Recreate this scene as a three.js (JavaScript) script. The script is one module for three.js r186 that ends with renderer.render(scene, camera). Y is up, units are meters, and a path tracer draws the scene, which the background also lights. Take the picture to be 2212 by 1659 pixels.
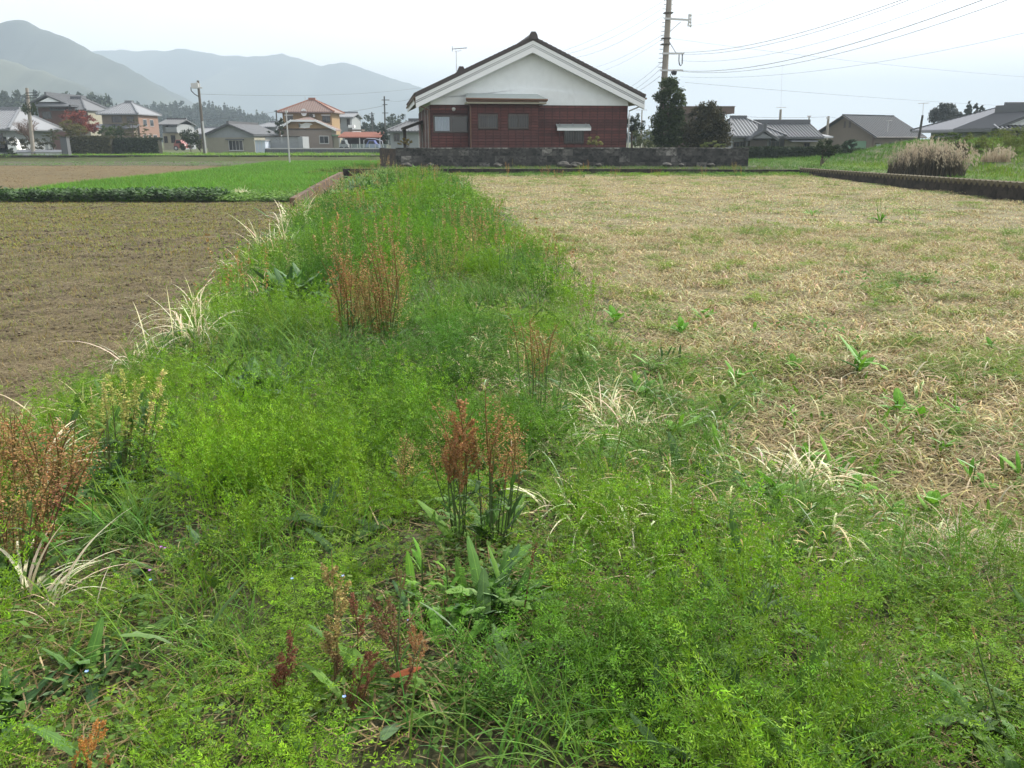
import * as THREE from 'three';
import { ImprovedNoise } from 'three/addons/math/ImprovedNoise.js';

// ---------------------------------------------------------------- camera
const EYE = 1.55, PITCH = THREE.MathUtils.degToRad(16.5), VFOV = 49.8;
const scene = new THREE.Scene();
const camera = new THREE.PerspectiveCamera(VFOV, 4 / 3, 0.1, 9000);
camera.position.set(0, EYE, 0);
camera.rotation.set(-PITCH, 0, 0);
scene.add(camera);
const renderer = new THREE.WebGLRenderer({ antialias: true });
renderer.toneMapping = THREE.LinearToneMapping;
renderer.toneMappingExposure = 1.31;
renderer.shadowMap.enabled = true;
renderer.setSize(1024, 768);

// ---------------------------------------------------------------- sky, sun, haze
const NOISE = new ImprovedNoise();
const sunDir = new THREE.Vector3(0.60, 0.68, -0.42).normalize();
{
  const W = 512, H = 256, d = new Float32Array(W * H * 4);
  for (let r = 0; r < H; r++) for (let c = 0; c < W; c++) {
    const up = ((r + 0.5) / H - 0.5) * Math.PI, a = ((c + 0.5) / W - 0.5) * 2 * Math.PI;
    const x = Math.cos(a) * Math.cos(up), y = Math.sin(up), z = Math.sin(a) * Math.cos(up);
    const cs = x * sunDir.x + y * sunDir.y + z * sunDir.z;
    const k = 1 / (Math.max(y, 0) + 0.25);
    let n = 0; for (let o = 0, am = 1, f = 1.1; o < 4; o++, am *= 0.5, f *= 2.1) n += am * NOISE.noise(x * k * f + 3.1, z * k * f + 7.7, o * 5.3 + y * 0.5);
    const cloud = 1 + 0.16 * n;
    const glow = 1.25 * Math.pow(Math.max(0, cs * 0.5 + 0.5), 4.5) + 0.5 * Math.pow(Math.max(0, cs), 24);
    const hz = Math.exp(-Math.max(y, 0) * 5);
    const b = [0.62 + 1.50 * hz, 0.65 + 1.42 * hz, 0.70 + 1.26 * hz];
    const away = 0.80 + 0.20 * cs, o4 = (r * W + c) * 4;
    d[o4] = b[0] * cloud * away + glow * 1.0; d[o4 + 1] = b[1] * cloud * away + glow * 0.985; d[o4 + 2] = b[2] * cloud * away + glow * 0.96; d[o4 + 3] = 1;
  }
  const t = new THREE.DataTexture(d, W, H, THREE.RGBAFormat, THREE.FloatType);
  t.mapping = THREE.EquirectangularReflectionMapping; t.magFilter = THREE.LinearFilter; t.needsUpdate = true;
  scene.background = t; scene.environment = t;
}
const sun = new THREE.DirectionalLight(new THREE.Color(1, 0.94, 0.83), 4.8);
sun.position.copy(sunDir).multiplyScalar(200);
sun.castShadow = true; sun.shadow.radius = 5;
Object.assign(sun.shadow.camera, { left: -90, right: 90, top: 90, bottom: -90, near: 1, far: 500 });
scene.add(sun); scene.add(sun.target);
scene.fog = new THREE.FogExp2(new THREE.Color(0.71, 0.86, 1.0), 0.00065);

// ---------------------------------------------------------------- helpers
function rngOf(s) { let a = s >>> 0; return () => { a = (a + 0x6d2b79f5) | 0; let t = Math.imul(a ^ (a >>> 15), 1 | a); t = (t + Math.imul(t ^ (t >>> 7), 61 | t)) ^ t; return ((t ^ (t >>> 14)) >>> 0) / 4294967296; }; }
const R = rngOf(12345), rr = (a, b) => a + (b - a) * R(), pick = (a) => a[Math.floor(R() * a.length)];
const clamp = THREE.MathUtils.clamp, lerp = THREE.MathUtils.lerp, sstep = THREE.MathUtils.smoothstep;
const V = (x, y, z) => new THREE.Vector3(x, y, z);
const fbm = (x, z, f = 1, oct = 4, s = 0) => { let n = 0, a = 0.5; for (let o = 0; o < oct; o++, a *= 0.5, f *= 2.03) n += a * NOISE.noise(x * f + s, z * f - s * 1.7, s + o * 3.7); return n; };
// where a sight line of the survey photograph (2212 x 1659) meets a level, or stands at a given distance
const SF = 1787, SC = Math.cos(PITCH), SS = Math.sin(PITCH);
const sight = (px, py) => { const x = (px - 1106) / SF, y = (829.5 - py) / SF; return [x, y * SC - SS, -y * SS - SC]; };
const ground = (px, py, h = 0) => { const r = sight(px, py), t = (h - EYE) / r[1]; return V(r[0] * t, h, r[2] * t); };
const at = (px, py, d) => { const r = sight(px, py), t = -d / r[2]; return V(r[0] * t, EYE + r[1] * t, -d); };

class MB { // collects faces; build() makes ONE named mesh of them
  constructor() { this.p = []; this.c = []; this.i = []; this.u = []; this.k = [1, 1, 1]; this.tinted = false; }
  tint(r, g, b) { this.k = [r, g, b]; this.tinted = true; return this; }
  v(x, y, z, u = 0, w = 0) { this.p.push(x, y, z); this.c.push(...this.k); this.u.push(u, w); return this.p.length / 3 - 1; }
  face(...q) { // flat polygon, fan
    const [a, b, c] = q, e1 = [b[0] - a[0], b[1] - a[1], b[2] - a[2]], e2 = [c[0] - a[0], c[1] - a[1], c[2] - a[2]];
    const n = [Math.abs(e1[1] * e2[2] - e1[2] * e2[1]), Math.abs(e1[2] * e2[0] - e1[0] * e2[2]), Math.abs(e1[0] * e2[1] - e1[1] * e2[0])];
    const ax = n[1] > n[0] && n[1] > n[2] ? [0, 2] : n[0] > n[2] ? [2, 1] : [0, 1];
    const s = q.map((x) => this.v(x[0], x[1], x[2], x[ax[0]], x[ax[1]]));
    for (let k = 1; k + 1 < s.length; k++) this.i.push(s[0], s[k], s[k + 1]);
    return this;
  }
  box(x0, y0, z0, x1, y1, z1) {
    const P = (a, b, c) => [a ? x1 : x0, b ? y1 : y0, c ? z1 : z0];
    this.face(P(0, 0, 1), P(1, 0, 1), P(1, 1, 1), P(0, 1, 1)).face(P(1, 0, 0), P(0, 0, 0), P(0, 1, 0), P(1, 1, 0));
    this.face(P(0, 0, 0), P(0, 0, 1), P(0, 1, 1), P(0, 1, 0)).face(P(1, 0, 1), P(1, 0, 0), P(1, 1, 0), P(1, 1, 1));
    this.face(P(0, 1, 1), P(1, 1, 1), P(1, 1, 0), P(0, 1, 0)).face(P(0, 0, 0), P(1, 0, 0), P(1, 0, 1), P(0, 0, 1));
    return this;
  }
  prism(poly, z0, z1) { // polygon in x,y (counter-clockwise) drawn out from z0 to z1
    this.face(...poly.map(([x, y]) => [x, y, z1])).face(...poly.map(([x, y]) => [x, y, z0]).reverse());
    poly.forEach(([x, y], k) => { const [a, b] = poly[(k + 1) % poly.length]; this.face([x, y, z0], [a, b, z0], [a, b, z1], [x, y, z1]); });
    return this;
  }
  bar(a, b, w, h = w) { // rectangular bar between two points
    const A = V(...a), B = V(...b), d = B.clone().sub(A).normalize(), s = V(0, 1, 0).cross(d); if (s.length() < 1e-3) s.set(1, 0, 0); s.normalize();
    const t = d.clone().cross(s).normalize(), P = (o, i, j) => { const q = o.clone().addScaledVector(s, i * w / 2).addScaledVector(t, j * h / 2); return [q.x, q.y, q.z]; };
    const c = [[-1, -1], [1, -1], [1, 1], [-1, 1]];
    for (let k = 0; k < 4; k++) { const m = c[k], n = c[(k + 1) % 4]; this.face(P(A, ...m), P(A, ...n), P(B, ...n), P(B, ...m)); }
    this.face(...c.map((m) => P(B, ...m))).face(...c.map((m) => P(A, ...m)).reverse());
    return this;
  }
  tube(pts, r, sides = 6) { // pts arrays, r number or function of 0..1
    const n = pts.length, rings = [];
    for (let k = 0; k < n; k++) {
      const a = V(...pts[Math.max(0, k - 1)]), b = V(...pts[Math.min(n - 1, k + 1)]), d = b.sub(a).normalize();
      const s = Math.abs(d.y) > 0.9 ? V(1, 0, 0) : V(0, 1, 0); s.cross(d).normalize(); const t = d.clone().cross(s), rad = typeof r === 'number' ? r : r(k / (n - 1));
      const ring = []; for (let j = 0; j < sides; j++) { const q = j / sides * Math.PI * 2, cx = Math.cos(q) * rad, sx = Math.sin(q) * rad; ring.push(this.v(pts[k][0] + s.x * cx + t.x * sx, pts[k][1] + s.y * cx + t.y * sx, pts[k][2] + s.z * cx + t.z * sx, j / sides, k / n)); }
      rings.push(ring);
    }
    for (let k = 0; k + 1 < n; k++) for (let j = 0; j < sides; j++) { const m = (j + 1) % sides; this.i.push(rings[k][j], rings[k][m], rings[k + 1][m], rings[k][j], rings[k + 1][m], rings[k + 1][j]); }
    for (let j = 1; j + 1 < sides; j++) { this.i.push(rings[n - 1][0], rings[n - 1][j], rings[n - 1][j + 1], rings[0][0], rings[0][j + 1], rings[0][j]); }
    return this;
  }
  geo(smooth) {
    const g = new THREE.BufferGeometry();
    g.setAttribute('position', new THREE.BufferAttribute(new Float32Array(this.p), 3));
    g.setAttribute('uv', new THREE.BufferAttribute(new Float32Array(this.u), 2));
    if (this.tinted) g.setAttribute('color', new THREE.BufferAttribute(new Float32Array(this.c), 3));
    g.setIndex(this.i);
    if (smooth) g.computeVertexNormals();
    return g;
  }
  build(name, material, parent, smooth) { return mesh(name, this.geo(smooth), material, parent); }
}
const used = new Map();
const numbered = (n) => { const k = used.get(n) ?? 0; used.set(n, k + 1); return k ? n + '_' + String(k).padStart(3, '0') : n; };
function mesh(name, geometry, material, parent = scene) {
  const m = new THREE.Mesh(geometry, material); m.name = parent === scene ? numbered(name) : name; m.castShadow = m.receiveShadow = true; parent.add(m); return m;
}
function tag(o, label, category, group, kind) { Object.assign(o.userData, { label, category }); if (group) o.userData.group = group; if (kind) o.userData.kind = kind; return o; }
function thing(name, label, category, [x, y, z] = [0, 0, 0], turn = 0, group) {
  const o = new THREE.Group(); o.name = numbered(name); o.position.set(x, y, z); o.rotation.y = turn; scene.add(o); return tag(o, label, category, group);
}
function structure(o) { o.userData.kind = 'structure'; return o; }
function copies(name, geometry, material, list, parent = scene) { // stuff: nobody could count it
  const im = new THREE.InstancedMesh(geometry, material, list.length); im.name = parent === scene ? numbered(name) : name;
  const m = new THREE.Matrix4(), q = new THREE.Quaternion(), e = new THREE.Euler(), s = new THREE.Vector3(), p = new THREE.Vector3(), c = new THREE.Color();
  list.forEach((t, k) => {
    e.set(t.rx ?? 0, t.ry ?? 0, t.rz ?? 0, 'YXZ'); q.setFromEuler(e); s.set(t.s, t.sy ?? t.s, t.s); p.set(t.x, t.y, t.z);
    im.setMatrixAt(k, m.compose(p, q, s)); const w = t.c ?? [1, 1, 1]; im.setColorAt(k, c.setRGB(w[0], w[1], w[2]));
  });
  im.castShadow = im.receiveShadow = true; im.userData.kind = 'stuff'; parent.add(im); return im;
}
const std = (r, g, b, rough = 0.85, extra = {}) => { const m = new THREE.MeshStandardMaterial({ roughness: rough, side: THREE.DoubleSide, ...extra }); m.color.setRGB(r, g, b); return m; };
const leafy = (r, g, b, through = 0.35, extra = {}) => { const m = new THREE.MeshPhysicalMaterial({ roughness: 0.95, transmission: through, thickness: 0, side: THREE.DoubleSide, specularIntensity: 0.6, vertexColors: true, ...extra }); m.color.setRGB(r, g, b); return m; };

// tileable value noise, for textures
function tile(size, f, repeat, srgb = true) {
  const d = new Uint8Array(size * size * 4), g = (c) => Math.round(255 * (srgb ? (c <= 0.0031308 ? 12.92 * c : 1.055 * Math.pow(Math.max(c, 0), 1 / 2.4) - 0.055) : clamp(c, 0, 1)));
  for (let y = 0; y < size; y++) for (let x = 0; x < size; x++) { const k = f(x / size, y / size), o = (y * size + x) * 4; d[o] = clamp(g(k[0]), 0, 255); d[o + 1] = clamp(g(k[1]), 0, 255); d[o + 2] = clamp(g(k[2]), 0, 255); d[o + 3] = 255; }
  const t = new THREE.DataTexture(d, size, size); t.wrapS = t.wrapT = THREE.RepeatWrapping; t.magFilter = THREE.LinearFilter; t.minFilter = THREE.LinearFilter; if (srgb) t.colorSpace = THREE.SRGBColorSpace; t.repeat.set(repeat, repeat); t.needsUpdate = true; return t;
}
const H2 = (x, y, s) => { let h = Math.imul(x, 374761393) ^ Math.imul(y, 668265263) ^ Math.imul(s, 1274126177); h = Math.imul(h ^ (h >>> 13), 1274126177); return ((h ^ (h >>> 16)) >>> 0) / 4294967296; };
function pn(u, v, n, s) { const x = u * n, y = v * n, i = Math.floor(x), j = Math.floor(y), a = x - i, b = y - j, w = a * a * (3 - 2 * a), z = b * b * (3 - 2 * b), m = (k) => ((k % n) + n) % n; return lerp(lerp(H2(m(i), m(j), s), H2(m(i + 1), m(j), s), w), lerp(H2(m(i), m(j + 1), s), H2(m(i + 1), m(j + 1), s), w), z); }
const pf = (u, v, n, s, o = 4) => { let t = 0, a = 0.5, w = 0; for (let k = 0; k < o; k++, a *= 0.55, n *= 2) { t += a * pn(u, v, n, s + k); w += a; } return t / w; };

// ---------------------------------------------------------------- land
const LOW = -0.45; // level of the paddies beside the grassy strip
const mix3 = (a, b, t) => [lerp(a[0], b[0], t), lerp(a[1], b[1], t), lerp(a[2], b[2], t)];
const interp = (pts, d) => { if (d <= pts[0][0]) return pts[0][1]; for (let k = 1; k < pts.length; k++) if (d <= pts[k][0]) return lerp(pts[k - 1][1], pts[k][1], (d - pts[k - 1][0]) / (pts[k][0] - pts[k - 1][0])); return pts[pts.length - 1][1]; };
// foot of the bank (distance, x) and the line where green gives way to straw
const FOOT = [[0, -3.15], [5.6, -3.2], [6.6, -3.2], [8.7, -3.5], [11.6, -3.98], [15.3, -4.45], [22.3, -5.75], [40, -8.0]];
const STRAW = [[0, 6], [2.2, 3.2], [2.6, 1.9], [2.9, 1.1], [3.85, 0.56], [4.6, 0.4], [6.1, 0.33], [8.4, 0.2], [13.2, -0.35], [20, -1.2], [29.7, -2.4], [36.5, -3.6], [40, -4]];
const footX = (d) => interp(FOOT, d), strawX = (d) => interp(STRAW, d);
function groundY(x, z) { // height of the strip, its bank and the straw field
  const d = -z, s = x - footX(d);
  const bank = d > 21 ? lerp(LOW + 0.1, 0, sstep(s, 0.1, 2.4)) : LOW + (-LOW) * sstep(s, 0.0, 0.75), top = 0.15 * sstep(s, 0.3, 1.5) * (1 - sstep(x, strawX(d) - 0.6, strawX(d) + 0.6));
  return bank + top + 0.05 * fbm(x, z, 0.5, 3, 4) * sstep(s, 0.3, 1.5);
}
function sheet(name, xs, zs, yf, material, colorf) { // a height sheet on the given grid lines
  const b = new MB(), W = xs.length; if (colorf) b.tinted = true;
  zs.forEach((z) => xs.forEach((x) => { const X = typeof x === 'function' ? x(z) : x; if (colorf) b.k = colorf(X, z); b.v(X, yf(X, z), z, X, z); }));
  for (let j = 0; j + 1 < zs.length; j++) for (let i = 0; i + 1 < W; i++) { const a = j * W + i; b.i.push(a, a + 1, a + W + 1, a, a + W + 1, a + W); }
  return structure(b.build(name, material, scene, true));
}
const span = (a, b, n, pw = 1) => Array.from({ length: n + 1 }, (_, k) => a + (b - a) * Math.pow(k / n, pw));

// textures of earth
const soilMap = tile(1024, (u, v) => { const n = pf(u, v, 8, 1, 6), f = pf(u, v, 96, 31, 3), w = sstep(pn(u, v, 180, 77), 0.72, 0.95) * sstep(pn(u, v, 24, 9), 0.35, 0.7); return mix3([0.040 + 0.082 * n * f, 0.029 + 0.061 * n * f, 0.012 + 0.028 * n * f], [0.30, 0.25, 0.17], w * 0.55); }, 0.5);
const soilBump = tile(1024, (u, v) => { const n = pf(u, v, 24, 5, 6); return [n, n, n]; }, 0.5, false);
const turfMap = tile(512, (u, v) => { const n = pf(u, v, 90, 3, 4), k = pf(u, v, 8, 8, 3), s = sstep(pn(u, v, 150, 19), 0.7, 0.9); return mix3(mix3([0.030, 0.034, 0.014], [0.085, 0.080, 0.036], clamp((n - 0.3) * 1.8, 0, 1) * 0.7 + k * 0.3), [0.20, 0.17, 0.09], s * 0.5); }, 0.5);
const strawMap = tile(1024, (u, v) => { const n = pf(u, v, 60, 13, 4), k = pf(u, v, 6, 18, 3); return mix3([0.085, 0.075, 0.04], [0.26, 0.22, 0.125], sstep(n, 0.25, 0.75) * 0.75 + k * 0.25); }, 0.4);
const soilMat = std(1, 1, 1, 0.95, { map: soilMap, bumpMap: soilBump, bumpScale: 0.05, vertexColors: true });
const turfMat = std(1, 1, 1, 0.95, { map: turfMap, bumpMap: soilBump, bumpScale: 0.04 });
const strawMat = std(1, 1, 1, 0.95, { map: strawMap, bumpMap: soilBump, bumpScale: 0.04, vertexColors: true });

// the land itself, one sheet to the horizon: sunk under the paddies on the far side of the strip, level elsewhere
{
  const inPaddy = (x, z) => -z < 79 && -z > -30 && x < (-z > 41 ? -8.1 + (-z - 40) * 0.02 : footX(clamp(-z, 0, 40)) + 1.3);
  const xs = [-2600, -1500, -700, -300, -150, -100, ...span(-80, 40, 120), 60, 90, 150, 300, 700, 1500, 2600];
  const zs = [200, 60, 30, ...span(20, -100, 120), -110, -130, -160, -200, -260, -340, -460, -640, -900, -1400, -1900, -3000];
  const farGreen = std(1, 1, 1, 0.95, { map: turfMap, vertexColors: true });
  sheet('ground', xs, zs, (x, z) => {
    const d = -z; if (inPaddy(x, z)) return -0.62;
    if (d < 41 && d > -10 && x > footX(clamp(d, 0, 40)) && x < 13.4) return -0.16;
    if (x > 13 && d < 66) return -0.02 + 0.16 * sstep(x, 14, 16) + 1.3 * sstep(x, 19.5, 27) * sstep(d, 22, 36) * (1 - sstep(d, 55, 66));
    return -0.02 + 0.12 * fbm(x, z, 0.2, 2, 9);
  }, farGreen, (x, z) => { const n = fbm(x, z, 0.08, 3, 2); return mix3([0.85, 1.25, 0.6], [1.2, 1.3, 0.9], clamp(n + 0.5, 0, 1)); });
}
// soil paddy, ploughed, with weeds beginning to show
sheet('soil_field', [...span(-60, -12, 40), ...span(-11.7, -3.2, 60).map((x) => x)].map((x) => (z) => Math.min(x, footX(-z) + 0.35 + (x + 3.2) * 0.02)), span(1, -27.8, 160),
  (x, z) => LOW + 0.045 * fbm(x, z, 1.3, 4, 6) + 0.02 * NOISE.noise(x * 6, 1, z * 6), soilMat, (x, z) => { const n = clamp(fbm(x, z, 0.35, 3, 21) + 0.45, 0, 1); return mix3([1.05, 0.98, 0.92], [1.25, 1.32, 0.95], n); });
// the strip and its bank
sheet('grass_strip', span(0, 1, 44).map((t) => (z) => lerp(footX(-z) - 0.12, strawX(-z) + 0.8, t)), span(3, -40, 170), (x, z) => groundY(x, z) + 0.002, turfMat);
// the straw field
sheet('straw_field', span(0, 1, 60).map((t) => (z) => lerp(strawX(clamp(-z, 0, 40)) + 0.5, 13.2, t)), span(1, -39.6, 160), (x, z) => groundY(x, z) - 0.012, strawMat,
  (x, z) => { const n = clamp(fbm(x, z, 0.12, 3, 33) + 0.5, 0, 1); return mix3([0.86, 0.92, 0.80], [1.15, 1.06, 0.98], n); });
// green paddy and brown fallow paddy beyond the row of leaf crops
const EDGE = [[28.5, -19], [31.5, -19.5], [41, -21], [54, -20.6], [62, -21], [80, -22]]; // where fallow meets young crop
sheet('crop_field', span(0, 1, 50).map((t) => (z) => lerp(interp(EDGE, -z), -z < 40 ? footX(-z) - 0.1 : -8.1 - (-z - 40) * 0.02, t)), span(-27.7, -78.6, 70), (x, z) => LOW + 0.03 * fbm(x, z, 0.6, 3, 40), turfMat);
sheet('fallow_field', span(0, 1, 50).map((t) => (z) => lerp(-85, interp(EDGE, -z) + 0.05, t)), span(-27.7, -66, 50), (x, z) => LOW + 0.02 + 0.05 * fbm(x, z, 0.8, 3, 44), soilMat, (x, z) => { const n = clamp(fbm(x, z, 0.12, 3, 51) + 0.5, 0, 1); return mix3([1.45, 1.45, 1.15], [2.0, 1.9, 1.45], n); });

sheet('paddy_verge', span(0, 1, 40).map((t) => (z) => lerp(-85, interp(EDGE, -z) + 0.05, t)), span(-65.9, -78.7, 14), (x, z) => LOW + 0.03 + 0.04 * fbm(x, z, 0.6, 3, 40), turfMat);
// ---------------------------------------------------------------- mountains
const forestTone = (x, z, s) => { const n = fbm(x, z, 0.004, 5, s), k = fbm(x, z, 0.02, 3, s + 3); return mix3([0.012, 0.024, 0.018], [0.085, 0.095, 0.065], clamp(0.35 + n * 1.6 + k * 0.6, 0, 1)); };
const mountMat = std(1, 1, 1, 0.95, { vertexColors: true });
function mountain(name, crest, dist, depth, seed, tone) { // crest: survey points of the skyline at that distance
  const top = crest.map(([px, py]) => at(px, py, dist)), xs = span(top[0].x, top[top.length - 1].x, 260), b = new MB(); b.tinted = true;
  const rows = 60, prof = top.map((p) => [p.x, p.y]);
  for (let j = 0; j <= rows; j++) xs.forEach((x) => {
    const t = j / rows, z = -dist + (0.34375 - t) * depth * 1.6, c = interp(prof, x) + 6 * NOISE.noise(x * 0.02, seed, 1) + 3 * NOISE.noise(x * 0.07, seed, 4);
    const w = 1 - Math.abs(t - 0.34375) / (t < 0.34375 ? 0.34375 : 0.65625), sp = Math.abs(fbm(x + z * 0.3, z * 0.55, 1 / 420, 4, seed)) * 1.5;
    let y = c * Math.pow(Math.max(w, 0), 1.15) - (1 - w) * w * 4 * c * sp * 0.55 + (1 - w) * w * 12 * fbm(x, z, 0.012, 3, seed);
    if (j === 0 || j === rows) y = -4;
    b.k = tone(x, z, seed); b.v(x, y, z, x, z);
  });
  const W = xs.length; for (let j = 0; j < rows; j++) for (let i = 0; i + 1 < W; i++) { const a = j * W + i; b.i.push(a, a + W + 1, a + 1, a, a + W, a + W + 1); }
  return structure(b.build(name, mountMat, scene, true));
}
mountain('far_mountain', [[-900, 250], [-500, 130], [-200, 110], [0, 120], [140, 112], [200, 108], [252, 103], [300, 107], [345, 106], [380, 101], [420, 106], [470, 114], [520, 118], [560, 119], [605, 112], [640, 122], [690, 140], [715, 134], [742, 131], [770, 140], [810, 155], [850, 169], [900, 183], [960, 205], [1030, 235], [1120, 262], [1300, 285], [1500, 298]], 2500, 1200, 5, forestTone);
mountain('near_mountain', [[-900, 180], [-600, 90], [-300, 60], [-100, 48], [0, 40], [34, 36], [60, 44], [95, 60], [130, 77], [165, 94], [205, 110], [250, 131], [300, 160], [330, 182], [380, 225], [440, 262], [520, 285], [620, 298]], 1250, 650, 11, (x, z, s) => {
  const n = fbm(x, z, 0.0032, 4, 71); return mix3(forestTone(x, z, s), [0.15, 0.13, 0.085], sstep(n, 0.14, 0.3) * sstep(-z, 850, 1200)); });
mountain('cleared_spur', [[-700, 190], [-300, 135], [-80, 128], [20, 130], [80, 150], [130, 166], [180, 186], [215, 206], [245, 224], [280, 250], [330, 285]], 900, 360, 17, (x, z, s) => { const n = fbm(x, z, 0.006, 4, 73); return mix3(forestTone(x, z, s), [0.13, 0.115, 0.07], sstep(n, 0.02, 0.2)); });
// bare trodden earth between the far wall of the field and the block wall
sheet('earth_strip', span(-7.7, 15, 30), span(-40.6, -50.4, 14), (x, z) => 0.0 + 0.05 * fbm(x, z, 0.8, 3, 12), soilMat, () => [0.26, 0.27, 0.24]);

// ---------------------------------------------------------------- materials of buildings
const plasterMap = tile(512, (u, v) => { const n = pf(u, v, 16, 61, 5), s = pf(u, v * 0.25, 24, 66, 2); const k = 0.90 + 0.09 * n - 0.05 * sstep(s, 0.62, 0.8) * pn(u, v, 12, 4); return [k, k, k * 0.985]; }, 0.25);
const boardMap = tile(512, (u, v) => { const g = pf(u * 1, v, 8, 21, 2), h = pn(u, v, 4, 90), w = H2(Math.floor(v * 128), Math.floor(u * 10), 5); const k = 0.62 + 0.45 * g + 0.25 * w + 0.15 * h; return [k * 0.8, k * 0.8, k * 0.8]; }, 0.5);
const stainMap = tile(1024, (u, v) => { // concrete with lichen and dark runs of wet dirt
  const n = pf(u, v, 20, 41, 5), run = sstep(pf(u, v, 10, 47, 4), 0.45, 0.62), lich = sstep(pf(u, v, 12, 52, 4), 0.60, 0.72), k = 0.20 + 0.14 * n;
  return mix3(mix3([k, k * 0.99, k * 0.96], [0.055, 0.055, 0.052], clamp(run * 0.65 + sstep(n, 0.5, 0.25) * 0.5, 0, 0.92)), [0.36, 0.37, 0.36], lich * 0.35);
}, 0.31);
const MT = {
  white: std(0.86, 0.89, 0.92, 0.8, { map: plasterMap }), trim: std(0.84, 0.85, 0.86, 0.6), redwood: std(0.135, 0.052, 0.040, 0.7, { map: boardMap }), batten: std(0.050, 0.018, 0.016, 0.7), darkwood: std(0.045, 0.030, 0.024, 0.75),
  kawara: std(0.060, 0.046, 0.043, 0.55), slate: std(0.105, 0.11, 0.12, 0.45), slateLight: std(0.19, 0.20, 0.22, 0.5), metal: std(0.42, 0.47, 0.46, 0.4, { metalness: 0.3 }), copper: std(0.16, 0.085, 0.05, 0.5), glass: std(0.018, 0.02, 0.023, 0.08), greyGlass: std(0.04, 0.045, 0.05, 0.12),
  curtain: std(0.42, 0.47, 0.53, 0.9), frame: std(0.09, 0.075, 0.065, 0.5), alu: std(0.5, 0.5, 0.5, 0.4, { metalness: 0.5 }), block: std(1, 1, 1, 0.92, { map: stainMap, bumpMap: soilBump, bumpScale: 0.006 }), mortar: std(0.05, 0.049, 0.047, 0.95), cap: std(0.62, 0.61, 0.58, 0.92, { map: stainMap }),
  beige: std(0.42, 0.39, 0.31, 0.85, { map: plasterMap }), ochre: std(0.35, 0.235, 0.125, 0.85, { map: plasterMap }), taupe: std(0.30, 0.25, 0.22, 0.85, { map: plasterMap }), brown: std(0.14, 0.10, 0.08, 0.85, { map: plasterMap }), pink: std(0.26, 0.165, 0.13, 0.85, { map: plasterMap }), grey: std(0.30, 0.32, 0.34, 0.85, { map: plasterMap }), cream: std(0.33, 0.315, 0.25, 0.85, { map: plasterMap }), tan: std(0.20, 0.165, 0.13, 0.85, { map: plasterMap }),
  rooftan: std(0.20, 0.138, 0.12, 0.7), rust: std(0.24, 0.085, 0.055, 0.7), concrete: std(0.36, 0.35, 0.33, 0.9, { map: stainMap }), pole: std(0.30, 0.27, 0.235, 0.9), wire: std(0.035, 0.035, 0.04, 0.6), porcelain: std(0.7, 0.7, 0.68, 0.3), blackwall: std(0.11, 0.115, 0.125, 0.9), paleBlue: std(0.5, 0.56, 0.66, 0.6), green: std(0.16, 0.30, 0.18, 0.6), rustWall: std(0.30, 0.17, 0.11, 0.92, { map: stainMap }),
};
// a plane with half-round tile rows running down it: a, b along the ridge, c, d along the eave (d below a)
function tileRows(b, a, bb, c, d, pitch = 0.3, r = 0.06) {
  const A = V(...a), B = V(...bb), C = V(...c), D = V(...d), n = Math.max(2, Math.round(Math.max(C.distanceTo(D), A.distanceTo(B)) / pitch)), nr = B.clone().sub(A).add(C).sub(D).cross(D.clone().sub(A).lengthSq() > 1e-6 ? D.clone().sub(A) : C.clone().sub(B)).normalize(); if (nr.y < 0) nr.negate();
  for (let k = 0; k <= n; k++) { const s = A.clone().lerp(B, k / n).addScaledVector(nr, r * 0.4), e = D.clone().lerp(C, k / n).addScaledVector(nr, r * 0.4); b.tube([[s.x, s.y, s.z], [e.x, e.y, e.z]], r, 5); }
}
function slab(b, a, bb, c, d, th) { // roof plane with thickness under it
  const dn = (p) => [p[0], p[1] - th, p[2]];
  b.face(a, bb, c, d).face(dn(d), dn(c), dn(bb), dn(a)).face(d, c, dn(c), dn(d)).face(a, d, dn(d), dn(a)).face(c, bb, dn(bb), dn(c)).face(bb, a, dn(a), dn(bb));
}
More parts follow.
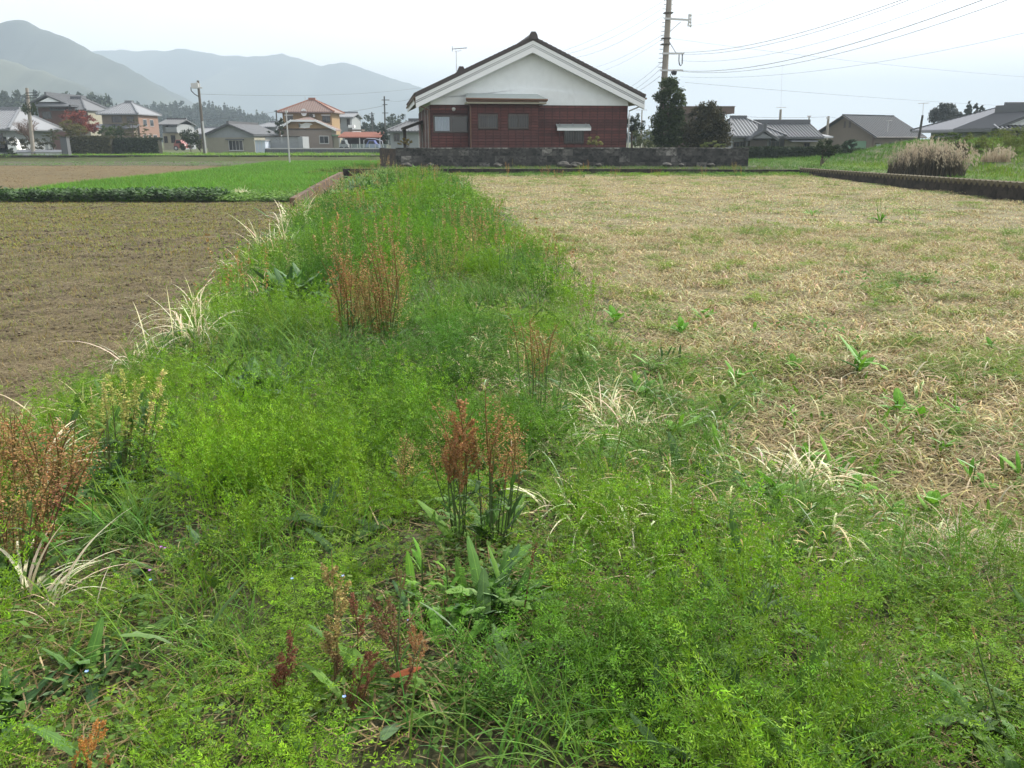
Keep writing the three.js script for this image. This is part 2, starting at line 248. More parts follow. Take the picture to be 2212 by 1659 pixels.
// a window standing in a wall that faces +z at (x0..x1, y0..y1, z): frame > pane(s), sill
function windowAt(parent, x0, y0, x1, y1, z, o = {}) {
  const f = new MB(), w = o.bar ?? 0.05, dz = o.proud ?? 0.05, zb = z - 0.01;
  f.box(x0 - w, y1, zb, x1 + w, y1 + w, z + dz).box(x0 - w, y0 - w, zb, x1 + w, y0, z + dz).box(x0 - w, y0, zb, x0, y1, z + dz).box(x1, y0, zb, x1 + w, y1, z + dz);
  const n = o.leaves ?? 2;
  for (let k = 1; k < n; k++) { const x = lerp(x0, x1, k / n); f.box(x - 0.02, y0, zb, x + 0.02, y1, z + dz * 0.6); }
  if (o.rails) { f.box(x0 - w, y1 - 0.06, z + dz + 0.06, x1 + w, y1 - 0.03, z + dz + 0.09).box(x0 - w, y0 + 0.03, z + dz + 0.06, x1 + w, y0 + 0.06, z + dz + 0.09); const q = Math.round((x1 - x0) / 0.11); for (let k = 0; k <= q; k++) { const x = lerp(x0, x1, k / q); f.box(x - 0.008, y0 - 0.02, z + dz + 0.055, x + 0.008, y1 + 0.02, z + dz + 0.075); } f.box(x0 - w, y1 - 0.05, z + dz - 0.01, x0 - w + 0.03, y1 - 0.03, z + dz + 0.08).box(x1 + w - 0.03, y1 - 0.05, z + dz - 0.01, x1 + w, y1 - 0.03, z + dz + 0.08); }
  const win = f.build('window', o.frame ?? MT.frame, parent);
  for (let k = 0; k < n; k++) { const a = lerp(x0, x1, k / n) + (k ? 0.02 : 0), c = lerp(x0, x1, (k + 1) / n) - (k < n - 1 ? 0.02 : 0); new MB().box(a, y0, zb, c, y1, z + 0.012).build('pane', (o.panes ?? [MT.glass])[k % (o.panes ?? [1]).length] ?? MT.glass, win); }
  if (o.sill) new MB().box(x0 - 0.1, y0 - w - 0.05, zb, x1 + 0.1, y0 - w, z + dz + 0.05).build('sill', o.sill, win);
  return win;
}
function gutter(parent, a, b, material = MT.copper) { return new MB().tube([a, b], 0.06, 8).build('gutter', material, parent); }

// ---------------------------------------------------------------- the white gabled house
{
  const W = 12.5, GY = 0.15, yaw = 0.148, X0 = -5.02, Z0 = -53.5;
  const h = thing('white_gabled_house', 'large white plaster gabled house with red-brown board walls behind the stained block wall', 'house', [X0, GY, Z0], yaw);
  h.updateMatrixWorld(true);
  const inv = h.matrixWorld.clone().invert(), o0 = V(0, EYE, 0).applyMatrix4(inv);
  const on = (px, py, z = 0) => { const r = V(...sight(px, py)).add(V(0, EYE, 0)).applyMatrix4(inv).sub(o0), t = (z - o0.z) / r.z; return [o0.x + r.x * t, o0.y + r.y * t]; };
  const RY = 7.22, EV = 3.95, OV = 0.9, FO = 0.75, LEN = 17, BL = 3.42; // ridge, eave tip, side and front overhang, length, top of boards
  const slope = (RY - EV) / (W / 2 + OV), ry = (x) => RY - Math.abs(x - W / 2) * slope;
  // plaster gable, and the flared apron under it
  new MB().prism([[0, BL], [W, BL], [W, ry(W) - 0.3], [W / 2, RY - 0.3], [0, ry(0) - 0.3]], -LEN, 0).build('gable_wall', MT.white, h);
  const ap = [on(940, 211), on(1000, 209.5), on(1147, 191), on(1260, 203), on(1355, 217)];
  new MB().prism([[-0.02, BL], [W + 0.02, BL], ap[4], ap[3], ap[2], ap[1], ap[0]], 0, 0.09).build('apron', MT.white, h);
  const vent = on(1138, 118), v2 = on(1161, 130); new MB().box(vent[0], v2[1], 0, v2[0], vent[1], 0.03).build('gable_vent', MT.white, h);
  // roof
  const roof = new MB();
  slab(roof, [W / 2, RY, FO], [W / 2, RY, -LEN], [-OV, EV, -LEN], [-OV, EV, FO], 0.12); slab(roof, [W / 2, RY, -LEN], [W / 2, RY, FO], [W + OV, EV, FO], [W + OV, EV, -LEN], 0.12);
  const rf = roof.build('roof', MT.kawara, h);
  const tr = new MB(); tileRows(tr, [W / 2, RY + 0.03, FO - 0.35], [W / 2, RY + 0.03, -LEN], [-OV - 0.05, EV + 0.03, -LEN], [-OV - 0.05, EV + 0.03, FO - 0.35], 0.28, 0.07); tileRows(tr, [W / 2, RY + 0.03, FO - 0.35], [W / 2, RY + 0.03, -LEN], [W + OV + 0.05, EV + 0.03, -LEN], [W + OV + 0.05, EV + 0.03, FO - 0.35], 0.28, 0.07);
  tr.build('tile_rows', MT.kawara, rf).userData.kind = 'stuff';
  const vt = new MB().prism([[0, -0.13], [0.335, -0.13 ], [0.335, 0.03], [0.30, 0.075], [0, 0.045]], FO - 0.30, FO + 0.06).geo();
  const n = 25, sl = Math.atan(slope), L = (W / 2 + OV) / Math.cos(sl), st = L / n;
  for (const s of [-1, 1]) for (let k = 0; k < n; k++) { const t = mesh('verge_tile', vt, MT.kawara, rf), d = (s > 0 ? k : k + 1) * st; t.position.set(W / 2 + s * d * Math.cos(sl), RY + 0.06 - d * Math.sin(sl), 0); t.rotation.z = -s * sl; t.scale.x = st / 0.31; }
  const rc = new MB(); rc.tube([[W / 2, RY + 0.16, FO + 0.1], [W / 2, RY + 0.16, -LEN]], 0.15, 8).box(W / 2 - 0.16, RY - 0.02, -LEN, W / 2 + 0.16, RY + 0.12, FO + 0.04); rc.build('ridge_cap', MT.kawara, rf);
  new MB().prism([[W / 2 - 0.30, RY - 0.05], [W / 2 + 0.30, RY - 0.05], [W / 2 + 0.22, RY + 0.22], [W / 2 + 0.12, RY + 0.36], [W / 2 - 0.12, RY + 0.36], [W / 2 - 0.22, RY + 0.22]], FO + 0.04, FO + 0.14).build('ridge_end_tile', MT.kawara, rf);
  // white verge boards in steps
  const verge = (s) => {
    const x0 = W / 2, xe = W / 2 + s * (W / 2 + OV), band = (a, b, z0, z1, name, m) => { const p = [[x0, RY - a], [x0, RY - b], [xe - s * 0.02, EV - b * 0.94], [xe, EV - a]]; if (s > 0) p.reverse(); p.reverse(); new MB().prism(s > 0 ? p : p, z0, z1).build(name, m, h); };
    band(0.13, 0.34, FO - 0.18, FO, 'verge_board', MT.trim); band(0.34, 0.375, FO - 0.2, FO - 0.05, 'verge_groove', MT.grey); band(0.375, 0.44, FO - 0.22, FO - 0.02, 'verge_board', MT.trim); band(0.44, 0.475, FO - 0.24, FO - 0.07, 'verge_groove', MT.grey); band(0.475, 0.80, FO - 0.3, FO - 0.03, 'verge_board', MT.trim);
    const so = new MB(); so.face([x0, RY - 0.5, FO - 0.25], [xe, EV - 0.46, FO - 0.25], [xe, EV - 0.46, -LEN], [x0, RY - 0.5, -LEN]); // soffit
    so.build('soffit', MT.beige, h);
    new MB().box(Math.min(xe, xe - s * 0.05), EV - 0.46, -LEN, Math.max(xe, xe - s * 0.05), EV - 0.12, FO - 0.3).build('fascia', MT.trim, h);
    gutter(h, [xe + s * 0.07, EV - 0.12, FO - 0.05], [xe + s * 0.07, EV - 0.16, -LEN]);
    const gx = s < 0 ? 0.02 : W - 0.02; new MB().tube([[xe + s * 0.05, EV - 0.18, FO - 0.4], [xe + s * 0.02, EV - 0.5, FO - 0.5], [gx + s * 0.10, EV - 0.85, 0.1], [gx + s * 0.10, EV - 1.1, 0.1], [gx + s * 0.10, 0, 0.1]], 0.045, 7).build('downpipe', s < 0 ? MT.copper : MT.alu, h);
  };
  verge(-1); verge(1);
  // board walls: a full height body, and the boards on it one by one
  new MB().box(0, 0, -LEN, W, BL, -0.02).build('wall', MT.batten, h);
  const [bx0] = on(1014.5, 270, 0.9), [bx1] = on(1164, 270, 0.9), BZ = 0.9, BT = on(1100, 219, 0.9)[1];
  const w3 = [on(1220, 279), on(1258.7, 308)];
  MT.boards = [0.85, 1, 1.15, 1.3].map((k) => std(0.105 * k, 0.030 * k, 0.023 * k, 0.7, { map: boardMap }));
  const put = (x0, x1, y0, y1, z, holes, step) => {
    // boards run along x; their slanted faces are drawn in (z, y) and swept along x
    const q = Math.round((y1 - y0) / 0.165), hh = (y1 - y0) / q;
    for (let k = 0; k < q; k++) {
      const ya = y0 + k * hh, yb = ya + hh - 0.022; let runs = [[x0, x1]];
      for (const [a, b, c, d] of holes) if (yb > b && ya < d) runs = runs.flatMap(([p, r]) => [[p, Math.min(r, a)], [Math.max(p, c), r]].filter(([m, o]) => o - m > 0.03));
      for (const [p, r] of runs) { const lo = 0.055 + R() * 0.01, b = new MB(), P = (x, y, zz) => [x, y, z + zz]; b.face(P(p, ya, lo), P(r, ya, lo), P(r, yb, 0.012), P(p, yb, 0.012)).face(P(p, ya, -0.01), P(r, ya, -0.01), P(r, ya, lo), P(p, ya, lo)).face(P(p, yb, 0.012), P(r, yb, 0.012), P(r, yb, -0.01), P(p, yb, -0.01)).face(P(p, ya, -0.01), P(p, ya, lo), P(p, yb, 0.012), P(p, yb, -0.01)).face(P(r, ya, lo), P(r, ya, -0.01), P(r, yb, -0.01), P(r, yb, 0.012)); b.build('board', MT.boards[Math.floor(R() * 4)], h); }
    }
    const nb = Math.round((x1 - x0) / step);
    for (let k = 0; k <= nb; k++) { const x = lerp(x0 + 0.025, x1 - 0.025, k / nb), hit = holes.filter(([a, , c]) => x > a - 0.03 && x < c + 0.03); let segs = [[y0, y1]]; for (const [, b, , d] of hit) segs = segs.flatMap(([p, r]) => [[p, Math.min(r, b)], [Math.max(p, d), r]].filter(([m, o]) => o - m > 0.05)); for (const [p, r] of segs) new MB().box(x - 0.02, p, z, x + 0.02, r, z + 0.05).build('batten', MT.batten, h); }
  };
  const wl = [on(937.5, 251.5), on(1011, 284)];
  put(0, bx0, 0.45, BL, 0, [[wl[0][0] - 0.06, wl[1][1] - 0.06, wl[1][0] + 0.06, wl[0][1] + 0.06]], 0.48);
  put(bx1, W, 0.25, BL, 0, [[w3[0][0] - 0.06, w3[1][1] - 0.06, w3[1][0] + 0.06, w3[0][1] + 0.06]], 0.48);
  new MB().box(0, -0.3, -0.05, W, 0.25, 0.04).build('foundation', MT.concrete, h);
  // projecting bay with its lean-to roof
  new MB().box(bx0, 0, -0.03, bx1, BT + 0.1, BZ - 0.02).build('bay_wall', MT.batten, h);
  const wa = [on(1034, 248.5, BZ), on(1074, 277, BZ)], wb = [on(1099, 248.5, BZ), on(1140, 277, BZ)];
  const hole = (w) => [w[0][0] - 0.06, w[1][1] - 0.06, w[1][0] + 0.06, w[0][1] + 0.06];
  put(bx0, bx1, 0.1, BT, BZ, [hole(wa), hole(wb)], 0.5);
  const e0 = on(1006, 212, 1.5), e1 = on(1183, 214, 1.5), top0 = on(999, 205, 0.1), top1 = on(1168, 206, 0.1);
  const be = new MB(); slab(be, [e0[0] + 0.2, Math.max(top0[1], e0[1] + 0.35), 0.08], [e1[0] - 0.4, Math.max(top1[1], e1[1] + 0.35), 0.08], [e1[0], e1[1], 1.5], [e0[0], e0[1], 1.5], 0.05); be.build('lean_to_roof', MT.metal, h);
  new MB().box(e0[0] + 0.03, e0[1] - 0.19, 1.40, e1[0] - 0.03, e0[1] - 0.055, 1.46).build('eave_board', MT.copper, h);
  gutter(h, [e0[0], e0[1] - 0.03, 1.54], [e1[0], e1[1] - 0.05, 1.54]);
  new MB().box(e0[0] + 0.06, e0[1] - 0.30, 0.0, e1[0] - 0.06, e0[1] - 0.21, 1.42).build('eave_soffit', MT.beige, h);
  new MB().tube([[e0[0] + 0.1, e0[1] - 0.1, 1.5], [bx0 + 0.05, BT - 0.35, BZ + 0.12], [bx0 + 0.05, 0, BZ + 0.12]], 0.04, 7).build('downpipe', MT.copper, h);
  windowAt(h, wl[0][0], wl[1][1], wl[1][0], wl[0][1], 0.01, { panes: [MT.greyGlass, MT.glass], bar: 0.06 });
  { const c = new MB(), x0 = wl[0][0] + 0.04, x1 = (wl[0][0] + wl[1][0]) / 2 - 0.1; for (let k = 0; k < 9; k++) { const a = lerp(x0, x1, k / 9), m = lerp(x0, x1, (k + 0.5) / 9), b2 = lerp(x0, x1, (k + 1) / 9); c.face([a, wl[1][1] + 0.03, 0.03], [m, wl[1][1] + 0.03, 0.075], [m, wl[0][1] - 0.03, 0.075], [a, wl[0][1] - 0.03, 0.03]).face([m, wl[1][1] + 0.03, 0.075], [b2, wl[1][1] + 0.03, 0.03], [b2, wl[0][1] - 0.03, 0.03], [m, wl[0][1] - 0.03, 0.075]); } c.build('curtain', MT.curtain, h); }
  windowAt(h, wa[0][0], wa[1][1], wa[1][0], wa[0][1], BZ + 0.01, { panes: [MT.glass, MT.greyGlass], rails: true });
  windowAt(h, wb[0][0], wb[1][1], wb[1][0], wb[0][1], BZ + 0.01, { panes: [MT.greyGlass, MT.glass], rails: true });
  windowAt(h, w3[0][0], w3[1][1], w3[1][0], w3[0][1], 0.01, { panes: [MT.greyGlass, MT.greyGlass], proud: 0.08, rails: true });
  const ca = on(1203.5, 274, 0.55), cb = on(1277.5, 274, 0.55), ct = on(1204, 267.5, 0.05);
  const cn = new MB(); slab(cn, [ca[0] + 0.02, ct[1], 0.03], [cb[0] - 0.02, ct[1], 0.03], [cb[0], ca[1] - 0.02, 0.55], [ca[0], ca[1] - 0.02, 0.55], 0.04); const cano = cn.build('canopy', MT.metal, h);
  new MB().box(ca[0] + 0.01, ca[1] - 0.22, 0.47, cb[0] - 0.01, ca[1] - 0.065, 0.53).build('canopy_board', MT.trim, cano);
  for (const x of [ca[0] + 0.25, (ca[0] + cb[0]) / 2, cb[0] - 0.25]) new MB().bar([x, ct[1] + 0.03, 0.06], [x, ca[1] + 0.01, 0.55], 0.03).build('canopy_seam', MT.alu, cano);
  const lp = on(980, 235.8); new MB().tube([[lp[0], lp[1], 0.02], [lp[0], lp[1], 0.12], [lp[0], lp[1], 0.17]], (t) => 0.12 * (1 - t * t * 0.8), 12).build('wall_lamp', MT.porcelain, h);
  // left flank: dark boards with pale posts, a lower porch roof
  for (const z of [-0.6, -2.2, -6, -11]) new MB().box(-0.06, 0, z - 0.06, -0.02, BL, z + 0.06).build('post', MT.alu, h);
  for (let k = 0; k < 14; k++) new MB().box(-0.035, 0.3 + k * 0.22, -LEN, -0.001, 0.5 + k * 0.22, -0.02).build('board', MT.boards[k % 4], h);
  const pr = new MB(); slab(pr, [-0.05, 2.6, -9], [-0.05, 2.6, -14], [-1.5, 2.1, -14], [-1.5, 2.1, -9], 0.1); const prr = pr.build('porch_roof', MT.kawara, h); const pt = new MB(); tileRows(pt, [-0.05, 2.63, -9], [-0.05, 2.63, -14], [-1.52, 2.13, -14], [-1.52, 2.13, -9], 0.28, 0.06); pt.build('tile_rows', MT.kawara, prr).userData.kind = 'stuff';
  for (const z of [-9.2, -13.8]) new MB().box(-1.4, 0, z - 0.06, -1.28, 2.12, z + 0.06).build('porch_post', MT.darkwood, h);
  // ridge of the cross wing, seen over the left slope
  const og = on(996, 152, -5); new MB().box(og[0] - 0.45, og[1] - 0.7, -12, og[0] + 0.45, og[1] - 0.2, -5).tube([[og[0], og[1] - 0.12, -4.9], [og[0], og[1] - 0.12, -12]], 0.22, 8).build('side_ridge', MT.kawara, h);
  new MB().prism([[og[0] - 0.6, og[1] - 0.75], [og[0] + 0.6, og[1] - 0.75], [og[0] + 0.3, og[1] - 0.1], [og[0] + 0.14, og[1] + 0.24], [og[0] - 0.14, og[1] + 0.24], [og[0] - 0.3, og[1] - 0.1]], -5, -4.8).build('ridge_end_tile', MT.kawara, h);
  // aerial
  const an = on(986, 148, -6), a0 = on(985.5, 110, -6), a1 = on(977, 106, -6), a2 = on(1008, 103.5, -6), q = h.localToWorld(V(an[0], an[1] - 0.5, -6));
  const t = thing('roof_aerial', 'thin television aerial on a mast above the left roof slope of the white gabled house', 'aerial', [q.x, q.y, q.z], yaw), k0 = an[1] - 0.5;
  new MB().tube([[0, 0, 0], [0, a0[1] - k0, 0]], 0.022, 6).build('mast', MT.alu, t);
  const bm = new MB().bar([a1[0] - an[0], a1[1] - k0, 0], [a2[0] - an[0], a2[1] - k0, 0], 0.04); for (let k = 0; k < 12; k++) { const x = lerp(a1[0] - an[0], a2[0] - an[0], k / 11), y = lerp(a1[1], a2[1], k / 11) - k0; bm.bar([x, y, -0.14 - 0.01 * k], [x, y, 0.14 + 0.01 * k], 0.018); } bm.bar([a1[0] - an[0], a1[1] - k0 - 0.16, 0], [a1[0] - an[0], a1[1] - k0 + 0.16, 0], 0.03); bm.build('boom', MT.wire, t);
  new MB().bar([-0.1, a0[1] - k0 - 0.03, 0], [0.35, a0[1] - k0 + 0.02, 0], 0.03).build('bracket', MT.alu, t);
}

// ---------------------------------------------------------------- walls of the field
{ // stained wall of large blocks before the house
  const A = [-6.75, -50], B = [13.85, -50.4], len = Math.hypot(B[0] - A[0], B[1] - A[1]), turn = Math.atan2(-(B[1] - A[1]), B[0] - A[0]);
  const w = thing('block_wall', 'long dark stained wall of large concrete blocks in front of the white gabled house', 'wall', [A[0], -0.12, A[1]], turn);
  const rows = 3, rh = 0.37, n = 34, bw = len / n, variants = [0, 1, 2, 3, 4, 5].map((s) => { const b = new MB(), x = bw - 0.014, y = rh - 0.014, c = 0.01; b.box(0, 0, 0, x, y, 0.19); const g = b.geo(); const u = g.attributes.uv; for (let k = 0; k < u.count; k++) u.setXY(k, u.getX(k) + s * 0.53, u.getY(k) + s * 0.31); return g; });
  const tones = [0.24, 0.30, 0.40, 0.62, 1.15].map((k) => std(k, k * 0.96, k * 0.90, 0.92, { map: stainMap, bumpMap: soilBump, bumpScale: 0.006 }));
  new MB().box(0, -0.25, 0.03, len, rows * rh, 0.17).build('mortar', MT.mortar, w);
  for (let r = 0; r < rows; r++) for (let k = 0; k < n + (r % 2 ? 1 : 0); k++) {
    const half = r % 2 && (k === 0 || k === n), m = mesh('block', variants[Math.floor(R() * 6)], tones[clamp(Math.floor(R() * R() * 3.6 + r * 0.6), 0, 4)], w);
    m.position.set(r % 2 ? (k === 0 ? 0 : (k - 0.5) * bw) : k * bw, r * rh, R() * 0.012); if (half) m.scale.x = 0.5;
  }
  for (let k = 0; k < 19; k++) { const m = new MB().box(0, 0, -0.03, len / 19 - 0.012, 0.07, 0.24).build('coping', tones[2 + k % 3], w); m.position.set(k * len / 19, rows * rh + 0.002 + R() * 0.006, 0); }
  new MB().box(0, -0.25, -6.5, 0.19, rows * rh, -0.002).build('return_wall', MT.rustWall, w).rotation.y = 0.28;
}
{ // low retaining walls round the field
  const low = (name, label, pts, topY, botY, th, mat, step) => {
    const w = thing(name, label, 'retaining wall', [0, 0, 0]); w.position.set(pts[0][0], 0, pts[0][1]);
    for (let k = 0; k + 1 < pts.length; k++) {
      const a = V(pts[k][0], 0, pts[k][1]), b = V(pts[k + 1][0], 0, pts[k + 1][1]), L = a.distanceTo(b), n = Math.max(1, Math.round(L / step));
      for (let j = 0; j < n; j++) {
        const p = a.clone().lerp(b, j / n).sub(w.position), q = a.clone().lerp(b, (j + 1) / n - 0.012 / L).sub(w.position), y0 = lerp(topY[k], topY[k + 1], j / n), y1 = lerp(topY[k], topY[k + 1], (j + 1) / n), s = b.clone().sub(a).normalize(), nx = -s.z * th / 2, nz = s.x * th / 2, jt = (R() - 0.5) * 0.015;
        const c = (v, y, m) => [v.x + nx * m, y, v.z + nz * m], bb = new MB();
        bb.face(c(p, botY, -1), c(q, botY, -1), c(q, y1 + jt, -1), c(p, y0 + jt, -1)).face(c(q, botY, 1), c(p, botY, 1), c(p, y0 + jt, 1), c(q, y1 + jt, 1)).face(c(p, y0 + jt, -1), c(q, y1 + jt, -1), c(q, y1 + jt, 1), c(p, y0 + jt, 1)).face(c(p, botY, 1), c(p, botY, -1), c(p, y0 + jt, -1), c(p, y0 + jt, 1)).face(c(q, botY, -1), c(q, botY, 1), c(q, y1 + jt, 1), c(q, y1 + jt, -1));
        bb.build('wall_section', mat, w);
      }
    }
    return w;
  };
  const dark = std(0.17, 0.14, 0.12, 0.95, { map: stainMap, bumpMap: soilBump, bumpScale: 0.008 }), brownish = std(0.62, 0.40, 0.27, 0.95, { map: stainMap, bumpMap: soilBump, bumpScale: 0.008 });
  const t0 = at(626, 430, 22.1), t1 = at(722, 388, 34);
  low('low_wall', 'brown weathered concrete wall edging the grassy strip beside the green paddy', [[footX(22.1) - 0.02, -22.1], [footX(34) - 0.02, -34], [-8.05, -40.3]], [0.07, 0.08, 0.06], -0.75, 0.16, brownish, 2.0);
  low('low_wall', 'long low dark wall along the far edge of the straw field below the block wall', [[-8.0, -40.45], [3, -40.3], [13.3, -39.4]], [0.20, 0.20, 0.18], -0.5, 0.18, dark, 2.2);
  const rw = low('low_wall', 'dark wall with a scalloped top along the near bank and dry reeds', [[13.35, -39.4], [13.3, -30], [13.1, -21], [12.8, -12]], [0.18, 0.28, 0.40, 0.44], -0.5, 0.2, dark, 1.8);
  { const a = [[13.35, -39.2], [13.3, -30], [13.1, -21], [12.8, -12]], g = new MB().tube([[0, 0, -0.12], [0, 0.0, 0.12]], 0.085, 8).geo(), m = std(0.10, 0.085, 0.05, 0.9), gl = [];
    for (let k = 0; k + 1 < a.length; k++) { const L = Math.hypot(a[k + 1][0] - a[k][0], a[k + 1][1] - a[k][1]), n = Math.round(L / 0.30); for (let j = 0; j < n; j++) { const c = mesh('scallop', g, m, rw); const t = j / n; c.position.set(lerp(a[k][0], a[k + 1][0], t) - 13.35, lerp([0.18, 0.28, 0.40, 0.44][k], [0.18, 0.28, 0.40, 0.44][k + 1], t) + 0.02, lerp(a[k][1], a[k + 1][1], t) + 39.4); c.rotation.y = Math.PI / 2; } } }
  low('low_wall', 'low dark terrace wall beyond the green and brown paddies below the village', [[-52, -79], [-30, -79.2], [-8.4, -79.4], [-8.1, -60]], [0.12, 0.10, 0.08, 0.08], -0.7, 0.3, std(0.16, 0.15, 0.13, 0.95, { map: stainMap }), 4);
}
{ // rubble lying at the foot of the block wall
  const g = new THREE.IcosahedronGeometry(1, 2), p = g.attributes.position; for (let k = 0; k < p.count; k++) { const f = 1 + 0.35 * NOISE.noise(p.getX(k) * 1.2 + 4, p.getY(k) * 1.2, p.getZ(k) * 1.2); p.setXYZ(k, p.getX(k) * f, p.getY(k) * f * 0.55, p.getZ(k) * f); } g.computeVertexNormals(); const m = std(0.36, 0.34, 0.30, 0.9, { map: stainMap });
  let RUB = 0; const ORD9 = ['first', 'second', 'third', 'fourth', 'fifth', 'sixth', 'seventh', 'eighth', 'ninth'];
  [[-5.9, 47.8, 0.3], [-4.6, 48.2, 0.22], [-0.8, 48.4, 0.25], [2.9, 47.9, 0.42], [3.6, 48.2, 0.35], [4.9, 48.5, 0.2], [8.7, 48.2, 0.3], [9.6, 48.6, 0.18], [11.2, 48.2, 0.24]].forEach(([x, d, r]) => { const t = mesh('rubble_stone', g, m); t.position.set(x, 0.12, -d); t.scale.set(r, r, r); t.rotation.y = x * 7; tag(t, (r > 0.4 ? 'largest' : ORD9[RUB++] + ' smaller') + ' grey rubble stone, counted from the left, at the foot of the block wall', 'stone', 'rubble stones below the block wall'); });
}

// ---------------------------------------------------------------- village houses
// a house whose front wall stands at (x0..x1) along local x at z = 0 and which runs back to -depth
function house(name, label, pxl, pxr, d, o) {
  const yb = o.base ?? -0.05, l = at(pxl, 300, d), r = at(pxr, 300, d), W = r.x - l.x, up = (py) => at((pxl + pxr) / 2, py, d).y - yb;
  const h = thing(name, label, o.category ?? 'house', [l.x, yb, l.z], o.yaw ?? 0);
  const X = (px) => at(px, 300, d).x - l.x;
  return { h, W, X, up, d };
}
const box = (parent, name, m, ...a) => new MB().box(...a).build(name, m, parent);
function gableRoof(parent, x0, x1, z0, z1, ye, yr, axis, m, o = {}) { // ridge along x or z; overhangs are in the numbers
  const b = new MB(), th = o.th ?? 0.16, rows = new MB(), xm = (x0 + x1) / 2, zm = (z0 + z1) / 2;
  if (axis === 'x') { slab(b, [x0, yr, zm], [x1, yr, zm], [x1, ye, z1], [x0, ye, z1], th); slab(b, [x1, yr, zm], [x0, yr, zm], [x0, ye, z0], [x1, ye, z0], th); tileRows(rows, [x0, yr, zm], [x1, yr, zm], [x1, ye, z1], [x0, ye, z1]); }
  else { slab(b, [xm, yr, z1], [xm, yr, z0], [x0, ye, z0], [x0, ye, z1], th); slab(b, [xm, yr, z0], [xm, yr, z1], [x1, ye, z1], [x1, ye, z0], th); tileRows(rows, [xm, yr, z1], [xm, yr, z0], [x0, ye, z0], [x0, ye, z1]); tileRows(rows, [xm, yr, z1], [xm, yr, z0], [x1, ye, z0], [x1, ye, z1]); }
  const r = b.build('roof', m, parent);
  if (o.rows !== false) rows.build('tile_rows', m, r).userData.kind = 'stuff';
  const c = new MB(); if (axis === 'x') c.box(x0 - 0.02, yr - 0.05, zm - 0.14, x1 + 0.02, yr + (o.cap ?? 0.25), zm + 0.14); else c.box(xm - 0.14, yr - 0.05, z0 - 0.02, xm + 0.14, yr + (o.cap ?? 0.25), z1 + 0.02); c.build('ridge_cap', o.capMat ?? m, r);
  return r;
}
function hipRoof(parent, x0, x1, z0, z1, ye, yr, rx0, rx1, m, o = {}) { // ridge along x at mid depth from rx0 to rx1
  const zm = o.zm ?? (z0 + z1) / 2, b = new MB(), rows = new MB(), th = 0.14, A = [rx0, yr, zm], B = [rx1, yr, zm], p = [[x0, ye, z1], [x1, ye, z1], [x1, ye, z0], [x0, ye, z0]], dn = (q) => [q[0], q[1] - th, q[2]];
  b.face(A, p[0], p[1], B).face(B, p[2], p[3], A).face(B, p[1], p[2]).face(A, p[3], p[0]);
  for (let k = 0; k < 4; k++) b.face(p[k], dn(p[k]), dn(p[(k + 1) % 4]), p[(k + 1) % 4]);
  b.face(...p.map(dn).reverse());
  const r = b.build('roof', m, parent);
  if (o.rows !== false) { // ribs that end on the hips
    const n = Math.round((x1 - x0) / 0.32); for (let k = 0; k <= n; k++) { const x = lerp(x0, x1, k / n), t = x < rx0 ? (x - x0) / (rx0 - x0) : x > rx1 ? (x1 - x) / (x1 - rx1) : 1; if (t > 0.03) rows.tube([[x, ye + 0.02, z1], [x, lerp(ye, yr, t) + 0.02, lerp(z1, zm, t)]], 0.06, 5); }
    if (o.side) { const q = Math.round((z1 - z0) / 0.32); for (let k = 1; k < q; k++) { const z = lerp(z0, z1, k / q), t = z < zm ? (z - z0) / (zm - z0) : (z1 - z) / (z1 - zm); rows.tube([[x0, ye + 0.02, z], [lerp(x0, rx0, t), lerp(ye, yr, t) + 0.02, z]], 0.07, 5); } }
    rows.build('tile_rows', o.rowMat ?? m, r).userData.kind = 'stuff';
  }
  const c = new MB(); c.bar([rx0 - 0.1, yr + 0.12, zm], [rx1 + 0.1, yr + 0.12, zm], 0.24, 0.34); for (const q of [p[0], p[3]]) c.bar(A, [q[0], q[1] + 0.05, q[2]], 0.2, 0.2); for (const q of [p[1], p[2]]) c.bar(B, [q[0], q[1] + 0.05, q[2]], 0.2, 0.2); c.build('ridge_cap', o.capMat ?? m, r);
  return r;
}
const win = (H, a, b, c, e, z = 0, o = {}) => windowAt(H.h, H.X(a), H.up(e), H.X(c), H.up(b), z, { bar: 0.07, ...o });

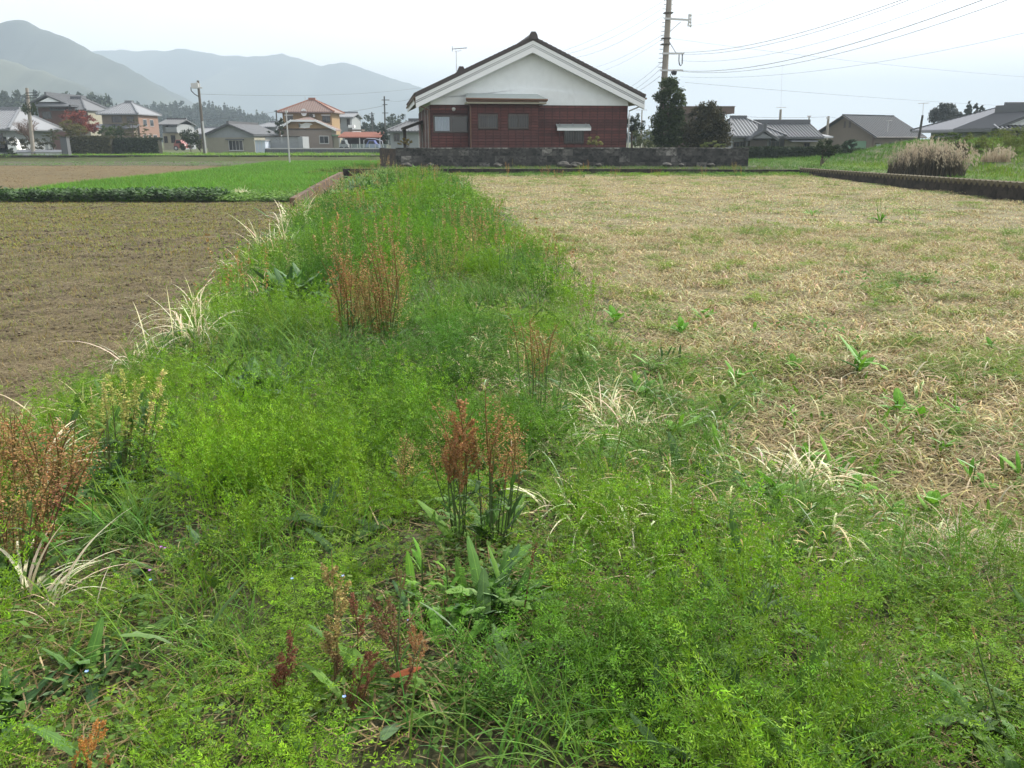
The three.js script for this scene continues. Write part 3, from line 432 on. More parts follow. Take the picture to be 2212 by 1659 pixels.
{ // grey roofed farmhouse at the left edge
  const H = house('farmhouse', 'low farmhouse under a wide pale grey roof behind the white garden wall and bare tree', -190, 14, 88, {});
  box(H.h, 'wall', MT.grey, 0, -0.4, -9, H.W, H.up(280), 0);
  hipRoof(H.h, -1, H.W + 1, -10, 1, H.up(279), H.up(234), H.W * 0.25, H.W - 0.8, MT.slateLight, {});
  for (const [a, c] of [[-40, -20], [-14, 6]]) win(H, a, 290, c, 318, 0);
}
{ // dark roofed house with a white gable
  const H = house('dark_roofed_house', 'two-storey house with dark tiled hip-and-gable roof and red-brown walls behind the red maple', 92, 170, 128, {});
  box(H.h, 'wall', std(0.15, 0.075, 0.06, 0.8, { map: plasterMap }), 0, -0.3, -9, H.W, H.up(232), 0);
  gableRoof(H.h, H.X(75), H.X(175), -10, 1.6, H.up(229), H.up(206), 'z', MT.slate, { cap: 0.4 });
  new MB().prism([[H.X(108), H.up(221)], [H.X(152), H.up(221)], [H.X(129), H.up(211.5)]], 1.2, 1.45).build('gable_plaster', MT.white, H.h);
  const pr = new MB(); slab(pr, [H.X(84), H.up(222.5), 1.2], [H.X(168), H.up(222.5), 1.2], [H.X(176), H.up(230), 2.4], [H.X(74), H.up(230), 2.4], 0.15); pr.build('pent_roof', MT.slate, H.h);
  box(H.h, 'wing_wall', MT.cream, H.W, -0.3, -7, H.X(192), H.up(239), -0.8);
  hipRoof(H.h, H.X(120), H.X(196), -7.5, 0.3, H.up(237), H.up(210), H.X(140), H.X(162), MT.slate);
  win(H, 174, 243, 181, 262, -0.8); win(H, 184, 243, 190, 262, -0.8); win(H, 100, 242, 118, 256, 0);
  box(H.h, 'balcony', std(0.13, 0.08, 0.06), H.X(174), H.up(270), -0.8, H.X(193), H.up(263), 0.4);
}
{ // grey roofed two-storey house with a corner towards the camera
  const H = house('grey_roofed_house', 'two-storey house with grey hipped roof and pink-brown walls beside the clipped pine', 226, 303, 122, {}), E = H.up(246);
  box(H.h, 'wall', MT.tan, 0, -0.2, -6.8, H.W, E, 0); box(H.h, 'side_wall', MT.pink, H.W + 0.002, -0.2, -6.78, H.W + 0.06, E, -0.02);
  hipRoof(H.h, H.X(219), H.X(309), -7.6, 0.7, E, H.up(219.5), H.X(258), H.X(271), MT.slateLight, { side: false });
  for (const [z0, z1, y0, y1] of [[-2.6, -1.5, 258, 271], [-4.9, -3.8, 258, 271], [-1.9, -1.0, 292, 314], [-3.6, -2.7, 292, 310], [-5.6, -4.4, 292, 308]]) { const f = box(H.h, 'window', MT.alu, H.W, H.up(y1) - 0.07, z0 - 0.07, H.W + 0.10, H.up(y0) + 0.07, z1 + 0.07); box(f, 'pane', MT.greyGlass, H.W, H.up(y1), z0, H.W + 0.115, H.up(y0), z1); }
  win(H, 248, 252, 268, 264, 0); win(H, 280, 252, 294, 264, 0);
  const lr = new MB(); slab(lr, [H.X(215), H.up(268), 0], [H.X(306), H.up(268), 0], [H.X(308), H.up(277), 2], [H.X(211), H.up(277), 2], 0.12); lr.build('lean_to_roof', MT.slate, H.h);
  box(H.h, 'porch_wall', MT.tan, 0.3, -0.2, 0.02, H.W - 0.2, H.up(277), 1.4);
}
{
  const H = house('white_house', 'small white house with a balcony between the pink-brown house and the tall concrete pole', 354, 386, 134, {});
  box(H.h, 'wall', MT.grey, 0, -0.2, -7, H.W, H.up(268), 0); gableRoof(H.h, -0.5, H.W + 0.3, -7.5, 0.8, H.up(269), H.up(257), 'x', MT.slate);
  box(H.h, 'balcony', MT.grey, H.X(366), H.up(286), 0, H.X(390), H.up(275), 1.1); box(H.h, 'lower_wall', MT.beige, 0, -0.2, 0, H.W + 0.6, H.up(288), 0.3);
  win(H, 361, 270, 366, 280); win(H, 372, 293, 380, 308, 0.3); win(H, 357, 295, 363, 308, 0.3);
}
{ // cream house, gable towards the camera
  const H = house('cream_gable_house', 'small cream house with grey-white gable and one shuttered window right of the concrete pole', 447, 549, 104, {});
  box(H.h, 'wall', MT.cream, 0, -0.2, -11, H.W, H.up(296), 0);
  new MB().prism([[0, H.up(297)], [H.W, H.up(297)], [H.W, H.up(291)], [H.X(495), H.up(269)], [0, H.up(291)]], -11, 0.05).build('gable_wall', MT.grey, H.h);
  gableRoof(H.h, H.X(444), H.X(552), -11.5, 0.6, H.up(291), H.up(267), 'z', MT.slate, { cap: 0.3 });
  win(H, 494, 304, 523, 324, 0, { leaves: 4, panes: [MT.greyGlass], sill: MT.alu, frame: MT.alu }); box(H.h, 'lintel', MT.slate, H.X(489), H.up(302.5), 0, H.X(527), H.up(300), 0.4);
}
{ const H = house('panel_shed', 'flat grey panel-clad shed with white edge in front of the tan house', 573, 654, 101, { category: 'shed' });
  const q = 14; for (let k = 0; k < q; k++) box(H.h, 'panel', MT.grey, 0, -0.2 + k * (H.up(296) + 0.2) / q, -3, H.W - 0.5, -0.2 + (k + 1) * (H.up(296) + 0.2) / q - 0.02, 0); box(H.h, 'flat_roof', MT.concrete, -0.15, H.up(296) + 0.01, -3.1, H.W - 0.3, H.up(294), 0.15); box(H.h, 'edge_wall', MT.grey, H.W - 0.5, -0.2, -3, H.W, H.up(295), 0.12); }
{ const H = house('storage_shed', 'pale blue-grey metal storage shed between the cream house and the panel shed', 550, 572, 99, { category: 'shed' }); box(H.h, 'wall', MT.paleBlue, 0, -0.2, -2, H.W, H.up(304), 0); box(H.h, 'roof', MT.alu, -0.1, H.up(304), -2.1, H.W + 0.1, H.up(302), 0.15); for (const k of [0.33, 0.66]) box(H.h, 'door_rail', MT.alu, H.W * k - 0.02, -0.1, 0, H.W * k + 0.02, H.up(305), 0.03); }
{ // tan two-storey house
  const H = house('tan_house', 'two-storey ochre house with pale brick-red roof and a lower front gable', 614, 724, 118, {});
  box(H.h, 'wall', MT.ochre, 0, -0.2, -5.4, H.W - 0.3, H.up(243), 0);
  hipRoof(H.h, H.X(607), H.X(728), -6.2, 0.9, H.up(242), H.up(214), H.X(664), H.X(676), MT.rooftan, { capMat: std(0.30, 0.14, 0.10), zm: -2.6 });
  const F = 3.2, k = (118 - F) / 118, fy = (py) => at(660, py, 118 - F).y + 0.05, fx = (px) => at(px, 300, 118 - F).x - at(614, 300, 118).x;
  box(H.h, 'lower_wall', MT.taupe, fx(610), -0.2, 0.01, fx(717), fy(280), F);
  new MB().prism([[fx(607), fy(279)], [fx(723), fy(279)], [fx(688), fy(262)], [fx(634), fy(262)]], 0.2, F + 0.1).build('gable_wall', MT.ochre, H.h);
  box(H.h, 'gable_band', MT.darkwood, fx(612), fy(279.4), F, fx(716), fy(277.8), F + 0.14);
  const gr = new MB(); for (const s of [[603, 636], [728, 684]]) slab(gr, [fx(s[1]), fy(258.5), F + 0.7], [fx(s[1]), fy(258.5), 0], [fx(s[0]), fy(280), 0], [fx(s[0]), fy(280), F + 0.7], 0.2); gr.build('lower_roof', MT.rooftan, H.h);
  const hb = new MB(); hb.face([fx(634), fy(261), F + 0.75], [fx(686), fy(261), F + 0.75], [fx(661), fy(250), 0.4]).face([fx(634), fy(261.5), F + 0.75], [fx(634), fy(261), F + 0.75], [fx(661), fy(250), 0.4], [fx(634), fy(261), 0]).face([fx(686), fy(261), F + 0.75], [fx(686), fy(261), 0], [fx(661), fy(250), 0.4]); hb.build('half_hip', MT.rooftan, H.h);
  for (const s of [[602, 635], [729, 685]]) new MB().bar([fx(s[0]), fy(281), F + 0.75], [fx(s[1]), fy(260), F + 0.75], 0.06, 0.26).build('barge_board', MT.trim, H.h); new MB().bar([fx(635), fy(261), F + 0.78], [fx(685), fy(261), F + 0.78], 0.06, 0.24).build('barge_board', MT.trim, H.h);
  const pp = [[652, 272], [648, 266], [655, 268], [663, 265], [674, 266], [678, 269], [672, 271], [671, 276], [660, 277], [648, 276]].map(([a, b]) => [fx(a), fy(b)]); new MB().prism(pp.reverse(), F + 0.09, F + 0.115).build('plaster_patch', MT.trim, H.h, false).userData.label = 'torn white plaster patch';
  win(H, 621, 250, 635, 263, 0, { panes: [MT.greyGlass, MT.glass] }); win(H, 700, 251, 715, 264, 0, { panes: [MT.glass, MT.greyGlass] });
  for (const c of [[619, 637], [698, 717]]) box(H.h, 'shutter_box', MT.alu, H.X(c[0]), H.up(250), 0, H.X(c[1]), H.up(247.5), 0.25);
  const W2 = (a, b, c, e, o) => windowAt(H.h, fx(a), fy(e), fx(c), fy(b), F, { bar: 0.08, ...o }); W2(691, 294.5, 709, 309, { leaves: 2, panes: [MT.greyGlass, MT.glass], frame: MT.alu, sill: MT.alu }); W2(655, 295, 661, 308, { leaves: 1 });
  const ac = box(H.h, 'air_conditioner', MT.trim, H.X(674), H.up(253), 0.05, H.X(684), H.up(246.5), 0.5); new MB().tube([[H.X(677.5), H.up(249.8), 0.5], [H.X(677.5), H.up(249.8), 0.53]], 0.26, 14).build('fan_grille', MT.frame, ac);
  const ds = new MB(); for (let j = 0; j < 14; j++) { const a = j / 14 * 6.283, b = (j + 1) / 14 * 6.283, c = [H.X(663), H.up(243), 0.75], q = 0.42; ds.face([c[0], c[1], c[2] - 0.12], [c[0] + Math.cos(a) * q, c[1] + Math.sin(a) * q * 1.15, c[2]], [c[0] + Math.cos(b) * q, c[1] + Math.sin(b) * q * 1.15, c[2]]); } ds.bar([H.X(663), H.up(243), 0.63], [H.X(663), H.up(246), 0], 0.05); ds.build('satellite_dish', MT.trim, H.h);
  box(H.h, 'porch', MT.cream, fx(718), -0.2, 1.0, fx(733), fy(294), F - 0.4); box(H.h, 'awning', MT.green, fx(716), fy(294), 0.9, fx(735), fy(291), F);
  new MB().tube([[H.X(650), H.up(224), -4], [H.X(650), H.up(205), -4]], 0.04, 6).build('aerial_mast', MT.alu, H.h);
}
{ const H = house('grey_house', 'grey two-storey house half hidden behind the tan house', 722, 762, 140, {}); box(H.h, 'wall', MT.grey, 0, -0.2, -8, H.W, H.up(252), 0); gableRoof(H.h, H.X(712), H.X(767), -8.5, 0.8, H.up(253), H.up(243), 'x', MT.slateLight); win(H, 727, 256, 737, 266); win(H, 752, 257, 757, 272); box(H.h, 'balcony', MT.trim, H.X(756), H.up(276), 0, H.X(769), H.up(270), 1); box(H.h, 'flat_roof', MT.brown, H.X(760), H.up(283), 0.2, H.X(789), H.up(280), 3); }
{ const H = house('carport', 'carport with rusty red ribbed roof beside the tan house', 731, 822, 108, { category: 'carport' });
  const r = new MB(); slab(r, [0, H.up(285), -4.5], [H.W, H.up(285.4), -4.5], [H.W, H.up(296), 0.2], [0, H.up(296), 0.2], 0.1); const rf = r.build('roof', MT.rust, H.h); const rb = new MB(); for (let k = 0; k <= 24; k++) { const x = H.W * k / 24; rb.bar([x, H.up(285) + 0.05, -4.5], [x, H.up(296) + 0.05, 0.2], 0.06); } rb.build('ribs', MT.rust, rf);
  box(H.h, 'back_wall', MT.darkwood, 0, -0.1, -4.5, H.W, H.up(289), -4.3); for (const x of [0.1, H.W / 2, H.W - 0.1]) box(H.h, 'post', MT.alu, x - 0.06, -0.1, -0.1, x + 0.06, H.up(297), 0.02); new MB().tube([[H.W * 0.62, H.up(318), 0.6], [H.W * 0.62, H.up(303), 0.6], [H.W * 0.7, H.up(299), 0.6], [H.W * 0.88, H.up(299.5), 0.6], [H.W * 1.05, H.up(304), 0.6], [H.W * 1.08, H.up(318), 0.6]], 0.06, 6).build('hoop', MT.alu, H.h); }
{ const H = house('hipped_house', 'plain pale house with grey hipped roof at the left flank of the white gabled house', 843, 905, 92, {}); box(H.h, 'wall', MT.grey, 0, -0.2, -8, H.W, H.up(282), 0); hipRoof(H.h, H.X(838), H.X(912), -8.6, 0.6, H.up(283), H.up(260), H.X(876), H.X(896), MT.slate); win(H, 852, 290, 862, 304); }
{ const H = house('blue_roofed_house', 'small distant house with blue-grey hipped roof behind the cream house', 560, 598, 150, {}); box(H.h, 'wall', MT.grey, 0, -0.2, -8, H.W, H.up(273), 0); hipRoof(H.h, H.X(554), H.X(603), -8.6, 0.8, H.up(274), H.up(264), H.X(574), H.X(590), MT.slateLight); box(H.h, 'lower_wall', MT.white, H.X(553), -0.2, 0, H.X(592), H.up(289), 1.2); hipRoof(H.h, H.X(549), H.X(596), -1, 2, H.up(289), H.up(280), H.X(568), H.X(580), MT.slate); win(H, 570, 275, 580, 282); }
{ const H = house('low_roof_house', 'low grey roofed house beyond the dark round tree and the concrete pole', 424, 458, 150, {}); box(H.h, 'wall', MT.cream, 0, -0.2, -7, H.W, H.up(288), 0); gableRoof(H.h, H.X(418), H.X(462), -7.5, 0.7, H.up(289), H.up(276), 'x', MT.slateLight); win(H, 432, 291, 442, 300); }
{ const H = house('flat_roofed_building', 'brown flat-roofed building with deep roof edge behind the two dark garden trees', 1466, 1562, 92, { category: 'building' }); box(H.h, 'wall', MT.brown, 0, -0.2, -7, H.W, H.up(246), 0); box(H.h, 'roof_edge', MT.brown, H.X(1450), H.up(246), -8, H.X(1577), H.up(231), 1); box(H.h, 'roof', MT.slate, H.X(1449), H.up(231), -8.1, H.X(1578), H.up(230), 1.1); win(H, 1500, 255, 1530, 280); }
{ // tiled L-shaped house
  const H = house('tiled_house', 'long low house with blue-grey tiled roof and a small gabled porch beyond the hedge', 1582, 1790, 80, {});
  box(H.h, 'wall', MT.grey, 0, -0.2, -8, H.X(1662), H.up(296), 0); box(H.h, 'wing_wall', MT.cream, H.X(1662), -0.2, -7, H.W, H.up(297), -0.6);
  hipRoof(H.h, H.X(1576), H.X(1692), -9, 0.8, H.up(294), H.up(254), H.X(1600), H.X(1633), MT.slate, { rowMat: MT.slateLight });
  gableRoof(H.h, H.X(1650), H.X(1776), -8, 0.4, H.up(296), H.up(266), 'x', MT.slate, { cap: 0.4 });
  const er = new MB(); slab(er, [H.X(1768), H.up(280), -4], [H.X(1778), H.up(285), -4], [H.X(1799), H.up(295), 0.2], [H.X(1768), H.up(295), 0.3], 0.12); er.build('end_roof', MT.slateLight, H.h);
  const P = 1.6; gableRoof(H.h, H.X(1608), H.X(1671), -0.2, P, H.up(301), H.up(281), 'z', MT.slate, { cap: 0.5 }); new MB().prism([[H.X(1618), H.up(299)], [H.X(1660), H.up(299)], [H.X(1639), H.up(288)]], P - 0.3, P - 0.1).build('porch_gable', MT.slateLight, H.h);
  box(H.h, 'eave_strip', MT.trim, H.X(1672), H.up(298), -0.2, H.X(1796), H.up(296.8), 0.32);
  box(H.h, 'porch_wall', MT.frame, H.X(1617), -0.2, 0.02, H.X(1654), H.up(302), 0.6);
  const a = new MB(); slab(a, [H.X(1702), H.up(301), -0.55], [H.X(1766), H.up(301), -0.55], [H.X(1768), H.up(305), 0.7], [H.X(1706), H.up(305), 0.7], 0.06); a.build('awning', MT.slateLight, H.h);
  win(H, 1586, 308, 1597, 317, 0, { leaves: 2 }); win(H, 1600, 307, 1610, 319, 0); win(H, 1662, 300, 1698, 318, -0.55, { leaves: 4, panes: [MT.greyGlass] }); win(H, 1744, 310, 1754, 319, -0.6);
}
{ // barn-like house seen over its corner: gable to the left, long roof side to the right
  const D = 100, c = at(1887, 300, D), th = 0.56, base = -0.2, L = 8.8, w = 8.0, up = (py, d = D) => at(1887, py, d).y - base, h = thing('tan_barn_house', 'tan house with steep dark-edged gable and long grey metal roof left of the tiled eaves', 'house', [c.x, base, c.z], th);
  const E = up(293), RY = up(249) + 0.15; box(h, 'wall', MT.tan, 0, -0.4, -w, L, E, 0);
  { const g = new MB().prism([[-w, E], [0, E], [-w / 2, RY - 0.15]], 0, L).geo(); g.rotateY(Math.PI / 2); g.scale(1, 1, -1); g.translate(0, 0, 0); const p = g.attributes.position; for (let k = 0; k < p.count; k++) { const x = p.getX(k), z = p.getZ(k); p.setXYZ(k, x, p.getY(k), z > 0 ? -z : z); } mesh('gable_wall', g, MT.tan, h); }
  const rf = gableRoof(h, -0.5, L + 0.4, -w - 0.9, 0.7, E - 0.15, RY, 'x', std(0.062, 0.068, 0.078, 0.9), { rows: false, cap: 0.06, th: 0.14 });
  const sm = new MB(); for (let k = 0; k <= 20; k++) { const x = lerp(-0.5, L + 0.4, k / 20); sm.bar([x, RY + 0.02, -w / 2 - 0.1], [x, E - 0.13, 0.7], 0.04); } sm.build('seams', std(0.055, 0.06, 0.07, 0.9), rf);
  for (const z of [0.7, -w - 0.9]) new MB().bar([-0.54, RY - 0.1, -w / 2 - 0.1], [-0.54, E - 0.28, z], 0.26, 0.06).build('barge_board', MT.frame, h);
  for (const z of [-w / 2 - 0.2, -w / 2 + 0.5]) box(h, 'gable_slit', MT.frame, -0.06, RY - 1.5, z, 0.01, RY - 0.75, z + 0.25);
  box(h, 'garage_door', MT.green, -0.06, -0.2, -3.6, 0.01, E - 0.6, -0.9); box(h, 'corner_post', MT.brown, -0.05, -0.2, -0.1, 0.1, E, 0.05);
  box(h, 'door', MT.paleBlue, 0.6, -0.1, 0, 1.4, up(311), 0.06); box(h, 'door_canopy', MT.frame, 0.4, up(310.5), 0, 1.6, up(309), 0.5); windowAt(h, 3.0, up(326), 4.0, up(308), 0, { bar: 0.07 });
  new MB().tube([[5.0, E, 0.1], [5.0, -0.1, 0.1]], 0.05, 6).build('downpipe', MT.brown, h); gutter(h, [-0.5, E - 0.2, 0.76], [L + 0.4, E - 0.2, 0.76], MT.frame);
  new MB().tube([[2.2, E + 0.4, 0.2], [2.2, E + 1.7, 0.1]], 0.03, 5).bar([1.9, E + 1.68, 0.1], [2.9, E + 1.72, 0.1], 0.04).build('aerial', MT.alu, h);
}
{ // big tiled house at the right edge
  const H = house('big_tiled_house', 'large house with broad pale-glinting tiled hip roof above the green shrubs', 2160, 2560, 60, {}), e = (py) => H.up(py);
  box(H.h, 'wall', MT.grey, 0, -0.6, -10, H.W, e(283), 0);
  hipRoof(H.h, H.X(2137), H.X(2600), -12, 0.9, e(280), at(2125, 229, 65).y + 0.05, 3.2, 12, std(0.24, 0.245, 0.27, 0.35), { rowMat: std(0.30, 0.305, 0.335, 0.3), capMat: MT.slate, side: true });
  const gy = (py) => at(2212, py, 57).y + 0.05, gx = (px) => at(px, 300, 57).x - at(2160, 300, 60).x;
  gableRoof(H.h, gx(2132), gx(2320), -1.5, 3.4, gy(279), gy(240), 'z', MT.slate, { cap: 0.5 }); new MB().prism([[gx(2160), gy(271)], [gx(2290), gy(271)], [gx(2225), gy(252)]], 2.6, 2.9).build('gable_plaster', MT.white, H.h);
  const pr = new MB(); slab(pr, [gx(2150), gy(270), 2.6], [gx(2300), gy(270), 2.6], [gx(2312), gy(279), 4], [gx(2136), gy(279), 4], 0.1); const p2 = pr.build('pent_roof', MT.slate, H.h); const pt = new MB(); tileRows(pt, [gx(2150), gy(270), 2.6], [gx(2300), gy(270), 2.6], [gx(2312), gy(279), 4], [gx(2136), gy(279), 4]); pt.build('tile_rows', MT.slateLight, p2).userData.kind = 'stuff';
  win(H, 2170, 287, 2195, 300); win(H, 2215, 287, 2240, 300);
}

// ---------------------------------------------------------------- walls, poles, cars
{ const H = house('garden_wall', 'white plastered garden wall with grey tile coping beside the parked van', 32, 131, 84, { category: 'wall', base: -0.1 }); box(H.h, 'base', MT.mortar, 0, -0.6, -0.25, H.W, H.up(341), 0.02); box(H.h, 'wall_panel', MT.white, 0, H.up(341), -0.22, H.W, H.up(328), -0.02); const c = new MB(); slab(c, [0, H.up(323.5), -0.12], [H.W, H.up(323.5), -0.12], [H.W, H.up(328.5), 0.2], [0, H.up(328.5), 0.2], 0.05); c.build('coping', MT.slateLight, H.h); }
{ const H = house('gate_pillar', 'dark stone pillar at the end of the white garden wall', 129, 143, 83, { category: 'pillar', base: -0.1 }); box(H.h, 'pillar', MT.blackwall, 0, -0.4, -0.6, H.W, H.up(297), 0); box(H.h, 'pillar_cap', MT.concrete, -0.06, H.up(297), -0.66, H.W + 0.06, H.up(295), 0.06); }
{ const H = house('roadside_wall', 'dark blockwork wall with a pale rail on top in front of the tan house and carport', 570, 840, 99, { category: 'wall' }); const n = 16; for (let k = 0; k < n; k++) box(H.h, 'wall_bay', MT.blackwall, H.W * k / n, -0.3, -0.2, H.W * (k + 1) / n - 0.03, H.up(321) - 0.05, 0); box(H.h, 'rail', MT.alu, 0, H.up(321) - 0.048, -0.16, H.W, H.up(320), -0.04); }
{ const H = house('mesh_fence', 'pale green mesh fence panels above the dark blockwork wall by the carport', 758, 836, 99.5, { category: 'fence' }); for (let k = 0; k <= 6; k++) box(H.h, 'post', MT.alu, H.W * k / 6 - 0.03, 0.2, -0.03, H.W * k / 6 + 0.03, H.up(311), 0.03); for (let j = 0; j < 7; j++) box(H.h, 'rail', std(0.45, 0.55, 0.52), 0, lerp(H.up(320), H.up(312), j / 6), -0.012, H.W, lerp(H.up(320), H.up(312), j / 6) + 0.03, 0.012); }
function vehicle(name, label, pxl, pxr, d, base, hgt, m, dark) { // seen from the side: body with cabin, windows, wheels
  const l = at(pxl, 320, d), r = at(pxr, 320, d), L = r.x - l.x, t = thing(name, label, name === 'parked_van' ? 'van' : 'car', [l.x, base, l.z]);
  const prof = name === 'parked_van' ? [[0, 0.3], [L, 0.3], [L, 0.95], [L - 0.35, 1.15], [L - 0.8, hgt - 0.06], [L - 1.1, hgt], [0.15, hgt], [0, hgt - 0.2]] : [[0, 0.3], [L, 0.3], [L, 0.8], [L * 0.97, 0.9], [L * 0.78, 1.0], [L * 0.64, hgt], [L * 0.24, hgt], [L * 0.08, 0.98], [0, 0.85]];
  new MB().prism(prof, -1.6, 0).build('body', m, t);
  const w = name === 'parked_van' ? [[L - 1.0, 1.1], [L - 0.5, 1.1], [L - 0.9, hgt - 0.18], [L - 1.2, hgt - 0.18]] : [[L * 0.2, 0.95], [L * 0.72, 0.98], [L * 0.62, hgt - 0.1], [L * 0.27, hgt - 0.1]]; new MB().prism(w, -0.02, 0.01).build('window', MT.glass, t);
  if (name === 'parked_van') for (const q of [0.25, L - 2.4]) new MB().box(q, 1.1, -0.02, q + 0.9, hgt - 0.2, 0.01).build('window', MT.glass, t);
  for (const q of [0.18, 0.82]) { const wl = new MB().tube([[L * q, 0.32, -0.12], [L * q, 0.32, 0.02]], 0.32, 16).build('wheel', MT.wire, t); new MB().tube([[L * q, 0.32, 0.0], [L * q, 0.32, 0.03]], 0.18, 12).build('rim', MT.alu, wl); }
  new MB().box(L - 0.04, 0.62, -0.4, L + 0.02, 0.8, -0.08).build('headlight', MT.porcelain, t);
  return t;
}
vehicle('parked_van', 'white van parked behind the bushes at the end of the white garden wall', -50, 36, 88, -0.1, 1.85, MT.trim);
vehicle('parked_car', 'small red car parked below the white house with the balcony', 376, 399, 120, 0.0, 1.45, std(0.30, 0.10, 0.09, 0.3));
vehicle('parked_car', 'dark car with pale bonnet parked under the rusty carport roof nearest the tan house', 734, 752, 106, 0, 1.45, std(0.24, 0.27, 0.28, 0.3));
vehicle('parked_car', 'blue car parked under the rusty carport roof at its far end', 790, 818, 106, 0, 1.4, std(0.12, 0.15, 0.36, 0.3));

function pole(name, label, top, foot, d, r, m, base) { const a = at(...foot, d), b = at(...top, d), y0 = base ?? a.y, t = thing(name, label, 'utility pole', [a.x, y0, a.z]); new MB().tube([[0, -0.3, 0], [b.x - a.x, b.y - y0, 0]], (k) => r * (1 - 0.3 * k), 10).build('pole', m, t); const L = (px, py, dd = 0) => { const q = at(px, py, d - dd); return [q.x - a.x, q.y - y0, q.z - a.z]; }; return { t, L }; }
{ // tall pole behind the garden trees
  const { t, L } = pole('utility_pole', 'tall brown concrete utility pole with side arms rising behind the garden tree', [1449, -60], [1426, 318], 58, 0.24, MT.pole, 0);
  const arm = (y, x0, x1, sl = 0) => new MB().bar(L(x0, y, 0.25), L(x1, y + sl, 0.25), 0.11, 0.11).build('crossarm', MT.alu, t);
  arm(40, 1435.4, 1488, 3); arm(115.5, 1431, 1478, 0); arm(152, 1426, 1475, 0);
  new MB().bar(L(1447, 68, 0.25), L(1471, 47, 0.25), 0.05).build('brace', MT.alu, t); new MB().bar(L(1444, 88, 0.25), L(1460, 114, 0.25), 0.03).build('stay', MT.wire, t);
  new MB().bar(L(1489, 30, 0.25), L(1486.5, 57, 0.25), 0.09).build('insulator_rack', MT.alu, t);
  for (const y of [33, 41, 48, 55.5]) new MB().tube([L(1489, y, 0.25), L(1491.5, y, 0.25), L(1493, y, 0.25)], (k) => 0.05 + 0.07 * k, 8).build('insulator', MT.porcelain, t);
  new MB().tube([L(1467, 118, 0.3), L(1466.5, 132, 0.3), L(1468, 140, 0.3), L(1471, 142, 0.3), L(1473.5, 138, 0.3), L(1474, 117, 0.3)], 0.035, 6).build('cable_loop', MT.wire, t);
  new MB().tube([L(1451, 159, 0.3), L(1455, 156.5, 0.3), L(1461, 158, 0.3)], () => 0.13, 8).build('cable_box', MT.wire, t);
  for (const [x, y] of [[1443.5, 28], [1438.5, 83], [1437.5, 96]]) new MB().box(L(x, y)[0] - 0.28, L(x, y)[1] - 0.03, -0.28, L(x, y)[0] + 0.28, L(x, y)[1] + 0.03, 0.28).build('pole_band', MT.frame, t);
  const sp = new MB(); for (let k = 0; k < 16; k++) { const p = L(lerp(1444.5, 1431, k / 15), lerp(0, 145, k / 15)); sp.bar([p[0] - 0.3, p[1], 0], [p[0] + 0.3, p[1], 0], 0.03); } sp.build('climbing_rungs', MT.wire, t);
}
{ const { t, L } = pole('utility_pole', 'grey concrete pole with a silver transformer box beyond the green paddy', [427.5, 174], [443, 334], 92, 0.17, std(0.13, 0.115, 0.10, 0.9), 0);
  new MB().box(L(420, 186)[0] - 0.2, L(420, 191)[1], -0.2, L(431, 186)[0], L(420, 180)[1], 0.45).build('transformer', MT.alu, t); new MB().bar(L(417, 189, 0.3), L(437, 190, 0.3), 0.12).build('crossarm', MT.alu, t); new MB().tube([L(417, 184, 0.3), L(412.5, 189, 0.3), L(413, 196, 0.3), L(420, 203, 0.3), L(429.5, 209, 0.2)], 0.05, 6).build('cable', MT.wire, t); new MB().tube([[L(437, 262)[0] + 0.1, L(437, 262)[1], 0.2], [L(444, 333)[0] + 0.14, 0, 0.2]], 0.09, 8).build('guard_pipe', MT.alu, t);
  new MB().tube([L(425, 178, 0.3), L(425, 182, 0.3)], 0.1, 8).build('insulator', MT.porcelain, t); }
{ const { t, L } = pole('utility_pole', 'weathered pole rising from the bare garden tree beside the farmhouse', [57.8, 190], [70, 323], 84, 0.2, MT.pole, 0); for (const y of [201, 207, 212]) new MB().bar(L(55, y, 0.2), L(80, y - 1, 0.2), 0.06).build('crossarm', MT.wire, t); const iv = new MB(); iv.tinted = true; for (let k = 0; k < 160; k++) { const p = L(lerp(61, 64, R()), lerp(225, 250, R())); iv.k = mix3([0.03, 0.05, 0.02], [0.06, 0.075, 0.03], R()); const a = R() * 6.28, x = p[0] + Math.cos(a) * rr(0.15, 0.7), z = Math.sin(a) * 0.6; iv.face([x, p[1], z], [x + 0.2, p[1] + 0.1, z + 0.1], [x + 0.05, p[1] + 0.25, z]); } iv.build('ivy', leafy(1, 1, 1), t); }
{ const { t, L } = pole('thin_post', 'thin pale galvanised post standing at the edge of the green paddy before the tan house', [618, 240], [626, 354], 72, 0.07, MT.alu, LOW); new MB().bar(L(616, 241, 0.05), L(621, 241, 0.05), 0.16).build('post_head', MT.alu, t); t.userData.category = 'post'; }
{ const { t } = pole('thin_post', 'short pale post at the end of the mesh fence beside the stained block wall', [840, 302], [841, 334], 96, 0.09, MT.alu, 0); new MB().box(-0.12, 2.0, -0.12, 0.12, 2.1, 0.12).build('post_head', MT.alu, t); t.userData.category = 'post'; }
{ const { t, L } = pole('utility_pole', 'distant pole with three crossarms beyond the carport', [830, 208], [832, 290], 160, 0.17, MT.concrete, 0); for (const [y, w] of [[216, 11], [226, 7], [244, 9]]) new MB().bar(L(830 - w * 0.5, y, 0.2), L(830 + w, y, 0.2), 0.12).build('crossarm', MT.wire, t); }
{ const { t, L } = pole('utility_pole', 'fainter distant pole between the grey house and the pole with three crossarms', [803, 242], [805, 290], 190, 0.17, MT.concrete, 0); for (const [y, w] of [[246, 6], [251, 5]]) new MB().bar(L(803 - w, y, 0.2), L(803 + w, y, 0.2), 0.12).build('crossarm', MT.wire, t); }
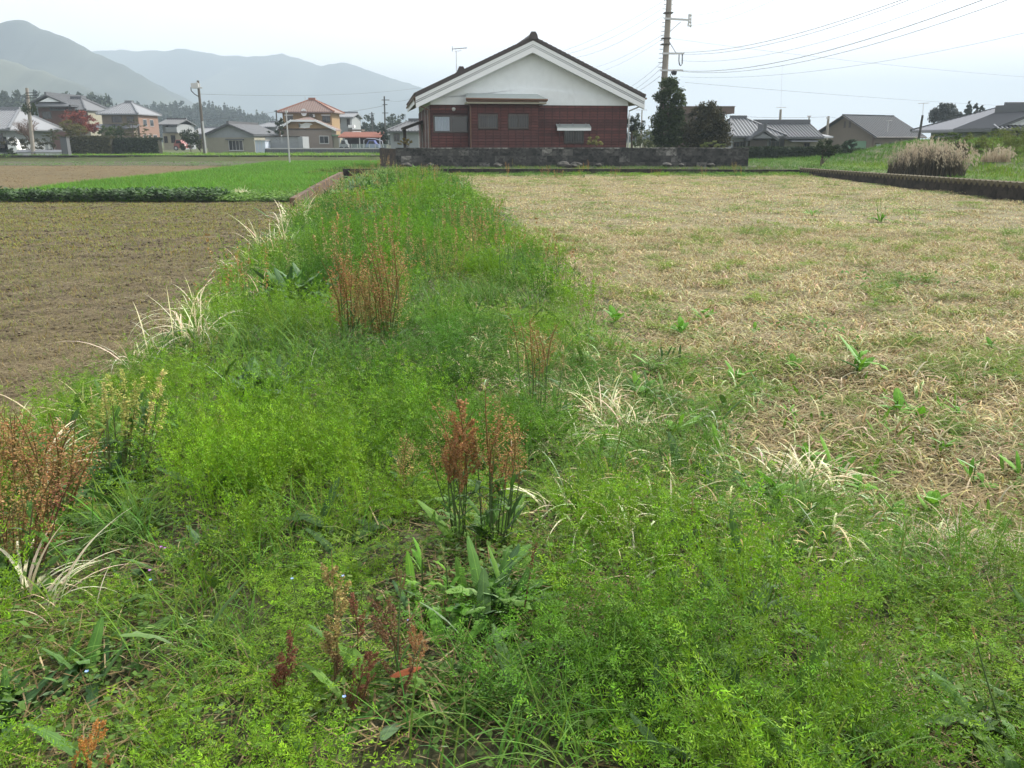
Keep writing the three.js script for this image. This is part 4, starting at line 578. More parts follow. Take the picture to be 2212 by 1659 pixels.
{ const { t, L } = pole('utility_pole', 'distant pole with one crossarm between the blue-roofed house and the tan house', [596.5, 238], [598, 290], 160, 0.16, MT.concrete, 0); new MB().bar(L(592, 240, 0.2), L(603, 240, 0.2), 0.12).build('crossarm', MT.wire, t); }
{ const { t, L } = pole('utility_pole', 'short thick pole rising above the tiled roof ridge carrying a radio aerial', [1686.5, 236.5], [1684, 300], 92, 0.17, MT.pole, 0); new MB().tube([L(1687, 237, 0), L(1688.5, 176, 0), L(1690.5, 140, 0)], 0.009, 5).bar(L(1677.5, 232, 0), L(1698, 232, 0), 0.05).build('radio_aerial', MT.alu, t); }
{ const { t, L } = pole('utility_pole', 'slim pole with a small top arm behind the right end of the tiled ridge', [1748, 250], [1747, 300], 120, 0.13, MT.pole, 0); new MB().bar(L(1744, 251, 0.1), L(1752, 251, 0.1), 0.14).build('crossarm', MT.alu, t); }
{ const { t, L } = pole('utility_pole', 'leaning pole in the gap between the tiled house and the tan barn house', [1790, 251], [1785.5, 300], 100, 0.18, MT.pole, 0); new MB().bar(L(1785, 255, 0.1), L(1791, 255, 0.1), 0.14).build('crossarm', MT.alu, t); }
{ const { t, L } = pole('utility_pole', 'grey leaning pole before the metal roof of the tan barn house', [1993, 249], [1982.5, 306], 66, 0.11, MT.concrete, 0.2); new MB().tube([L(1993, 249), L(1995, 223)], 0.018, 5).bar(L(1983.5, 223.5), L(2007, 222.5), 0.04).build('aerial', MT.alu, t); }
{ const { t, L } = pole('utility_pole', 'small pole with a cross bar seen through the gap right of the white gabled house', [1387, 237], [1386, 275], 130, 0.12, MT.pole, 0); new MB().bar(L(1374, 237.5, 0.1), L(1398, 237.5, 0.1), 0.07).build('crossarm', MT.alu, t); }

// wires: between two survey points, each at its own distance, sagging between
function wire(label, a, b, sag, r = 0.0085) {
  const p = at(...a), q = at(...b), pts = []; for (let k = 0; k <= 24; k++) { const t = k / 24; pts.push([lerp(p.x, q.x, t), lerp(p.y, q.y, t) - sag * 4 * t * (1 - t), lerp(p.z, q.z, t)]); }
  tag(new MB().tube(pts, r, 5).build('power_line', MT.wire), label, 'wire', 'power lines');
}
wire('uppermost power line from the tall pole down to behind the gable ridge', [1447, -6, 57.7], [1180, 120, 95], 0.45);
wire('second power line from the tall pole sagging to the gable ridge', [1447, 8, 57.7], [1180, 122, 95], 0.75);
wire('lowest of the three power lines sagging from the tall pole to the gable ridge', [1445, 26, 57.7], [1186, 126, 95], 0.95);
wire('faint power line from the upper arm of the tall pole toward the right roof slope', [1440, 70, 57.7], [1240, 152, 110], 0.60, 0.0072);
wire('fainter power line under the upper arm toward the right roof slope', [1438, 80, 57.7], [1236, 164, 110], 0.70, 0.0061);
wire('power line from the middle arm of the tall pole down behind the right eave', [1432, 132, 57.7], [1330, 200, 110], 0.40, 0.0097);
wire('power line just below the middle arm going down behind the right eave', [1430, 146, 57.7], [1330, 208, 110], 0.45, 0.0097);
wire('lowest cable from the tall pole down to the eave corner of the white gabled house', [1426, 164, 57.7], [1340, 212, 90], 0.25, 0.0109);
wire('power line from the uppermost insulator toward the top edge of the sky', [1493, 33, 57.7], [1680, -30, 34], 0.25, 0.0061);
wire('power line from the lower insulators toward the top edge of the sky', [1493, 55, 57.7], [1740, -34, 34], 0.30, 0.0061);
wire('upper black cable from the middle arm rising across the bright sky', [1478, 113, 57.7], [1990, -16, 30], 0.45, 0.0097);
wire('second black cable from the middle arm rising across the bright sky', [1478, 117, 57.7], [2020, -22, 30], 0.55, 0.0084);
wire('pale cable between the middle and lower arms crossing the bright sky', [1470, 131, 57.7], [2080, -14, 30], 0.70, 0.0061);
wire('thick black cable from the lowest arm rising across the bright sky', [1474, 153, 57.7], [2180, -22, 27], 0.70, 0.0109);
wire('lower of the two thick cables from the lowest arm of the tall pole', [1474, 154.5, 57.7], [2230, -20, 27], 0.80, 0.0084);
wire('thin cable from below the lowest arm drooping to the roofs on the far side', [1470, 166, 57.7], [2260, 60, 34], 0.60, 0.0054);
wire('faint line from the tall pole falling gently toward the big tiled house', [1450, 83, 57.7], [2300, 172, 75], 0.25, 0.0054);
wire('faint line above the tiled ridge toward the big tiled house', [1480, 178, 57.7], [2300, 234, 110], 0.20, 0.0072);
wire('cable running level from the flat-roofed building along the tiled ridge', [1570, 250, 88], [1790, 252, 100], 0.15, 0.0121);
wire('cable from the leaning pole to the roof of the tan barn house', [1790, 252, 100], [1856, 259, 78], 0.07, 0.0109);
wire('faint line from the concrete pole across the mountain foot', [428, 203, 92], [905, 190, 160], 0.60, 0.0121);
wire('dark cable from the farmhouse side to the single-arm distant pole', [300, 258, 150], [597, 241, 160], 0.70, 0.0212);
wire('cable between the distant pole with three crossarms and the house eave', [836, 216, 160], [905, 205, 120], 0.50, 0.0133);
wire('cable from the single-arm distant pole to the three-arm pole', [600, 240, 160], [830, 228, 160], 0.80, 0.0182);

// ---------------------------------------------------------------- trees and shrubs
const LEAF = leafy(1, 1, 1, 0.25);
function leaves(b, blobs, n, size, tones, o = {}) { // leaf faces through the volume of the blobs, thickest near their skin
  const tot = blobs.reduce((s, q) => s + q[3] * q[4], 0); b.tinted = true;
  for (const [x, y, z, rx, ry] of blobs) {
    const m = Math.round(n * rx * ry / tot), clumps = Array.from({ length: Math.max(5, Math.round(m / 55)) }, () => { const a = rr(0, 6.283), c = rr(-1, 1), q = Math.sqrt(1 - c * c), r = Math.cbrt(rr(0.25, 1)); return [Math.cos(a) * q * r, c * r, Math.sin(a) * q * r, mix3(tones[0], tones[1], R())]; });
    for (let k = 0; k < m; k++) {
      const c = pick(clumps), g = () => (R() + R() + R() - 1.5) * (o.loose ?? 0.28), px = x + (c[0] + g()) * rx, py = y + (c[1] + g()) * ry, pz = z + (c[2] + g()) * (o.rz ?? rx), s = size * rr(0.6, 1.3);
      const u = V(rr(-1, 1), rr(-1, 1) + (o.up ?? 0), rr(-1, 1)).normalize(), w = V(rr(-1, 1), rr(-1, 1), rr(-1, 1)).cross(u).normalize(), f = o.thin ?? 0.45;
      const j = rr(0.75, 1.25); b.k = c[3].map((v) => v * j); const P = (i, l) => [px + u.x * i * s + w.x * l * s * f, py + u.y * i * s + w.y * l * s * f, pz + u.z * i * s + w.z * l * s * f];
      b.face(P(-0.5, 0), P(0, -0.5), P(0.5, 0), P(0, 0.5));
    }
  }
}
function limbs(b, from, blobs, r) { for (const [x, y, z] of blobs) { const m = [lerp(from[0], x, 0.45) + rr(-0.1, 0.1), lerp(from[1], y, 0.6), lerp(from[2], z, 0.4)]; b.tube([from, m, [x, y, z]], (t) => r * (1 - 0.75 * t), 6); } }
const bark = std(0.12, 0.09, 0.07, 0.95);
function tree(name, label, cat, foot, d, blobsPx, n, size, tones, o = {}) { // blobs as [px, py, rx, ry] at distance d
  const base = o.y ?? 0, f = at(foot, 300, d), t = thing(name, label, cat, [f.x, base, f.z], 0, o.group);
  const blobs = blobsPx.map(([px, py, rx, ry, dz]) => { const c = at(px, py, d), e = at(px + rx, py, d), u = at(px, py - ry, d); return [c.x - f.x, c.y - base, dz ?? rr(-0.3, 0.3) * (e.x - c.x), e.x - c.x, u.y - c.y]; });
  const w = new MB(), top = blobs.reduce((m, q) => Math.max(m, q[1]), 0), r = o.trunk ?? Math.max(0.05, top * 0.035);
  w.tube([[0, -0.3, 0], [rr(-0.1, 0.1), top * 0.4, 0], [blobs[0][0] * 0.6, top * 0.8, 0]], (k) => r * (1 - 0.5 * k), 8); limbs(w, [0, top * 0.3, 0], blobs, r * 0.5); w.build(o.shrub ? 'stem' : 'trunk', bark, t);
  const c = new MB(); leaves(c, blobs, n, size, tones, o); c.build(o.shrub ? 'foliage' : 'crown', o.mat ?? LEAF, t);
  return t;
}
const DG = [[0.020, 0.034, 0.016], [0.045, 0.066, 0.024]], MG = [[0.035, 0.060, 0.018], [0.075, 0.115, 0.030]], YG = [[0.12, 0.15, 0.04], [0.22, 0.24, 0.07]], RD = [[0.15, 0.035, 0.03], [0.30, 0.085, 0.06]], FAR = [[0.022, 0.036, 0.022], [0.04, 0.055, 0.03]];
tree('tall_garden_tree', 'tall dark tree with clumped crown in front of the tall concrete pole beside the house', 'tree', 1440, 55, [[1443, 190, 20, 20], [1460, 200, 16, 16], [1432, 212, 17, 14], [1462, 218, 18, 12], [1444, 228, 18, 14], [1424, 252, 18, 18], [1448, 255, 22, 20], [1465, 248, 16, 14], [1432, 285, 26, 22], [1460, 280, 24, 22], [1440, 308, 34, 16], [1470, 305, 26, 16]], 13000, 0.18, [[0.020, 0.038, 0.013], [0.065, 0.095, 0.026]], { loose: 0.44 });
tree('round_garden_tree', 'broad dark reddish-green tree right of the tall garden tree above the block wall', 'tree', 1528, 54, [[1526, 236, 20, 16], [1512, 252, 20, 18], [1543, 255, 22, 20], [1506, 280, 26, 22], [1530, 275, 26, 24], [1552, 280, 24, 24], [1528, 302, 38, 16], [1556, 304, 22, 14], [1502, 304, 24, 14]], 13000, 0.18, [[0.024, 0.032, 0.016], [0.085, 0.075, 0.038]], { loose: 0.44 });
tree('garden_shrub', 'pale green loose shrub between the white gabled house and the tall garden tree', 'shrub', 1390, 53, [[1392, 296, 24, 20], [1378, 304, 14, 14], [1405, 306, 16, 12]], 1500, 0.13, [[0.09, 0.12, 0.05], [0.16, 0.18, 0.09]], { shrub: true });
tree('back_garden_tree', 'small dark tree behind the pale green shrub in the gap beside the house', 'tree', 1366, 66, [[1366, 262, 14, 22], [1376, 272, 14, 20], [1364, 285, 16, 16]], 1800, 0.16, DG);
tree('garden_shrub', 'yellow-green shrub peeping over the block wall before the small canopy window', 'shrub', 1287, 51.6, [[1285, 303, 14, 9], [1296, 306, 10, 8], [1275, 308, 8, 6]], 900, 0.10, [[0.17, 0.17, 0.05], [0.26, 0.25, 0.08]], { shrub: true });
tree('garden_shrub', 'orange-green shrub at the left end of the block wall beside the hipped house', 'shrub', 880, 53, [[880, 304, 11, 8], [870, 310, 9, 6]], 500, 0.10, [[0.20, 0.16, 0.05], [0.26, 0.20, 0.06]], { shrub: true });
tree('garden_shrub', 'low yellow-green leafy shrub along the block wall below the round garden tree', 'shrub', 1535, 51.6, [[1515, 314, 12, 6], [1540, 312, 16, 7], [1560, 316, 12, 5]], 800, 0.09, [[0.11, 0.15, 0.04], [0.18, 0.20, 0.07]], { shrub: true });
tree('leaning_tree', 'small dark leaning tree on the grass bank in front of the dark hedge', 'tree', 1782, 46, [[1790, 318, 20, 18], [1774, 322, 14, 18], [1800, 328, 14, 14], [1782, 308, 16, 10]], 2600, 0.11, DG, { y: -0.2 });
tree('round_bush', 'round dark bush before the green garage opening of the tan barn house', 'bush', 1836, 64, [[1832, 310, 15, 11], [1822, 317, 12, 9], [1846, 316, 12, 9]], 1500, 0.13, [[0.025, 0.045, 0.025], [0.05, 0.075, 0.035]], { shrub: true });
tree('dark_round_tree', 'dark rounded evergreen just left of the foot of the concrete pole', 'tree', 410, 100, [[408, 296, 17, 17], [416, 306, 15, 16], [402, 310, 12, 14]], 2200, 0.22, DG);
tree('garden_shrub', 'pale brownish-green shrub between the dark round tree and the concrete pole', 'shrub', 430, 101, [[430, 302, 9, 20], [424, 312, 8, 14]], 700, 0.2, [[0.09, 0.095, 0.05], [0.13, 0.12, 0.06]], { shrub: true });
tree('red_maple', 'rusty red leafy maple in front of the dark roofed house', 'tree', 172, 100, [[152, 253, 20, 14], [174, 255, 20, 16], [190, 264, 18, 14], [200, 276, 14, 12], [180, 278, 18, 12]], 4200, 0.2, RD);
tree('golden_shrub', 'golden-green bushy shrub between the red maple and the stone pillar', 'shrub', 155, 97, [[152, 272, 18, 12], [165, 280, 18, 12], [148, 286, 16, 8]], 2600, 0.18, [[0.09, 0.085, 0.02], [0.17, 0.15, 0.04]], { shrub: true });
tree('green_bush', 'mid green leafy bush between the red maple and the clipped pine', 'bush', 240, 97, [[228, 285, 16, 12], [246, 284, 16, 12], [258, 290, 14, 10]], 2200, 0.18, MG, { shrub: true });
tree('clipped_pine', 'garden pine clipped into flat layered pads before the grey roofed house', 'tree', 288, 97, [[287, 261, 10, 4], [280, 270, 16, 5], [300, 271, 12, 4], [272, 279, 18, 5], [300, 281, 16, 5], [262, 288, 16, 4], [288, 290, 18, 5], [315, 291, 16, 4], [258, 276, 10, 4], [310, 297, 20, 4]], 3600, 0.16, [[0.06, 0.07, 0.025], [0.11, 0.11, 0.04]], { loose: 0.2, thin: 0.2 });
tree('clipped_pine', 'low garden pine with flat pads between the bare tree and the stone pillar', 'tree', 112, 86, [[114, 283, 14, 5], [104, 291, 16, 5], [122, 294, 12, 4], [110, 302, 18, 5]], 2000, 0.15, [[0.05, 0.06, 0.025], [0.09, 0.10, 0.04]], { loose: 0.2, thin: 0.2 });
tree('wall_shrub', 'dark shrub at the near end of the white garden wall beside the parked van', 'shrub', 22, 83, [[20, 332, 14, 10], [28, 338, 10, 8], [10, 340, 10, 7]], 900, 0.16, DG, { shrub: true, y: -0.3 });
tree('garden_shrub', 'dark sprawling bushes behind the white garden wall under the bare tree', 'shrub', 60, 86, [[40, 305, 16, 12], [70, 312, 22, 12], [100, 316, 18, 10], [20, 306, 14, 10]], 2200, 0.17, [[0.04, 0.045, 0.025], [0.08, 0.075, 0.04]], { shrub: true });
tree('tan_house_pine', 'dark slanting tree at the left corner of the tan house behind the panel shed', 'tree', 604, 112, [[604, 262, 8, 8], [602, 272, 12, 10], [606, 284, 12, 8], [576, 291, 14, 7]], 1600, 0.22, DG);
tree('carport_tree', 'dark tree between the carport and the hipped house', 'tree', 826, 110, [[826, 288, 9, 14], [832, 300, 8, 12], [820, 282, 7, 9]], 1100, 0.22, FAR);
{ // bare tree: branching twigs
  const d = 85, f = at(72, 320, d), t = thing('bare_tree', 'leafless brown garden tree in front of the pale grey farmhouse roof', 'tree', [f.x, 0, f.z]); const b = new MB();
  const grow = (p, dir, len, r, n) => { const e = [p[0] + dir.x * len, p[1] + dir.y * len, p[2] + dir.z * len]; b.tube([p, e], (k) => r * (1 - 0.35 * k), 5); if (n) for (let k = 0; k < (n > 3 ? 4 : 3); k++) grow(e, dir.clone().add(V(rr(-0.9, 0.9), rr(-0.25, 0.7), rr(-0.9, 0.9))).normalize(), len * rr(0.62, 0.86), r * 0.62, n - 1); };
  grow([0, -0.2, 0], V(0.05, 1, 0), 1.1, 0.13, 5); b.build('branches', std(0.17, 0.12, 0.10, 0.95), t);
}
{ // clump of tall reeds on the right bank, and shrubs behind it
  const reed = (name, label, px0, px1, py0, py1, d, n, tones, y) => { const a = at(px0, py1, d), c = at(px1, py1, d), h = at(px0, py0, d).y - y, t = thing(name, label, 'reeds', [(a.x + c.x) / 2, y, a.z]), w = (c.x - a.x) / 2, mats = leafy(1, 1, 1, 0.3);
    const g = new MB(), st = new MB(); g.tinted = st.tinted = true;
    for (let k = 0; k < n; k++) { const s = rr(-1, 1), x = s * w * 0.75, z = rr(-1, 1) * w * 0.6, q = Math.sqrt(1 - s * s * 0.7), hh = h * q * rr(0.35, 1), az = rr(0, 6.28), lean = rr(0.15, 1.3) * hh * 0.6 + s * 0.1, px = [], W = rr(0.010, 0.022); for (let i = 0; i <= 5; i++) { const u = i / 5; px.push([x + Math.cos(az) * lean * u * u, hh * (u - 0.22 * u * u * u * rr(0.6, 1.6)), z + Math.sin(az) * lean * u * u]); }
      g.k = mix3(tones[0], tones[1], R()); for (let i = 0; i < 5; i++) { const w0 = W * (1 - i / 5.2), w1 = W * (1 - (i + 1) / 5.2), sx = -Math.sin(az), sz = Math.cos(az), P = (p, m) => [p[0] + sx * m, p[1], p[2] + sz * m]; g.face(P(px[i], -w0), P(px[i], w0), P(px[i + 1], w1), P(px[i + 1], -w1)); }
      if (k % 9 === 0) { const e = px[5]; st.k = mix3([0.42, 0.34, 0.24], [0.6, 0.52, 0.40], R()); for (let m = 0; m < 10; m++) { const p = [e[0] + rr(-0.05, 0.05), e[1] + rr(-0.02, 0.28) , e[2] + rr(-0.05, 0.05)]; st.face(p, [p[0] + 0.025, p[1] + 0.03, p[2]], [p[0] + 0.02 + Math.cos(az) * 0.05, p[1] - 0.07, p[2]]); } } }
    g.build('reed_blades', mats, t); st.build('plumes', mats, t); return t; };
  reed('reed_clump', 'big grey-brown twiggy clump of dead reeds on the bank behind the scalloped wall', 1915, 2080, 294, 374, 33, 4200, [[0.055, 0.05, 0.04], [0.20, 0.17, 0.125]], 0.16);
  reed('reed_clump', 'small pale straw reed clump on the green bank below the big tiled house', 2118, 2182, 318, 350, 36, 420, [[0.30, 0.24, 0.16], [0.50, 0.41, 0.30]], 0.62);
  tree('bank_shrub', 'dark brown-green thicket beside the big reed clump on the bank', 'shrub', 2064, 36, [[2050, 318, 26, 20], [2068, 330, 22, 20], [2036, 340, 26, 16]], 2600, 0.09, [[0.06, 0.05, 0.035], [0.12, 0.10, 0.06]], { shrub: true, y: 0.3, thin: 0.25 });
  tree('bank_shrub', 'feathery yellow-green thicket below the eaves of the big tiled house', 'shrub', 2150, 40, [[2112, 305, 26, 18], [2150, 300, 34, 20], [2195, 296, 34, 22], [2240, 300, 34, 22], [2130, 320, 30, 16], [2190, 318, 36, 18], [2095, 322, 20, 14]], 9000, 0.10, [[0.085, 0.12, 0.02], [0.18, 0.21, 0.045]], { shrub: true, y: 0.5, thin: 0.22, up: 0.8 });
  tree('bank_shrub', 'bright green bush under the left eave tip of the big tiled house', 'shrub', 2085, 42, [[2085, 296, 12, 8], [2060, 293, 14, 7], [2030, 297, 18, 7]], 1500, 0.10, [[0.05, 0.09, 0.02], [0.11, 0.16, 0.04]], { shrub: true, y: 0.5 });
}
// clipped hedges
function hedge(label, px0, px1, pyTop, d, deep, tones, y = -0.05, n = 2500) {
  const a = at(px0, 320, d), c = at(px1, 320, d), h = at(px0, pyTop, d).y - y, t = thing('hedge', label, 'hedge', [a.x, y, a.z]), b = new MB(); b.tinted = true;
  new MB().box(0.1, 0, -deep + 0.1, c.x - a.x - 0.1, h - 0.12, -0.12).build('twigs', std(0.03, 0.03, 0.02, 0.95), t);
  const W = c.x - a.x; for (let k = 0; k < n; k++) { const top = R() < 0.35, x = rr(0, W), yy = top ? h + rr(-0.08, 0.05) : rr(0.05, h), z = top ? rr(-deep, 0) : rr(-0.14, 0.04) + 0.05 * NOISE.noise(x * 1.3, yy * 1.3, d), s = rr(0.10, 0.20), al = rr(0, 6.28), u = [Math.cos(al) * s, Math.sin(al) * s, rr(-s, s)], w = [-Math.sin(al) * s * 0.5, Math.cos(al) * s * 0.5, rr(-s, s) * 0.5]; b.k = mix3(tones[0], tones[1], R()); b.face([x - u[0], yy - u[1], z - u[2]], [x - w[0], yy - w[1], z - w[2]], [x + u[0], yy + u[1], z + u[2]], [x + w[0], yy + w[1], z + w[2]]); }
  b.build('foliage', LEAF, t); return t;
}
hedge('tall clipped brownish-green hedge beside the stone pillar below the red maple', 142, 239, 296, 90, 1.5, [[0.05, 0.05, 0.025], [0.10, 0.095, 0.045]]);
hedge('dark green clipped hedge below the clipped pine and the grey roofed house', 239.5, 341, 300, 91, 1.5, [[0.025, 0.038, 0.022], [0.055, 0.07, 0.035]]);
hedge('long dark clipped hedge in front of the tiled house', 1600, 1815, 321, 62, 1.2, [[0.018, 0.030, 0.016], [0.042, 0.060, 0.026]], -0.05, 3500);
hedge('dark low hedge in front of the tan barn house', 1816, 1935, 326, 58, 1.0, [[0.016, 0.028, 0.016], [0.035, 0.052, 0.024]], -0.05, 2200);

// woods far off: a rounded wooded hill, and bands of trees behind the village
{
  const g = []; for (let v = 0; v < 3; v++) { const b = new MB(); leaves(b, v < 2 ? [[0, 0.55, 0, 0.34, 0.42], [0.1, 0.35, 0.05, 0.36, 0.3], [-0.1, 0.3, -0.05, 0.36, 0.28]] : [[0, 0.3, 0, 0.24, 0.28], [0, 0.6, 0, 0.15, 0.26], [0, 0.86, 0, 0.07, 0.18]], 260, 0.13, [[0.7, 0.8, 0.7], [1.2, 1.2, 1.1]]); b.tint(1, 1, 1); g.push(b.geo()); }
  const far = std(1, 1, 1, 0.95, { vertexColors: true });
  const prof = [[230, 232], [300, 222], [345, 219], [400, 219], [450, 220], [500, 227], [545, 243], [575, 258], [600, 270], [640, 282]].map(([x, y]) => at(x, y, 520));
  const P = prof.map((p) => [p.x, p.y]), hb = new MB(); hb.tinted = true; const xs = span(P[0][0] - 120, P[P.length - 1][0] + 20, 60), hy = (x, z) => { const t = clamp((z + 640) / 240, 0, 1), w = Math.sin(Math.PI * Math.min(t / 0.5 * 0.5, 0.5) ) * (1 - sstep(t, 0.5, 1)); return -2 + (interp(P, x) - 9) * clamp(w, 0, 1); };
  for (let j = 0; j <= 20; j++) xs.forEach((x) => { const z = -640 + j * 12; hb.k = [0.03, 0.045, 0.022]; hb.v(x, hy(x, z), z); }); for (let j = 0; j < 20; j++) for (let i = 0; i < 60; i++) { const a = j * 61 + i; hb.i.push(a, a + 61, a + 1, a + 1, a + 61, a + 62); }
  structure(hb.build('wooded_hill', std(1, 1, 1, 0.95, { vertexColors: true }), scene, true));
  const wood = (label, n, where, hs, gs) => { for (const v of gs) { const list = []; for (let k = 0; k < n / gs.length; k++) { const p = where(); const s = rr(...hs); list.push({ ...p, ry: rr(0, 6.28), s, sy: s * rr(0.8, 1.15), c: mix3([0.022, 0.038, 0.02], [0.06, 0.075, 0.034], R() * R()) }); } tag(copies('far_wood', g[v], far, list), label + (v === 2 ? ', the pointed conifers' : v ? ', the rounder crowns' : ', the broad crowns'), 'wood'); } };
  wood('dark wood covering the rounded hill behind the cream house', 2600, () => { const x = rr(P[0][0] - 110, P[P.length - 1][0]), z = rr(-620, -410); return { x, z, y: hy(x, z) - 2 }; }, [8, 13], [0, 1, 2]);
  wood('band of trees behind the carport and the grey house', 90, () => { const p = at(rr(720, 900), 300, rr(220, 260)); return { x: p.x, z: p.z, y: -0.5 }; }, [4.5, 8], [0, 2]);
  wood('dark treeline on the low rise behind the dark roofed house', 420, () => { const d = rr(300, 360), px = rr(-160, 235), p = at(px, 262 + 14 * NOISE.noise(px * 0.02, 3, 1), d); return { x: p.x, z: p.z, y: p.y - 4 }; }, [9, 14], [0, 1]);
  wood('low trees along the foot of the far hills beyond the houses', 260, () => { const px = rr(380, 1420), p = at(px, 296, rr(380, 480)); return { x: p.x, z: p.z, y: -1 }; }, [5, 8], [0, 1]);
  tree('round_crowned_tree', 'open round-crowned tree rising behind the metal roof of the tan barn house', 'tree', 2035, 130, [[2048, 238, 18, 14], [2030, 240, 14, 14], [2018, 248, 12, 12], [2060, 255, 18, 14], [2038, 258, 24, 14]], 5200, 0.34, [[0.03, 0.036, 0.03], [0.055, 0.06, 0.045]], { loose: 0.36 });
  tree('conifer', 'broad pointed conifer rising behind the ridge of the big tiled house', 'tree', 2092, 132, [[2092, 226, 4, 8], [2091, 238, 8, 9], [2089, 252, 13, 11]], 1300, 0.36, FAR, { loose: 0.34 });
  tree('conifer', 'slim pointed conifer in the middle of the three behind the big tiled house', 'tree', 2108, 132, [[2108, 228, 2.5, 7], [2108, 238, 5, 8], [2106, 252, 8, 10]], 700, 0.34, FAR, { loose: 0.34 });
  tree('conifer', 'small pointed conifer nearest the ridge end of the big tiled house', 'tree', 2121, 132, [[2122, 230, 2.5, 6], [2121, 240, 5, 8]], 500, 0.34, FAR, { loose: 0.34 });
}

// ---------------------------------------------------------------- ground plants: clump shapes
const many = (n, f) => Array.from({ length: n }, f);
const blade = (b, x, z, az, len, wid, lean, curl, seg, y0 = 0) => { // a ribbon that rises, leans and curls over
  const dx = Math.cos(az), dz = Math.sin(az); let px = x, py = y0, pz = z, ang = lean, prev = null; const tw = rr(-0.5, 0.5);
  for (let k = 0; k <= seg; k++) {
    const t = k / seg, w = wid * (t < 0.25 ? 0.75 + t : 1 - Math.pow((t - 0.25) / 0.78, 1.6)), a2 = az + Math.PI / 2 + tw * t, sx = Math.cos(a2) * w * 0.5, sz = Math.sin(a2) * w * 0.5;
    const L = b.v(px - sx, py, pz - sz), Q = b.v(px + sx, py, pz + sz); if (prev) b.i.push(prev[0], prev[1], Q, prev[0], Q, L); prev = [L, Q];
    ang += curl / seg; const s = len / seg; px += dx * Math.sin(ang) * s; py += Math.cos(ang) * s; pz += dz * Math.sin(ang) * s;
  }
};
const diamond = (b, p, u, w) => { const a = b.v(p[0], p[1], p[2]), c = b.v(p[0] + u[0] * 0.5 + w[0], p[1] + u[1] * 0.5 + w[1], p[2] + u[2] * 0.5 + w[2]), d = b.v(p[0] + u[0], p[1] + u[1], p[2] + u[2]), e = b.v(p[0] + u[0] * 0.5 - w[0], p[1] + u[1] * 0.5 - w[1], p[2] + u[2] * 0.5 - w[2]); b.i.push(a, c, d, a, d, e); };
function vetch(stems, nodes, pairs, ll, lw, rad, h, tufts = 0) { // thin climbing stems set with narrow feather leaves, in bushy tufts
  const b = new MB(); b.tinted = true; const T = many(tufts, () => { const a = rr(0, 6.28), r = rad * Math.sqrt(R()); return [Math.cos(a) * r, Math.sin(a) * r, rr(0.5, 1.25), rr(0.75, 1.2)]; });
  for (let s = 0; s < stems; s++) {
    const az = rr(0, 6.28), r0 = rad * Math.sqrt(R()), tf = tufts ? T[s % tufts] : [0, 0, 1, 1], q0 = tufts ? 0.25 : 1, x0 = tf[0] + Math.cos(az) * r0 * q0, z0 = tf[1] + Math.sin(az) * r0 * q0, la = tufts ? az + rr(-0.7, 0.7) : rr(0, 6.28), lean = rr(0.1, 0.9), H = h * rr(0.6, 1.1) * tf[2], tone = rr(0.75, 1.2) * tf[3], yel = rr(0.85, 1.1);
    const P = (t) => [x0 + Math.cos(la) * lean * H * t * t, H * t * (1 - 0.12 * t), z0 + Math.sin(la) * lean * H * t * t];
    b.k = [1.0 * tone * yel, 0.95 * tone, 0.8 * tone]; blade(b, x0, z0, la, H * 1.08, Math.max(lw * 0.5, 0.0016), 0.05, lean * 1.2, 4);
    for (let n = 0; n < nodes; n++) {
      const t = 0.2 + 0.8 * (n + R()) / nodes, p = P(t), a = rr(0, 6.28), up = rr(0.2, 1.25), L = pairs * ll * rr(0.45, 0.8), dir = [Math.cos(a) * Math.cos(up), Math.sin(up), Math.sin(a) * Math.cos(up)], k = rr(0.75, 1.25); b.k = [tone * k * yel, tone * k, tone * k * 0.85];
      for (let q = 1; q <= pairs; q++) { const f = (q - rr(0, 0.5)) / pairs, c = [p[0] + dir[0] * L * f, p[1] + dir[1] * L * f - 0.2 * L * f * f, p[2] + dir[2] * L * f], s2 = ll * rr(0.7, 1.2) * (1.05 - 0.3 * f); for (const m of [-1, 1]) { if (R() < 0.12) continue; const w = V(-Math.sin(a) * m + rr(-0.5, 0.5), rr(-0.5, 0.7), Math.cos(a) * m + rr(-0.5, 0.5)).addScaledVector(V(...dir), 0.8).normalize(), v = V(...dir).addScaledVector(w, -w.dot(V(...dir))).addScaledVector(V(rr(-1, 1), rr(-1, 1), rr(-1, 1)), 0.5).normalize(); diamond(b, c, [w.x * s2, w.y * s2, w.z * s2], [v.x * lw * 0.5, v.y * lw * 0.5, v.z * lw * 0.5]); } }
    }
  }
  return b.geo();
}
function tuft(n, rad, len, wid, lean, curl, tones, seg = 5, wide = 1) {
  const b = new MB(); b.tinted = true;
  for (let k = 0; k < n; k++) { const a = rr(0, 6.28), r = rad * Math.sqrt(R()); b.k = mix3(pick(tones), pick(tones), R()).map((v) => v * rr(0.8, 1.2)); blade(b, Math.cos(a) * r, Math.sin(a) * r, rr(0, 6.28) * wide + a * (1 - wide), len * rr(0.5, 1.15), wid * rr(0.6, 1.3), rr(...lean), rr(...curl), seg); }
  return b.geo();
}
function broad(n, rad, h, s) { // low rounded leaves
  const b = new MB(); b.tinted = true;
  for (let k = 0; k < n; k++) { const a = rr(0, 6.28), r = rad * Math.sqrt(R()), y = h * rr(0.1, 1), L = s * rr(0.6, 1.2), az = rr(0, 6.28), tl = rr(-0.2, 0.8), j = rr(0.75, 1.25); b.k = [j, j, j * 0.9]; diamond(b, [Math.cos(a) * r, y, Math.sin(a) * r], [Math.cos(az) * L, tl * L, Math.sin(az) * L], [-Math.sin(az) * L * 0.36, rr(-0.1, 0.1) * L, Math.cos(az) * L * 0.36]); }
  return b.geo();
}
